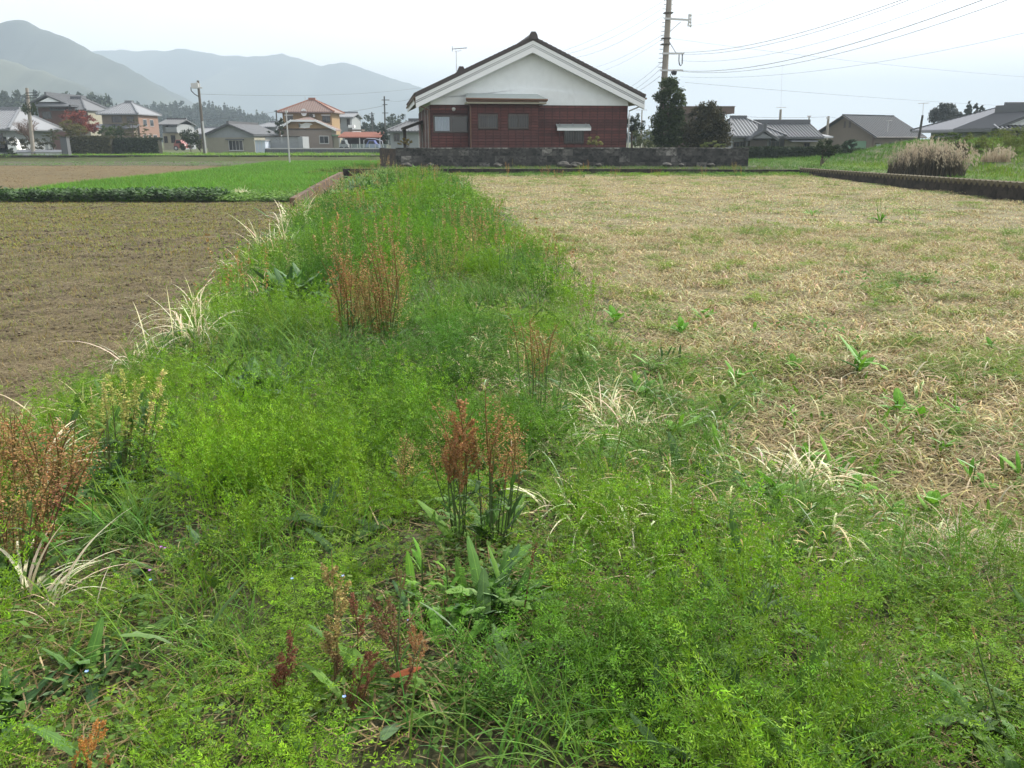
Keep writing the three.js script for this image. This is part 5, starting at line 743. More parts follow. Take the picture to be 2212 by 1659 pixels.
const STRAWS = [[0.62, 0.55, 0.33], [0.42, 0.36, 0.19], [0.90, 0.84, 0.62], [0.50, 0.44, 0.25], [0.32, 0.27, 0.13]], BLADES = [[0.9, 1, 0.8], [1.2, 1.05, 0.7], [0.7, 0.9, 0.8]];
const vMat = leafy(0.165, 0.310, 0.014, 0.28), gMat = leafy(0.13, 0.24, 0.036, 0.28), bMat = leafy(0.105, 0.185, 0.040, 0.35), sMat = leafy(0.92, 0.92, 0.85, 0.25, { roughness: 0.9 }), wMat = leafy(0.115, 0.28, 0.018, 0.38), stalkMat = leafy(1, 1, 1, 0.2);
const VETCH = [many(5, () => vetch(72, 8, 4, 0.0155, 0.0038, 0.22, 0.36, 7)), many(4, () => vetch(58, 6, 3, 0.023, 0.0064, 0.28, 0.40, 7)), many(3, () => vetch(48, 4, 2, 0.050, 0.016, 0.5, 0.38))];
const GRASS = [many(4, () => tuft(90, 0.17, 0.32, 0.0048, [0.05, 0.5], [0.4, 1.9], BLADES, 6)), many(3, () => tuft(100, 0.26, 0.34, 0.007, [0.05, 0.5], [0.4, 1.8], BLADES, 5)), many(3, () => tuft(110, 0.5, 0.34, 0.014, [0.05, 0.6], [0.3, 1.6], BLADES, 3))];
const STRAW_T = [many(5, () => tuft(80, 0.2, 0.15, 0.0070, [0.0, 0.6], [1.3, 3.6], STRAWS, 7)), many(4, () => tuft(104, 0.28, 0.125, 0.0080, [0.0, 0.7], [1.3, 3.4], STRAWS, 5)), many(3, () => tuft(160, 0.55, 0.105, 0.0140, [0.1, 1.0], [1.0, 3.0], STRAWS, 3))];
const ARCS = [many(4, () => tuft(9, 0.14, 0.44, 0.0085, [0.05, 0.5], [1.0, 2.7], [STRAWS[0], STRAWS[2], STRAWS[2]], 9)), many(3, () => tuft(12, 0.2, 0.46, 0.010, [0.05, 0.5], [1.0, 2.7], [STRAWS[0], STRAWS[2], STRAWS[2]], 7)), many(2, () => tuft(26, 0.45, 0.46, 0.014, [0.05, 0.5], [1.0, 2.6], [STRAWS[0], STRAWS[2]], 5))];
const THATCH = many(3, () => { const b = new MB(); b.tinted = true; for (let k = 0; k < 90; k++) { b.k = mix3(pick(STRAWS), [0.25, 0.19, 0.12], rr(0.1, 0.9)); const a = rr(0, 6.28), r = 0.26 * Math.sqrt(R()); blade(b, Math.cos(a) * r, Math.sin(a) * r, rr(0, 6.28), rr(0.06, 0.18), rr(0.003, 0.007), rr(1.25, 1.6), rr(-0.1, 0.3), 2, rr(0.005, 0.05)); } return b.geo(); });
const WEED = [many(3, () => broad(80, 0.2, 0.09, 0.020))][0], WEEDFAR = many(2, () => broad(110, 0.48, 0.16, 0.055)), WEEDMID = many(2, () => broad(90, 0.28, 0.11, 0.030));

const LOD = (d) => (d < 6.5 ? 0 : d < 15 ? 1 : 2), REACH = ['nearest the camera', 'at middle distance', 'far off'];
function band(d0, d1, step, f, x0 = (d) => -0.68 * d - 0.9, x1 = (d) => 0.68 * d + 0.9) { for (let d = d0; d < d1; d += step) for (let x = x0(d); x < x1(d); x += step) f(x + rr(-0.55, 0.55) * step, -(d + rr(-0.55, 0.55) * step)); }
const keep = [], kept = (x, z) => keep.some((q) => Math.abs(q[0] - x) < q[2] && Math.hypot(q[0] - x, q[1] - z) < q[2]);

// ---------------------------------------------------------------- paddies: clods, straw, seedlings, young crop
{
  const clod = many(4, () => { const g = new THREE.IcosahedronGeometry(1, 1), p = g.attributes.position, s = rr(0, 50); for (let k = 0; k < p.count; k++) { const f = 1 + 0.5 * NOISE.noise(p.getX(k) * 1.4 + s, p.getY(k) * 1.4, p.getZ(k) * 1.4); p.setXYZ(k, p.getX(k) * f, p.getY(k) * f * 0.6, p.getZ(k) * f); } g.computeVertexNormals(); return g; });
  const sprout = [many(3, () => tuft(16, 0.10, 0.075, 0.004, [0, 0.8], [0, 1.2], [[1, 1, 1], [1.3, 1.1, 0.8]], 3)), many(3, () => tuft(18, 0.16, 0.08, 0.008, [0, 0.8], [0, 1.2], [[1, 1, 1], [1.3, 1.1, 0.8]], 2)), many(2, () => tuft(34, 0.34, 0.09, 0.016, [0.1, 0.9], [0, 1.1], [[1, 1, 1], [1.3, 1.1, 0.8]], 2))];
  const clods = [[], [], [], []], bits = [[], [], []], spr = {};
  const f = (step) => (x, z) => { const d = -z; if (x > footX(d) - 0.03 || d > 27.6 || d < 4) return; const y = LOW + 0.045 * fbm(x, z, 1.3, 4, 6) + 0.02 * NOISE.noise(x * 6, 1, z * 6), n = clamp(fbm(x, z, 0.35, 3, 21) + 0.5, 0, 1);
    for (let k = 0; k < 2; k++) if (R() < 0.75) { const s = rr(0.008, 0.024) * (d > 14 ? 1.5 : 1), t = rr(0.8, 1.3); clods[Math.floor(R() * 4)].push({ x: x + rr(-step, step), z: z + rr(-step, step), y: y + s * 0.2, s, ry: rr(0, 6), c: [0.075 * t, 0.054 * t, 0.031 * t] }); }
    if (R() < 0.45) bits[Math.floor(R() * 3)].push({ x, z, y: y + 0.004, ry: rr(0, 6), s: rr(0.4, 0.9), sy: 0.5, c: mix3([0.45, 0.40, 0.33], [0.75, 0.68, 0.56], R()) });
    const green = (0.30 + 0.95 * n) * sstep(d, 5, 11) * (0.6 + 0.4 * sstep(footX(d) - x, 0.3, 3)) + 0.08; if (R() < green) { const l = LOD(d), v = Math.floor(R() * sprout[l].length); (spr[l + '|' + v] ??= []).push({ x, z, y: y - 0.005, ry: rr(0, 6), s: rr(0.5, 1.1), c: mix3([0.24, 0.22, 0.06], [0.17, 0.25, 0.05], R()) }); } };
  band(4.5, 8, 0.085, f(0.06), (d) => -0.68 * d - 0.9, (d) => footX(d)); band(8, 15, 0.14, f(0.1), (d) => -0.68 * d - 0.9, (d) => footX(d)); band(15, 27.6, 0.24, f(0.16), (d) => -0.68 * d - 0.9, (d) => footX(d));
  const earth = std(1, 1, 1, 0.95);
  clods.forEach((l, k) => tag(copies('soil_clods', clod[k], earth, l), 'small brown clods of earth on the ploughed paddy', 'soil', 'clods of earth on the ploughed paddy', 'stuff'));
  bits.forEach((l, k) => tag(copies('chopped_straw', THATCH[k], sMat, l), 'bits of chopped straw scattered on the ploughed paddy', 'straw', 'chopped straw on the ploughed paddy', 'stuff'));
  for (const key of Object.keys(spr)) { const [l, v] = key.split('|'); tag(copies('paddy_weeds', sprout[l][v], leafy(1, 1, 1, 0.3), spr[key]), 'thin young weeds sprouting on the ploughed paddy ' + REACH[l], 'weeds', 'weeds sprouting on the ploughed paddy ' + REACH[l], 'stuff'); }
  const crop = many(3, () => tuft(60, 0.45, 0.24, 0.016, [0, 0.5], [0.1, 0.9], [[0.9, 1, 0.9], [1.2, 1.08, 0.9]], 3)), cl = [[], [], []];
  band(28.6, 78, 0.52, (x, z) => { const d = -z; if (x < interp(EDGE, d) + 0.5 || x > (d < 40 ? footX(d) - 0.25 : -8.4)) return; const t = rr(0.85, 1.15) * (1 + 0.25 * fbm(x, z, 0.2, 3, 8)); cl[Math.floor(R() * 3)].push({ x, z, y: LOW, ry: rr(0, 6), s: rr(0.85, 1.15), sy: rr(0.8, 1.1), c: [t, t, t] }); }, (d) => -0.68 * d - 2, () => -7);
  cl.forEach((l, k) => tag(copies('young_crop', crop[k], wMat, l), 'even young green crop filling the paddy beyond the leaf crop row', 'crop', 'young green crop of the far paddy', 'stuff'));
  const stub = [[], []], sg = many(2, () => tuft(60, 0.6, 0.10, 0.018, [0.2, 1.4], [0, 1], [[0.9, 0.85, 0.8], [1.2, 1.0, 0.8]], 2));
  band(30, 65.6, 1.05, (x, z) => { const d = -z; if (x > interp(EDGE, d) - 0.4) return; const n = fbm(x, z, 0.15, 3, 31); if (R() < 0.45 + n) stub[Math.floor(R() * 2)].push({ x, z, y: LOW + 0.02, ry: rr(0, 6), s: rr(0.7, 1.2), sy: rr(0.4, 1), c: mix3([0.16, 0.125, 0.075], [0.24, 0.20, 0.10], R()) }); }, (d) => -0.68 * d - 2, () => -18);
  stub.forEach((l, k) => tag(copies('paddy_stubble', sg[k], leafy(1, 1, 1, 0.2), l), 'low brown stubble over the far fallow paddy', 'stubble', 'stubble of the fallow paddy', 'stuff'));
  const lc = [many(2, () => broad(46, 0.26, 0.36, 0.14)), many(2, () => broad(60, 0.30, 0.20, 0.10))], rows = [[], [], [], []];
  band(27.9, 31.6, 0.25, (x, z) => { const d = -z, end = x > -11.2; if (x > footX(d) - 0.2 || x < -40 || (d > 30 && end && R() < 0.6)) return; const front = d < 28.9 + 0.5 * NOISE.noise(x * 0.4, 4, 0) && x < -9.8, gap = fbm(x, z, 0.5, 2, 12) > 0.28; if (front && gap) return; const k = (front ? 0 : 2) + Math.floor(R() * 2), c = front ? mix3([0.35, 0.52, 0.75], [0.6, 0.75, 0.7], R()) : mix3([0.95, 1.15, 0.8], [1.5, 1.6, 0.8], R()); rows[k].push({ x, z, y: LOW + 0.02, ry: rr(0, 6), s: rr(0.75, 1.1), sy: front ? rr(0.7, 1.15) : rr(0.5, 1.1), c }); }, (d) => -0.68 * d - 2, (d) => footX(d));
  rows.forEach((l, k) => tag(copies('leaf_crop', lc[k >> 1][k & 1], bMat, l), k < 2 ? 'dark bluish green leafy crop row along the far edge of the ploughed paddy' : 'light green leafy cover behind the dark crop row', 'crop', k < 2 ? 'dark leaf crop row' : 'light leaf cover behind the crop row', 'stuff'));
  // rough grass on the banks behind the walls
  const bank = [[], []], hgt = (x, d) => -0.02 + 0.16 * sstep(x, 14, 16) + 1.3 * sstep(x, 19.5, 27) * sstep(d, 22, 36) * (1 - sstep(d, 55, 66));
  const bt = many(2, () => tuft(46, 0.42, 0.34, 0.022, [0, 0.7], [0.2, 1.4], BLADES, 3));
  band(20, 66, 0.55, (x, z) => { const d = -z; if (x < 13.5 && d < 41 || (x < 14.1 && d < 53) || x > 0.68 * d + 2) return; const n = clamp(fbm(x, z, 0.25, 3, 19) + 0.5, 0, 1), bright = sstep(x, 16, 19) * (1 - sstep(d, 44, 52)); bank[Math.floor(R() * 2)].push({ x, z, y: hgt(x, d) - 0.03, ry: rr(0, 6), s: rr(0.7, 1.2), sy: rr(0.5, 1.1) * (x < 19 ? 0.65 : 1), c: mix3([0.55, 0.75, 0.6], [1.5, 1.3, 0.6], clamp(n * 0.5 + bright * 0.6, 0, 1)) }); }, () => 13.4);
  band(79.6, 98, 1.0, (x, z) => { if (R() < 0.75) bank[Math.floor(R() * 2)].push({ x, z, y: -0.06, ry: rr(0, 6), s: rr(1, 1.6), sy: rr(0.6, 1.1), c: mix3([0.8, 1, 0.6], [1.5, 1.4, 0.6], R()) }); }, (d) => -0.68 * d, () => -8);
  band(66.5, 78.4, 1.0, (x, z) => { if (R() < 0.3 || (x > -21 && -z < 74)) return; bank[Math.floor(R() * 2)].push({ x, z, y: LOW - 0.02, ry: rr(0, 6), s: rr(0.9, 1.4), sy: rr(0.2, 0.6), c: mix3([0.5, 0.8, 0.5], [0.9, 1.1, 0.5], R()) }); }, (d) => -0.68 * d, () => -8.4);
  band(41.2, 49, 0.6, (x, z) => { if (R() < 0.8 && x < 14) bank[Math.floor(R() * 2)].push({ x, z, y: -0.02, ry: rr(0, 6), s: rr(0.5, 1.0), sy: rr(0.3, 0.8), c: mix3([0.4, 0.5, 0.35], [1.6, 1.1, 0.6], R() * R()) }); }, () => -9.5, () => 16);
  bank.forEach((l, k) => tag(copies('bank_grass', bt[k], gMat, l), 'rough green grass on the banks behind the walls', 'grass', 'rough grass on the banks', 'stuff'));
}

// ---------------------------------------------------------------- plants one can tell apart
const leafMap = tile(256, (u, v) => { const m = Math.abs(u - 0.5) * 2, rib = 1 - sstep(m, 0.02, 0.09), vein = 1 - sstep(Math.abs(((v * 13 - m * 1.6) % 1 + 1) % 1 - 0.5), 0.02, 0.10), n = pf(u, v, 12, 7, 4), spot = sstep(pf(u, v, 20, 17, 2), 0.68, 0.8); const k = 0.70 + 0.42 * n + 0.55 * rib + 0.16 * vein; return mix3([k * (0.92 + 0.2 * rib), k, k * 0.9], [1.3, 0.95, 0.5], spot * 0.45).map((c) => c * 0.6); }, 1);
const tones = (list, through = 0.2, rough = 0.75) => list.map(([r, g, b]) => leafy(r * 1.6, g * 1.6, b * 1.6, through, { roughness: rough, vertexColors: false, map: leafMap }));
const DOCK = tones([[0.080, 0.185, 0.030], [0.100, 0.23, 0.034], [0.075, 0.155, 0.045], [0.135, 0.27, 0.034]], 0.32), BLUE = tones([[0.085, 0.17, 0.070], [0.065, 0.14, 0.05], [0.11, 0.20, 0.09]], 0.15, 0.6), FRESH = tones([[0.15, 0.36, 0.03], [0.19, 0.40, 0.035], [0.12, 0.30, 0.025]], 0.4, 0.9), REDLEAF = tones([[0.36, 0.09, 0.03], [0.30, 0.14, 0.03]], 0.3);
const leafShape = (W, wave, bend) => { const b = new MB(), n = 9; let y = 0, z = 0, a = 0.05, pr = null; for (let k = 0; k <= n; k++) { const t = k / n, w = W * Math.pow(Math.sin(Math.PI * clamp(0.06 + t * 0.92, 0, 1)), 0.55) * (t < 0.12 ? 0.35 + t * 5 : 1), wv = wave * Math.sin(t * 21) * w, l = b.v(-w / 2, y + wv, z + w * 0.14, 0.02, t), m = b.v(0, y, z, 0.5, t), r = b.v(w / 2, y - wv * 0.8, z + w * 0.14, 0.98, t); if (pr) b.i.push(pr[0], pr[1], m, pr[0], m, l, pr[1], pr[2], r, pr[1], r, m); pr = [l, m, r]; a += bend / n; y += Math.cos(a) / n; z += Math.sin(a) / n; } return b.geo(true); };
const LEAFS = [leafShape(0.17, 0.20, 0.7), leafShape(0.20, 0.26, 1.2), leafShape(0.16, 0.14, 0.4), leafShape(0.19, 0.28, 1.7)], BROADLEAF = [leafShape(0.44, 0.08, 0.6), leafShape(0.38, 0.05, 0.3), leafShape(0.5, 0.08, 0.9)];
function leafOn(parent, x, y, z, az, tilt, len, mats, set = LEAFS, name = 'leaf') { const m = mesh(name, pick(set), pick(mats), parent); m.position.set(x, y, z); m.rotation.set(tilt, az, rr(-0.25, 0.25), 'YXZ'); m.scale.set(len * rr(0.85, 1.15), len, len); return m; }
const panicle = (n, wid, fruit) => { const b = new MB(), bx = rr(-0.16, 0.16), bz = rr(-0.16, 0.16); b.tinted = true; b.k = [0.6, 0.7, 0.5]; b.tube([0, 0.35, 0.7, 1].map((y) => [bx * y * y, y, bz * y * y]), (t) => 0.010 * (1 - 0.7 * t), 4); const br = 13; for (let j = 0; j < br; j++) { const y0 = j / br * 0.86, L = wid * (1.25 - y0) * rr(0.6, 1.2), a = rr(0, 6.28), up = rr(1.2, 2.6), m = Math.round(n / br * (1.2 - 0.5 * y0)); for (let k = 0; k < m; k++) { const t = (k + R()) / m, yy = y0 + L * up * t, p = [bx * yy * yy + Math.cos(a) * L * Math.sqrt(t) + rr(-1, 1) * fruit, yy + rr(-1, 1) * fruit, bz * yy * yy + Math.sin(a) * L * Math.sqrt(t) + rr(-1, 1) * fruit], s = fruit * rr(0.7, 1.3), u = V(rr(-1, 1), rr(-1, 1), rr(-1, 1)).normalize().multiplyScalar(s), w = V(rr(-1, 1), rr(-1, 1), rr(-1, 1)).cross(u).normalize().multiplyScalar(s * 0.5), c = rr(0.65, 1.4); b.k = [c, c * rr(0.8, 1.15), c * rr(0.8, 1.1)]; diamond(b, p, u.toArray(), w.toArray()); } } return b.geo(); };
const PAN = [panicle(190, 0.16, 0.020), panicle(220, 0.17, 0.019), panicle(160, 0.14, 0.021), panicle(200, 0.15, 0.02)], PANBIG = [panicle(1500, 0.15, 0.019), panicle(1300, 0.13, 0.019)], SPIKE = [panicle(200, 0.045, 0.034), panicle(240, 0.05, 0.03)];
const hue = (list) => list.map(([r, g, b]) => leafy(r * 1.1, g * 1.15, b * 1.1, 0.35));
const RUST = hue([[0.33, 0.165, 0.068], [0.30, 0.16, 0.062], [0.38, 0.21, 0.085]]), OLIVE = hue([[0.32, 0.24, 0.09], [0.36, 0.24, 0.095], [0.28, 0.23, 0.085]]), DARKRED = hue([[0.17, 0.066, 0.038], [0.20, 0.078, 0.042], [0.17, 0.095, 0.045]]), ORANGE = hue([[0.50, 0.24, 0.065], [0.40, 0.15, 0.06]]), GREENY = hue([[0.44, 0.43, 0.13], [0.48, 0.42, 0.16]]), PALEBUD = hue([[0.40, 0.30, 0.13], [0.30, 0.30, 0.12]]);
const hueGreen = leafy(0.17, 0.24, 0.06, 0.3);
const STEMG = std(0.075, 0.12, 0.035, 0.7), STEMR = std(0.13, 0.065, 0.04, 0.7), STEMY = std(0.14, 0.15, 0.055, 0.7);
// heads: [tip px, tip py, head length in px, foot px offset]; foot: survey point on the ground
const d0 = (hs) => Math.min(160, Math.max(...hs.map((q) => q[0])) - Math.min(...hs.map((q) => q[0])));
function sorrel(label, foot, heads, o = {}) {
  const g = ground(...foot), y = groundY(g.x, g.z) - 0.02; keep.push([g.x, g.z, d0(heads) * -g.z / SF * 0.5 + 0.10]); const t = thing(o.name ?? 'sorrel_plant', label, 'plant', [g.x, y, g.z], 0, o.group), d = -g.z, k = d / SF * 1.02;
  for (const [px, py, hl, fo] of heads) {
    const dd = d + (o.flat ? 0 : rr(-0.06, 0.06) * Math.min(2, d / 3)), q = at(px, py, dd), tip = V(q.x - g.x, q.y - y, q.z - g.z), bx = (fo ?? (px - foot[0]) * 0.45 + rr(-6, 6)) * k, bz = rr(-0.05, 0.05), len = hl * k * 1.02;
    const mid = V(lerp(bx, tip.x, 0.5) + rr(-0.09, 0.09) * tip.y, tip.y * 0.5, lerp(bz, tip.z, 0.5) + rr(-0.06, 0.06)), P = (s) => { const a = V(bx, 0, bz).lerp(mid, s), b = mid.clone().lerp(tip, s); return a.lerp(b, s); };
    const s0 = clamp(1 - len / Math.max(tip.length(), 0.05), 0.05, 0.95), pts = []; for (let i = 0; i <= 6; i++) pts.push(P(i / 6 * (s0 + 0.02)).toArray());
    new MB().tube(pts, (u) => lerp((o.thick ?? 0.0042) * 0.75, 0.0018, u), 5).build('stem', o.stem ?? STEMG, t);
    const h = mesh('seed_head', pick(o.set ?? PAN), pick(o.mats ?? RUST), t), a = P(s0), dir = tip.clone().sub(a), L = dir.length(); h.position.copy(a); h.quaternion.setFromUnitVectors(V(0, 1, 0), dir.normalize()); h.rotateY(rr(0, 6.28)); h.scale.set(L * (o.fat ?? 1), L, L * (o.fat ?? 1));
    if (o.side !== 0) for (let j = 0; j < (o.side ?? 2); j++) { const u = rr(0.2, s0 * 0.95), p = P(u); leafOn(t, p.x, p.y, p.z, rr(0, 6.28), rr(0.2, 0.7), rr(0.05, 0.11), o.leafMats ?? DOCK); }
  }
  for (let j = 0; j < (o.leaves ?? 6); j++) { const a = rr(0, 6.28); leafOn(t, Math.cos(a) * 0.03, 0.01, Math.sin(a) * 0.03, a, rr(0.25, 0.9), rr(0.14, 0.24) * (o.leafLen ?? 1), o.leafMats ?? DOCK); }
  return t;
}
const heads = (n, x0, x1, y0, y1, h0, h1) => many(n, (_, k) => [lerp(x0, x1, (k + R() * 0.9) / n), rr(y0, y1), rr(h0, h1)]);
sorrel('dense tall stand of rusty sorrel above the middle of the strip, its reddish left half', [752, 790], heads(14, 720, 784, 508, 610, 90, 160), { mats: RUST, leaves: 5, fat: 1.3 });
sorrel('dense tall stand of olive-brown sorrel beside the reddish half, tallest plant on the strip', [835, 800], heads(18, 786, 876, 496, 610, 100, 180), { mats: [...OLIVE, RUST[1]], leaves: 8, fat: 1.3 });
sorrel('thin greenish sorrel stems between the two halves of the tall stand', [785, 800], heads(6, 770, 800, 560, 620, 90, 140), { mats: OLIVE, leaves: 4 });
sorrel('green dock with pale yellowish buds at the foot of the tall sorrel stand', [800, 880], heads(10, 735, 880, 735, 830, 26, 44), { mats: PALEBUD, set: SPIKE, fat: 1.3, leaves: 12, side: 3, leafMats: DOCK });
sorrel('rusty red sorrel with the broadest panicle, in the centre above large dock leaves', [995, 1270], [[1003, 836, 205], [984, 880, 170], [968, 930, 130], [1000, 905, 150], [990, 950, 120], [958, 975, 70]], { mats: [RUST[0], RUST[1]], set: PANBIG, fat: 1.25, leaves: 4, side: 3, thick: 0.005 });
sorrel('tall brown-green sorrel stems just right of the central rusty panicle', [1060, 1270], [[1042, 850, 170], [1088, 848, 150], [1108, 920, 130], [1096, 900, 160], [1120, 930, 90], [1062, 930, 140], [1030, 1065, 60], [1076, 880, 150], [1052, 900, 130], [1112, 955, 110], [1022, 900, 120], [1090, 960, 110], [940, 905, 130], [952, 860, 120], [1128, 880, 130], [1132, 960, 100], [925, 960, 110], [1070, 985, 110]], { mats: [RUST[1], RUST[2], OLIVE[0], RUST[0]], fat: 1.6, leaves: 12, side: 3, leafLen: 1.2, thick: 0.005 });
sorrel('slender pale brown sorrel left of the central rusty panicle', [890, 1180], [[862, 925, 130], [880, 930, 120], [884, 1030, 60], [870, 980, 100], [852, 950, 110], [892, 965, 100]], { mats: OLIVE, fat: 1.4, leaves: 5, side: 2 });
sorrel('rust coloured sorrel group at the border between green strip and straw', [1165, 960], [[1116, 668, 90], [1128, 690, 90], [1140, 675, 90], [1170, 700, 90], [1150, 740, 80], [1196, 710, 80], [1158, 690, 80], [1188, 686, 86], [1180, 720, 90], [1146, 720, 80], [1168, 765, 60], [1222, 760, 40]], { mats: RUST, fat: 1.5, leaves: 8, side: 1, leafMats: DOCK });
sorrel('green seed spike with pale orange tip, left of two before the central dock leaves', [915, 1400], [[913, 1160, 60, 0]], { mats: PALEBUD, set: SPIKE, leaves: 3, side: 5, thick: 0.005, leafMats: FRESH });
sorrel('green seed spike with pale orange tip, right of two before the central dock leaves', [965, 1420], [[952, 1162, 70, 0]], { mats: PALEBUD, set: SPIKE, leaves: 3, side: 6, thick: 0.005, leafMats: FRESH });
sorrel('dark brown bare-stemmed sorrel rising from the right of the central dock leaves', [1118, 1470], [[1155, 1160, 90, 0]], { mats: DARKRED, set: SPIKE, stem: STEMR, leaves: 3, side: 0, thick: 0.006 });
sorrel('dark red sorrel spike farthest left in the near row of reddish spikes', [612, 1640], [[614, 1352, 210, 0], [604, 1420, 130, -4]], { mats: DARKRED, set: PANBIG, fat: 1.25, stem: STEMR, leaves: 2, side: 0, flat: true });
sorrel('tall brown double sorrel spike second from left in the near row', [735, 1590], [[714, 1200, 250, -8], [722, 1330, 150, 0], [730, 1400, 140, 4]], { mats: [DARKRED[2], OLIVE[0]], set: PANBIG, fat: 1.25, stem: STEMR, leaves: 2, side: 0, flat: true });
sorrel('small red-brown sorrel spike behind the middle of the near row', [770, 1540], [[768, 1266, 130, 0], [756, 1385, 110, -2]], { mats: DARKRED, set: PANBIG, fat: 1.25, stem: STEMR, leaves: 2, side: 0, flat: true });
sorrel('reddish branching sorrel in the middle of the near row', [762, 1650], [[748, 1470, 150, 0], [795, 1385, 130, 8], [806, 1400, 120, 10], [790, 1475, 110, 6]], { mats: [DARKRED[1], RUST[1]], set: PANBIG, fat: 1.25, stem: STEMR, leaves: 2, side: 0, flat: true });
sorrel('brown sorrel spike with slim tip right of the middle of the near row', [858, 1610], [[868, 1222, 60, 2], [855, 1255, 250, 0]], { mats: [DARKRED[2], RUST[1]], set: PANBIG, fat: 1.25, stem: STEMG, leaves: 3, side: 1, flat: true });
sorrel('leaning red sorrel spike farthest right in the near row with an orange-red leaf', [842, 1655], [[921, 1352, 130, 6], [896, 1440, 70, 4]], { mats: [DARKRED[1], RUST[0]], set: PANBIG, fat: 1.25, stem: STEMR, leaves: 3, side: 0, flat: true, thick: 0.006 });
{ const g = ground(850, 1640), t = thing('dock_leaf', 'orange-red dying dock leaf at the foot of the leaning red spike', 'leaf', [g.x, groundY(g.x, g.z) + 0.11, g.z]); leafOn(t, 0, 0, 0, 1.4, 1.05, 0.085, [REDLEAF[0]], BROADLEAF, 'leaf_blade'); }
sorrel('reddish-brown thicket of sorrel at the left border, its farthest tall stems', [30, 1140], heads(18, -60, 70, 830, 950, 140, 260), { mats: [RUST[0], RUST[1], OLIVE[0]], leaves: 4, stem: STEMR, fat: 1.5 });
sorrel('reddish-brown thicket of sorrel at the left border, its middle stems', [110, 1210], heads(20, 30, 205, 865, 990, 130, 240), { mats: [RUST[1], RUST[0], OLIVE[1]], leaves: 5, stem: STEMY, fat: 1.5 });
sorrel('reddish-brown thicket of sorrel at the left border, its nearest stems above broad leaves', [60, 1340], heads(16, -40, 150, 960, 1110, 120, 220), { mats: [RUST[1], OLIVE[0], DARKRED[1]], leaves: 9, stem: STEMR, fat: 1.5 });
sorrel('olive-brown bushy sorrel between the pale-budded dock and the dark rosette', [465, 1000], heads(11, 420, 506, 840, 910, 70, 130), { mats: OLIVE, leaves: 4, side: 2, fat: 1.2 });
sorrel('upright green dock with yellow-green flower spikes at the edge of the ploughed paddy', [275, 1110], heads(16, 195, 375, 755, 900, 50, 120), { mats: GREENY, set: SPIKE, fat: 1.7, leaves: 16, side: 4, leafLen: 1.15, stem: STEMY });
sorrel('sparse thin sorrel behind the yellow-green dock along the paddy edge', [400, 840], heads(7, 300, 500, 640, 740, 40, 70), { mats: OLIVE, leaves: 4, side: 1 });
sorrel('single dark sorrel stem standing alone at the edge of the straw field', [1495, 1265], [[1494, 1062, 60, 0], [1502, 1090, 40, 0]], { mats: DARKRED, set: SPIKE, stem: STEMR, leaves: 3, side: 1, thick: 0.005 });
sorrel('single orange seed head at the bottom edge beside the round-leaved weeds', [200, 1800], [[216, 1522, 190, -4], [190, 1580, 110, -10], [178, 1590, 90, -16]], { mats: [ORANGE[0]], set: PANBIG, fat: 0.95, stem: STEMY, leaves: 3, side: 0, flat: true });
sorrel('small red-orange seed head just right of the orange one at the bottom edge', [240, 1800], [[236, 1620, 90, 0]], { mats: [ORANGE[1]], set: PANBIG, fat: 0.85, stem: STEMR, leaves: 2, side: 0, flat: true });
sorrel('long bending green sorrel stem in the near right corner', [2150, 1700], [[2100, 1345, 60, 0]], { mats: [OLIVE[1]], set: SPIKE, stem: STEMG, leaves: 2, side: 1, thick: 0.004 });
sorrel('group of slim brownish sorrel stems right of the tall stand', [960, 660], heads(9, 890, 1010, 480, 560, 50, 100), { mats: OLIVE, leaves: 3, side: 1 });
sorrel('scattered slim rusty sorrel near the low wall corner', [880, 470], heads(9, 850, 905, 372, 420, 25, 50), { mats: RUST, leaves: 3, side: 1 });
sorrel('dark green leafy sorrel on the straw border right of the strip', [1055, 480], heads(7, 1035, 1075, 420, 450, 14, 26), { mats: OLIVE, leaves: 10, side: 4, leafMats: DOCK });
[[765, 386, 8], [862, 384, 5], [985, 383, 7], [1100, 380, 4], [1178, 380, 8], [1205, 380, 8], [1260, 379, 4], [1330, 380, 6], [1420, 378, 5], [1590, 378, 6], [1520, 379, 3]].forEach(([x, y, n], k) => sorrel(['first', 'second', 'third', 'fourth', 'fifth', 'sixth', 'seventh', 'eighth', 'ninth', 'tenth', 'eleventh'][k === 10 ? 9 : k === 9 ? 10 : k] + ' rusty sorrel tuft from the left along the low dark wall', [x, y + 4], heads(n, x - 14, x + 14, y - 40 + 12 * (k % 3), y - 14, 14, 26), { mats: k % 3 ? RUST : [...OLIVE, ORANGE[0]], leaves: 3, side: 0, group: 'sorrel tufts along the far wall', flat: false }));

// leaf rosettes and grass clumps
const GREENCLUMP = [];
function rosette(label, foot, n, len, mats, o = {}) {
  const g = ground(...foot, o.y ?? 0), t = thing('dock_rosette', label, 'plant', [g.x, o.y ?? groundY(g.x, g.z) - 0.01, g.z]); keep.push([g.x, g.z, len * 0.6 + 0.08]);
  n = Math.round(n * 2.6); len *= 0.82; for (let k = 0; k < n; k++) { const a = k * 2.4 + rr(-0.4, 0.4), in_ = k / n, r = len * 0.42 * Math.sqrt(R()); leafOn(t, Math.cos(k * 1.7) * r, 0.0, Math.sin(k * 1.7) * r, a, lerp(o.out ?? 1.15, o.inn ?? 0.15, in_) * rr(0.6, 1.1), len * rr(0.45, 1.05), mats, o.set ?? LEAFS); }
  return t;
}
rosette('large bluish-green dock with upright wavy leaves at the left of the tall sorrel stand', [650, 690], 44, 0.52, [...BLUE, DOCK[0], DOCK[1]], { inn: 0.1, out: 1.0 });
rosette('dark green dock with broad leaves left of the pale-budded dock', [575, 920], 32, 0.40, [DOCK[0], DOCK[2], BLUE[1]], { inn: 0.1, out: 1.0 });
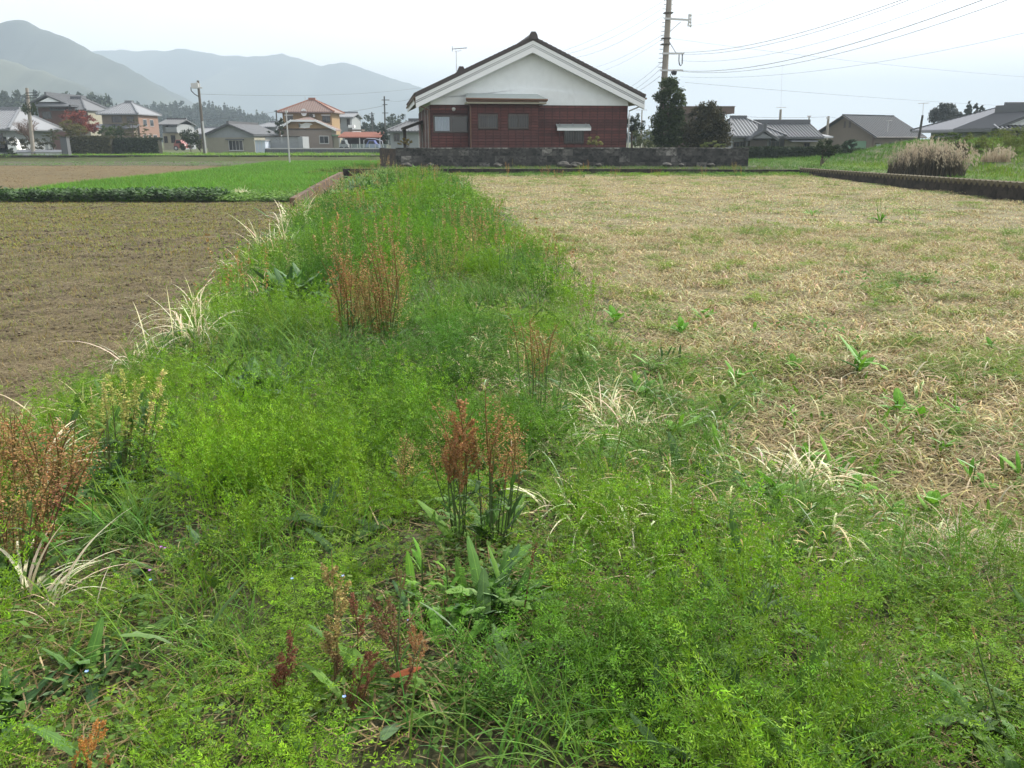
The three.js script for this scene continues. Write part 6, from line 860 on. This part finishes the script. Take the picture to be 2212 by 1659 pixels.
rosette('big dock with long green leaves under the central rusty panicle', [1070, 1400], 28, 0.30, [DOCK[1], DOCK[3], BLUE[1], FRESH[2]], { inn: 0.1, out: 1.15 });
rosette('dock with broad pale leaves before the central dock, below the green spikes', [935, 1410], 9, 0.19, [BLUE[0], DOCK[3], DOCK[1]], { inn: 0.15, out: 1.0 });
rosette('wide layered dock rosette under the yellow-green dock', [245, 1130], 22, 0.30, [DOCK[1], BLUE[1], DOCK[0]], { inn: 0.5, out: 1.25 });
rosette('bluish dock leaves lying open below the bright vetch mound', [425, 1300], 13, 0.20, [...BLUE, DOCK[0]], { inn: 0.25, out: 1.15 });
rosette('upright dark dock leaves beside the bluish open dock', [340, 1350], 9, 0.22, [BLUE[1], DOCK[0], DOCK[2]], { inn: 0.3, out: 1.2 });
rosette('broad dark dock leaves at the left border under the reddish thicket', [25, 1370], 10, 0.26, [DOCK[0], DOCK[2]], { inn: 0.2, out: 1.1 });
rosette('upright dock leaves among weeds in the near left corner', [215, 1560], 10, 0.22, [DOCK[1], DOCK[0], BLUE[1]], { inn: 0.1, out: 0.7 });
rosette('dark dock leaves at the very bottom left corner', [60, 1640], 9, 0.2, [DOCK[0], BLUE[1]], { inn: 0.2, out: 1.0 });
rosette('green dock leaves below the leaning red spike', [930, 1600], 7, 0.16, [DOCK[3], DOCK[1]], { inn: 0.3, out: 1.1 });
rosette('light green rosette in the near right corner', [2080, 1640], 12, 0.16, [DOCK[1], FRESH[2], BLUE[2]], { inn: 0.25, out: 1.1 });
rosette('broad green leaves at the right border beyond the straw heap', [2190, 1250], 12, 0.22, [DOCK[3], FRESH[2], DOCK[0]], { inn: 0.2, out: 1.1, set: BROADLEAF });
rosette('upright leafy green weed at the near right edge of the strip', [1680, 1290], 14, 0.15, [DOCK[1], DOCK[0], FRESH[2]], { inn: 0.05, out: 0.6 });
rosette('pale speckled leafy plant beside the corner of the brown low wall', [775, 420], 22, 0.6, [BLUE[2], DOCK[1], BLUE[0]], { inn: 0.1, out: 1.0 });
rosette('dark green leafy clump between the low wall and the tall stand', [735, 425], 16, 0.5, [DOCK[0], DOCK[2]], { inn: 0.1, out: 0.9 });
rosette('green dock on the border of the straw right of the bright vetch', [1200, 960], 12, 0.22, [DOCK[1], DOCK[0]], { inn: 0.05, out: 0.6 });
GREENCLUMP.push(['grassy green clump on the straw border beyond the rust coloured group', [1290, 770], 90, 0.30, 0.2], ['arching green grass clump on the strip below the bluish-green dock', [590, 800], 130, 0.42, 0.22], ['wide arching bluish grass clump left of the pale-budded dock', [690, 850], 130, 0.40, 0.24], ['fine green grass clump hanging over the bank edge near the arching straw tussock', [480, 800], 90, 0.36, 0.2], ['arching grass clump between the near left docks', [300, 1240], 60, 0.26, 0.09]);
rosette('dark leafy clump under the bright vetch near the tall stand', [700, 720], 10, 0.25, [DOCK[0], BLUE[1]], { inn: 0.2, out: 1.1 });
sorrel('tall leafy green weed standing far off in the straw field', [1900, 478], [[1893, 430, 16], [1902, 426, 18], [1912, 436, 14], [1884, 446, 10]], { mats: [hueGreen], set: SPIKE, leaves: 10, side: 6, leafMats: FRESH, leafLen: 1.2, stem: STEMG });
sorrel('low green leafy weed left of the tall leafy weed far off in the straw', [1755, 464], [[1740, 452, 6], [1756, 449, 7], [1775, 453, 6]], { mats: [hueGreen], set: SPIKE, leaves: 14, side: 4, leafMats: FRESH });
sorrel('slim green weed right of the tall leafy weed far off in the straw', [1975, 472], [[1962, 448, 10], [1978, 446, 12], [1990, 440, 12]], { mats: [hueGreen], set: SPIKE, leaves: 3, side: 3, leafMats: FRESH });
rosette('spiky green weed at the right end of the leaf crop row', [487, 432], 18, 0.5, [DOCK[0], DOCK[1]], { inn: 0.1, out: 0.9, y: LOW });

for (const [label, foot, n, len, rad] of GREENCLUMP) { const g = ground(...foot), t = thing('grass_clump', label, 'grass', [g.x, groundY(g.x, g.z) - 0.01, g.z]), b = new MB(); b.tinted = true; for (let k = 0; k < n; k++) { const a = rr(0, 6.28), r = rad * Math.sqrt(R()); b.k = mix3(BLADES[0], pick([[1.3, 1.1, 0.7], [0.8, 1.0, 1.5]]), R()); blade(b, Math.cos(a) * r, Math.sin(a) * r, rr(0, 6.28), len * rr(0.6, 1.2), 0.0065, rr(0.05, 0.5), rr(0.6, 2.0), 8); } b.build('blades', gMat, t); }
// tussocks of long dead blades
function tussock(label, foot, n, len, wid, o = {}) {
  const g = ground(...foot, o.y ?? 0), y = o.y ?? groundY(g.x, g.z) - 0.01, t = thing('dry_grass_tussock', label, 'grass', [g.x, y, g.z]);
  const b = new MB(); b.tinted = true; for (let k = 0; k < n * 1.5; k++) { const a = rr(0, 6.28), r = (o.rad ?? 0.12) * Math.sqrt(R()); b.k = mix3(pick(STRAWS), STRAWS[2], rr(0.3, 1)).map((v) => v * rr(0.9, 1.15)); blade(b, Math.cos(a) * r, Math.sin(a) * r, (o.az ?? 0) + rr(-1, 1) * (o.fan ?? 3.14), len * rr(0.65, 1.35), wid * rr(0.6, 1.3), rr(0.05, 0.5), rr(0.8, 2.4), 9); } b.build('dead_blades', sMat, t);
  const q = new MB(); q.tinted = true; for (let k = 0; k < n * 0.7; k++) { const a = rr(0, 6.28), r = (o.rad ?? 0.12) * Math.sqrt(R()); q.k = pick(BLADES); blade(q, Math.cos(a) * r, Math.sin(a) * r, rr(0, 6.28), len * rr(0.4, 0.8), wid * 0.7, rr(0.1, 0.7), rr(0.3, 1.6), 6); } q.build('green_blades', gMat, t);
  return t;
}
tussock('pale tussock of curling dead grass nearest the brown low wall end', [642, 490], 60, 0.75, 0.016, { rad: 0.3 });
tussock('pale dead grass tussock on the bank edge next beyond the bluish dock', [590, 545], 36, 0.6, 0.014, { rad: 0.25 });
tussock('thin dead grass tussock hanging over the bank edge left of the bluish dock', [540, 590], 30, 0.5, 0.012, { rad: 0.22 });
tussock('tall curling white dead grass tussock standing out against the brown paddy', [435, 690], 46, 0.62, 0.012, { rad: 0.14 });
tussock('broad arching straw tussock just below the tall white one', [425, 775], 46, 0.5, 0.011, { rad: 0.16 });
tussock('few tall dead blades bending over the paddy edge above the yellow-green dock', [310, 800], 12, 0.5, 0.011, { rad: 0.12 });
tussock('arching dead blades inside the reddish thicket at the left border', [105, 1090], 10, 0.4, 0.011, { rad: 0.06, fan: 1.5 });
tussock('long bent dead blades lying over grass in the near left corner', [120, 1420], 7, 0.34, 0.010, { rad: 0.04, az: -0.3, fan: 1.2 });
tussock('dead blades bent along the left border below the reddish thicket', [80, 1390], 8, 0.3, 0.010, { rad: 0.03, az: -1.2, fan: 1.4 });
tussock('bushy dead grass tussock on the straw edge right of the rust coloured group', [1330, 960], 60, 0.30, 0.009, { rad: 0.16 });
tussock('dead grass tussock in the straw between the seedlings near the middle right', [1740, 1060], 60, 0.26, 0.009, { rad: 0.14 });
tussock('curled dead blades crossing the green edge right of the central dock', [1240, 1200], 16, 0.26, 0.010, { rad: 0.12 });
tussock('curled dead blades around the single dark sorrel stem', [1400, 1190], 16, 0.24, 0.010, { rad: 0.16 });
tussock('dead grass tussock in the straw above the curled blades at the green edge', [1230, 1040], 34, 0.24, 0.009, { rad: 0.14 });
tussock('dead grass tussock between the border sorrel and the farther straw', [1080, 560], 40, 0.34, 0.012, { rad: 0.4 });
tussock('scattered curled dead blades low in the vetch below the straw edge', [1330, 1330], 12, 0.2, 0.009, { rad: 0.2 });
tussock('dry tuft on the bank at the right end of the leaf crop row', [524, 426], 120, 0.45, 0.012, { rad: 0.2, y: LOW });
{ const g = ground(2070, 1250), t = thing('straw_heap', 'flattened heap of grey dead straw near the right border', 'straw', [g.x, groundY(g.x, g.z), g.z]), b = new MB(); b.tinted = true; for (let k = 0; k < 520; k++) { const a = rr(0, 6.28), r = 0.24 * Math.sqrt(R()); b.k = mix3([0.62, 0.55, 0.46], [0.40, 0.33, 0.25], R()); blade(b, Math.cos(a) * r * 1.2, Math.sin(a) * r, -0.6 + rr(-0.9, 0.9), rr(0.08, 0.22), rr(0.003, 0.006), rr(1.2, 1.7), rr(-0.2, 0.3), 3, rr(0.0, 0.06) * (1.2 - r * 4)); } b.build('straw', sMat, t); const l = mesh('dead_leaf', BROADLEAF[0], std(0.16, 0.075, 0.045, 0.9), t); l.position.set(0.13, 0.05, -0.02); l.rotation.set(1.3, 1.4, 0); l.scale.setScalar(0.09); }
// seedlings in the straw, told apart by their row and their place in it
{
  const list = [[1850, 815, 1.5], [1385, 868, 1], [1590, 828, 0.8], [1715, 805, 0.7], [1465, 962, 1.1], [1935, 896, 0.9], [2065, 896, 0.9], [1985, 905, 0.7], [1540, 1022, 1.3], [1745, 1012, 1], [1800, 1026, 1], [1665, 1098, 1.2], [1612, 1108, 0.9], [2100, 1050, 1.1], [2205, 1040, 1.2], [1718, 1140, 1], [1800, 1130, 0.9], [1885, 1190, 1.1], [1935, 1210, 1], [1752, 1170, 0.8], [1570, 1175, 0.9], [1518, 690, 0.7], [1470, 728, 0.8], [1632, 720, 0.5], [1400, 812, 0.8], [1700, 905, 0.6], [1925, 1120, 0.9], [2010, 1110, 1], [1480, 1130, 0.8], [1850, 1075, 0.9], [1325, 700, 0.8], [1890, 660, 0.5], [2140, 760, 0.6], [1760, 870, 0.5], [2030, 980, 0.7]];
  const rows = [[0, 740, 'farthest row'], [740, 850, 'second farthest row'], [850, 930, 'third farthest row'], [930, 1060, 'middle row'], [1060, 1122, 'second nearest row'], [1122, 2000, 'nearest row']], ORD = ['first', 'second', 'third', 'fourth', 'fifth', 'sixth', 'seventh', 'eighth', 'ninth'];
  for (const [a, b, name] of rows) list.filter((q) => q[1] >= a && q[1] < b).sort((p, q) => p[0] - q[0]).forEach(([px, py, s], k) => {
    const g = ground(px, py), t = thing('broadleaf_seedling', `bright green broadleaf seedling in the straw, ${ORD[k]} from the left in the ${name}`, 'plant', [g.x, groundY(g.x, g.z) - 0.01, g.z], rr(0, 6), 'broadleaf seedlings in the straw'), n = 6 + Math.floor(R() * 4), sz = s * 0.115 * lerp(0.85, 1.5, clamp((1200 - py) / 500, 0, 1));
    for (let j = 0; j < n; j++) { const a2 = j * 2.4 + rr(-0.4, 0.4), y = sz * rr(0.1, 0.7); leafOn(t, Math.cos(a2) * sz * 0.12, y, Math.sin(a2) * sz * 0.12, a2, lerp(1.0, 0.2, j / n), sz * rr(0.7, 1.15), FRESH, R() < 0.5 ? BROADLEAF : LEAFS); }
    new MB().tube([[0, 0, 0], [0, sz * 0.8, 0]], 0.003, 5).build('stem', STEMG, t);
  });
}
// small flowers in the grass
{
  const flower = (px, py, h, col, label, cat) => { const g = ground(px, py), y = groundY(g.x, g.z) + h, t = thing('small_flower', label, cat, [g.x, y, g.z]); const b = new MB(); for (let k = 0; k < 5; k++) { const a = k * 1.2566; diamond(b, [0, 0, 0], [Math.cos(a) * 0.006, 0.003, Math.sin(a) * 0.006], [-Math.sin(a) * 0.0025, 0, Math.cos(a) * 0.0025]); } b.build('petals', std(...col, 0.7), t); new MB().tube([[0, 0, 0], [0.01, -h * 0.6, 0]], 0.0012, 4).build('stalk', STEMG, t); t.scale.setScalar(0.9); };
  const blue = [0.28, 0.42, 0.85], pur = [0.45, 0.18, 0.55];
  [[353, 1447, 'left of the dry bent blades'], [648, 1442, 'between the left vetch and the near sorrel row'], [754, 1435, 'just left of the near row of reddish spikes'], [226, 1670, 'beside the orange seed head'], [759, 1725, 'on the bottom edge left of the near row'], [891, 1540, 'on the farthest-left red spike']].forEach(([x, y, w]) => flower(x, y + 8, 0.16, blue, 'tiny sky-blue flower ' + w, 'flower'));
  [[548, 1415, 'upper of the purple pair'], [560, 1418, 'right of the purple pair'], [515, 1475, 'single purple one lower down'], [676, 870, 'beside the dark dock rosette']].forEach(([x, y, w]) => flower(x * 0.68, y * (y > 900 ? 0.965 : 1), 0.15, pur, 'small purple henbit flower, ' + w, 'flower'));
}

// ---------------------------------------------------------------- the cover of the ground
// where grass, not vetch, leads (survey points with a radius in metres)
const grassy = [[640, 780, 0.7], [560, 760, 0.5], [700, 850, 0.5], [400, 720, 0.5], [420, 800, 0.45], [1000, 690, 0.8], [700, 540, 0.9], [600, 690, 0.4], [1080, 600, 0.8], [330, 1200, 0.25], [260, 1330, 0.16], [450, 1430, 0.2], [1700, 1500, 0.3], [1900, 1430, 0.25], [330, 1010, 0.3], [950, 540, 1.2], [800, 500, 1.2], [640, 640, 0.3]].map(([x, y, r]) => ({ p: ground(x, y), r }));
const bare = [[2060, 1250, 0.16], [1830, 1490, 0.10], [1760, 1330, 0.10], [2100, 1300, 0.12], [430, 1000, 0.10], [120, 1060, 0.12], [560, 890, 0.08], [1990, 1470, 0.06], [1480, 1170, 0.08]].map(([x, y, r]) => ({ p: ground(x, y), r }));
const near = (list, x, z) => list.some((q) => Math.hypot(q.p.x - x, q.p.z - z) < q.r * (1 + 0.5 * fbm(x, z, 2.2, 2, 77)));
const sown = {}; const sow = (key, o) => (sown[key] ??= []).push(o);
const put = (set, name, x, z, y, s, c, sy) => { const l = Math.min(LOD(-z), set.length - 1), v = Math.floor(R() * set[l].length); sow(name + '|' + l + '|' + v, { x, y, z, ry: rr(0, 6.28), rx: rr(-0.12, 0.12), rz: rr(-0.12, 0.12), s, sy: sy ?? s, c }); };
const tintV = (x, z) => { const n = clamp(fbm(x, z, 0.9, 3, 61) * 1.2 + fbm(x, z, 0.22, 2, 66) * 1.1 + 0.5, 0, 1), j = rr(0.7, 1.25); return mix3([0.44 * j, 0.66 * j, 0.8 * j], [1.06 * j, 1.06 * j, 0.7 * j], sstep(n, 0.2, 0.8)); };
const LEAFY = many(3, (_, l) => many(3, () => { const b = new MB(), m = new THREE.Matrix4(), e = new THREE.Euler(), p = V(0, 0, 0), n = l === 2 ? 26 : 9; for (let k = 0; k < n; k++) { const g = pick(LEAFS), ps = g.attributes.position, uv = g.attributes.uv, off = b.p.length / 3, L = rr(0.07, 0.15) * (l === 2 ? 1.5 : 1), R0 = l === 2 ? 0.4 : 0.1, c = [rr(-R0, R0), rr(-R0, R0)]; m.makeRotationFromEuler(e.set(rr(0.1, 1.1), rr(0, 6.28), rr(-0.3, 0.3), 'YXZ')); for (let i = 0; i < ps.count; i++) { p.fromBufferAttribute(ps, i).multiplyScalar(L).applyMatrix4(m); b.v(p.x + c[0], p.y + 0.02, p.z + c[1], uv.getX(i), uv.getY(i)); } for (let i = 0; i < g.index.count; i++) b.i.push(off + g.index.array[i]); } return b.geo(true); }));
// mounds where the vetch has climbed high: survey point, radius and height in vetch heights, brightness
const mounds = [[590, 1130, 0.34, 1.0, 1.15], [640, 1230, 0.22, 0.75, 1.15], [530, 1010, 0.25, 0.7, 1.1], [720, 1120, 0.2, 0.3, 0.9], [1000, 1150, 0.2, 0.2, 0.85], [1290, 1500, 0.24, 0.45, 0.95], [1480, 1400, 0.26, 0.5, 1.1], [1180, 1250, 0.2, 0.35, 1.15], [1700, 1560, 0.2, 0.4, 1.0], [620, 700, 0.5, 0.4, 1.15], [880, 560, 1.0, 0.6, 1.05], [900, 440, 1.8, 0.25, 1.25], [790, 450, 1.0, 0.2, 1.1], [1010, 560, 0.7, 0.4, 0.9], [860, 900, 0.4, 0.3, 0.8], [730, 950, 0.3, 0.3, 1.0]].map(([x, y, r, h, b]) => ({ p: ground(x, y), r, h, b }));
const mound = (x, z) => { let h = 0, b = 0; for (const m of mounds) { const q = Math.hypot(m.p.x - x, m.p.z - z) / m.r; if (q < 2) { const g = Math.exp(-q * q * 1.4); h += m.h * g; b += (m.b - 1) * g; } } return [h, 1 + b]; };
for (const [x, y, r] of [[1040, 1290, 0.34], [960, 1330, 0.2], [205, 1740, 0.26], [740, 1640, 0.24], [630, 1640, 0.20], [870, 1630, 0.22], [760, 1560, 0.18]]) { const p = ground(x, y); keep.push([p.x, p.z, r]); }
const stripPlant = (x, z, dens) => {
  const d = -z, s = x - footX(d), edge = x - strawX(d) - 0.55 * fbm(x, z, 0.8, 3, 15) * Math.min(1, d / 5); if (s < 0.0 || d < 1.35) return;
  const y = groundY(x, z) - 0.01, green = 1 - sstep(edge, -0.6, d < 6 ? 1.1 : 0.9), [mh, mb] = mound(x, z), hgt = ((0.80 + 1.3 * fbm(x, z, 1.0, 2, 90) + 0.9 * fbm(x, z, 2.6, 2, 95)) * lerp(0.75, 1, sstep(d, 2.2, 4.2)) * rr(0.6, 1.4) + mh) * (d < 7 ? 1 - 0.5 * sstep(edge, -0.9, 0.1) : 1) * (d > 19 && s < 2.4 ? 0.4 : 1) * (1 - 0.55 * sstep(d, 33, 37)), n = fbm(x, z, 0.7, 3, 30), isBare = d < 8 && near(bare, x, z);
  if (isBare) { if (R() < 0.9) put([THATCH], 'litter', x, z, y, rr(0.8, 1.2), [0.9, 0.82, 0.75]); return; }
  const held = kept(x, z); if (R() < (held ? 0.8 : 0.28)) put([THATCH], 'litter', x, z, y, rr(0.7, 1.2), [0.7, 0.6, 0.5]); if (held) put([WEED, WEEDMID, WEEDFAR], 'weed', x, z, y, rr(0.8, 1.2), [0.9, 1, 0.8]);
  if (R() > green) return;
  if (held && R() < 0.25) return;
  const low = (s < 0.7 ? 0.75 : 1) * (held ? 0.5 : 1);
  if (near(grassy, x, z) ? R() < (d < 3 ? 0.5 : 0.8) : R() < (d < 4 ? 0.19 : 0.18) + 0.3 * sstep(n, 0.12, 0.4) * sstep(d, 2.5, 6)) put(GRASS, 'grass', x, z, y, rr(0.7, 1.1) * low, tintV(x, z).map((v, i) => lerp(v, [1, 1.05, 1.1][i], 0.5)));
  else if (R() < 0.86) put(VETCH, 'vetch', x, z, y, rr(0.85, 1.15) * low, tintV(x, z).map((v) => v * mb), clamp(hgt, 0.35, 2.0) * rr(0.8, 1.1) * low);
  if (!held && (s < 1.0 && d > 4 ? R() < 0.48 : edge > -1.7 && d > 3 ? R() < 0.42 : R() < (d > 9 ? 0.12 : 0.05))) put(ARCS, 'arcs', x, z, y, (s < 1 ? rr(0.75, 1.15) : rr(0.38, 0.68)) * (d < 3.2 ? 0.8 : 1), [1.05, 1.02, 0.97].map((v) => v * rr(0.75, 1.1)));
  if (d > 7 && R() < 0.07 + 0.5 * sstep(fbm(x, z, 0.5, 2, 210), 0.1, 0.3)) sow('stems||' + Math.floor(R() * 3), { x, y, z, ry: rr(0, 6.28), s: rr(0.7, 1.15), c: pick([[0.38, 0.22, 0.09], [0.32, 0.25, 0.10], [0.40, 0.24, 0.09], [0.28, 0.27, 0.10]]) });
  if (!held && d > 2.4 && d < 6 && edge > -0.75 && R() < 0.55) put(STRAW_T, 'straw', x, z, y + 0.02, rr(1.0, 1.35), [1.04, 1.02, 0.95].map((v) => v * rr(0.8, 1.1)), rr(1.1, 1.5));
  if (!held && R() < (s < 1.4 || d < 4 ? 0.24 : 0.15)) put(LEAFY, 'leafy', x, z, y, rr(1.0, 1.9), mix3([0.75, 0.8, 1], [1.6, 1.5, 0.9], R()));
  if (R() < 0.30) put([WEED, WEEDMID, WEEDFAR], 'weed', x, z, y, rr(0.8, 1.3), mix3([0.9, 1, 0.9], [1.5, 1.25, 0.7], R() * R()));
};
band(1.35, 4, 0.19, stripPlant); band(4, 6.5, 0.215, stripPlant); band(6.5, 15, 0.275, stripPlant, (d) => footX(d), (d) => strawX(d) + 1.2); band(15, 38.8, 0.56, stripPlant, (d) => footX(d), (d) => strawX(d) + 1.5);
const strawPlant = (x, z) => {
  const d = -z, edge = x - strawX(d) - 0.55 * fbm(x, z, 0.8, 3, 15) * Math.min(1, d / 5); if (d < 1.6 || x > 13.1 || d > 39.3) return;
  const w = sstep(edge, -0.9, 0.7) * (d < 5 ? lerp(0.4, 1, sstep(d, 2.2, 4.4)) : 1), y = groundY(x, z) - 0.012, n = clamp(fbm(x, z, 0.35, 3, 52) * (d > 10 ? 0.55 : 1) + 0.5, 0, 1), m = clamp(fbm(x, z, 1.6, 2, 57) + 0.5, 0, 1), far = sstep(d, 36.2 + 1.0 * NOISE.noise(x * 0.5, 2, 0), 37.4 + 1.0 * NOISE.noise(x * 0.5, 2, 0)), patch = sstep(fbm(x, z, 0.3, 3, 140), 0.33, 0.4) * sstep(d, 12, 16);
  if (R() < Math.max(far, patch * (x > 5 ? 0.25 : 0))) { if (R() < 0.75) put(VETCH, 'vetch', x, z, y, rr(0.7, 1), tintV(x, z), rr(0.3, 0.5)); else put(GRASS, 'grass', x, z, y, rr(0.6, 0.9), [1.1, 1.1, 0.9], rr(0.25, 0.45)); if (R() < 0.5) return; }
  if (R() > w) return;
  const hump = sstep(m, 0.5, 0.75) * (1 - sstep(d, 9, 16)), k = rr(0.8, 1.15), col = mix3([0.72, 0.70, 0.58], [1.0, 0.94, 0.84], n).map((v) => v * k * 1.02);
  put(STRAW_T, 'straw', x, z, y, rr(0.85, 1.2) * (1 + 0.4 * hump), col, rr(0.75, 1.15) * (1 + 0.6 * hump));
  if (R() < 0.3 && d < 15) put([THATCH], 'litter', x, z, y, rr(0.8, 1.2), col.map((v) => v * 0.9));
  if (R() < (d < 6 ? 0.40 : 0.16) * (0.5 + n)) put(VETCH, 'vetch', x, z, y, rr(0.7, 0.95), mix3([0.7, 0.75, 0.8], [1.2, 1.0, 0.9], R()), rr(0.22, 0.40) * (d > 15 ? 0.6 : 0.9));
  if (d < 5.4 && edge < 2.6 && R() < 0.34) put(LEAFY, 'leafy', x, z, y, rr(0.55, 0.9), mix3([1.3, 1.4, 0.7], [2.4, 2.3, 0.8], R()));
  if (R() < 0.05 && d < 9) put([WEED, WEEDMID, WEEDFAR], 'weed', x, z, y, rr(0.9, 1.6), [0.9, 1.1, 0.8]);
};
band(1.6, 6.5, 0.185, strawPlant, () => 0, (d) => 0.68 * d + 0.9); band(6.5, 15, 0.27, strawPlant, (d) => strawX(d) - 1.2, (d) => Math.min(13.1, 0.68 * d + 0.9)); band(15, 38.8, 0.56, strawPlant, (d) => strawX(d) - 1.5, (d) => Math.min(13.1, 0.68 * d + 0.9));

const WHAT = { arcs: [ARCS, sMat, 'long pale dead blades arching up through the green strip', 'dry grass'], leafy: [LEAFY, leafy(0.12, 0.25, 0.05, 0.3, { vertexColors: false, map: leafMap, roughness: 0.8 }), 'small broad-leaved weeds growing through the grass', 'weeds'], vetch: [VETCH, vMat, 'fine feathery bright green vetch covering the strip', 'vetch'], grass: [GRASS, gMat, 'arching green grass growing among the vetch', 'grass'], straw: [STRAW_T, sMat, 'curled pale dead grass blades covering the dry field', 'dry grass'], litter: [[THATCH], sMat, 'flat dead straw lying on the soil between plants', 'straw litter'], weed: [[WEED, WEEDMID, WEEDFAR], bMat, 'small round-leaved weeds low among the grass', 'weeds'] };
const MASS = { vetch: 'vetch_cover', grass: 'grass_cover', straw: 'dry_grass_cover', litter: 'straw_litter', weed: 'weed_cover', leafy: 'leafy_weeds', arcs: 'arching_dead_blades' };
for (const key of Object.keys(sown)) { const [what, l, v] = key.split('|'); if (what === 'stems') continue; const [set, mat, label, cat] = WHAT[what]; tag(copies(MASS[what], set[l][v], mat, sown[key]), label + ' ' + REACH[l], cat, label + ' ' + REACH[l], 'stuff'); }

{ // thin rusty sorrel stems scattered through the farther strip
  const thin = many(3, () => { const b = new MB(); b.tinted = true; for (let k = 0; k < 6; k++) { const a = rr(0, 6.28), r = 0.22 * Math.sqrt(R()), x = Math.cos(a) * r, z = Math.sin(a) * r, h = rr(0.4, 0.75), lx = rr(-0.08, 0.08), lz = rr(-0.08, 0.08); b.k = [0.35, 0.75, 0.7]; blade(b, x, z, a, h, 0.006, 0.05, rr(-0.1, 0.2), 3); for (let j = 0; j < 34; j++) { const t = rr(0.5, 1), s = 0.020 * rr(0.6, 1.3), q = rr(0.7, 1.35); b.k = [q, q, q]; const e = 0.035 * (1.2 - t); diamond(b, [x + Math.sin(0.1) * Math.cos(a) * h * t + rr(-e, e), h * t, z + Math.sin(0.1) * Math.sin(a) * h * t + rr(-e, e)], [rr(-s, s), rr(0, s), rr(-s, s)], [rr(-s, s) * 0.5, rr(-s, s) * 0.5, rr(-s, s) * 0.5]); } } return b.geo(); });
  for (const key of Object.keys(sown)) if (key.startsWith('stems')) { const v = +key.split('|')[2]; tag(copies('sorrel_stems', thin[v], leafy(1, 1, 1, 0.2), sown[key]), 'thin rusty sorrel stems scattered through the farther part of the green strip', 'sorrel', 'thin sorrel stems of the farther strip', 'stuff'); }
}

renderer.render(scene, camera);
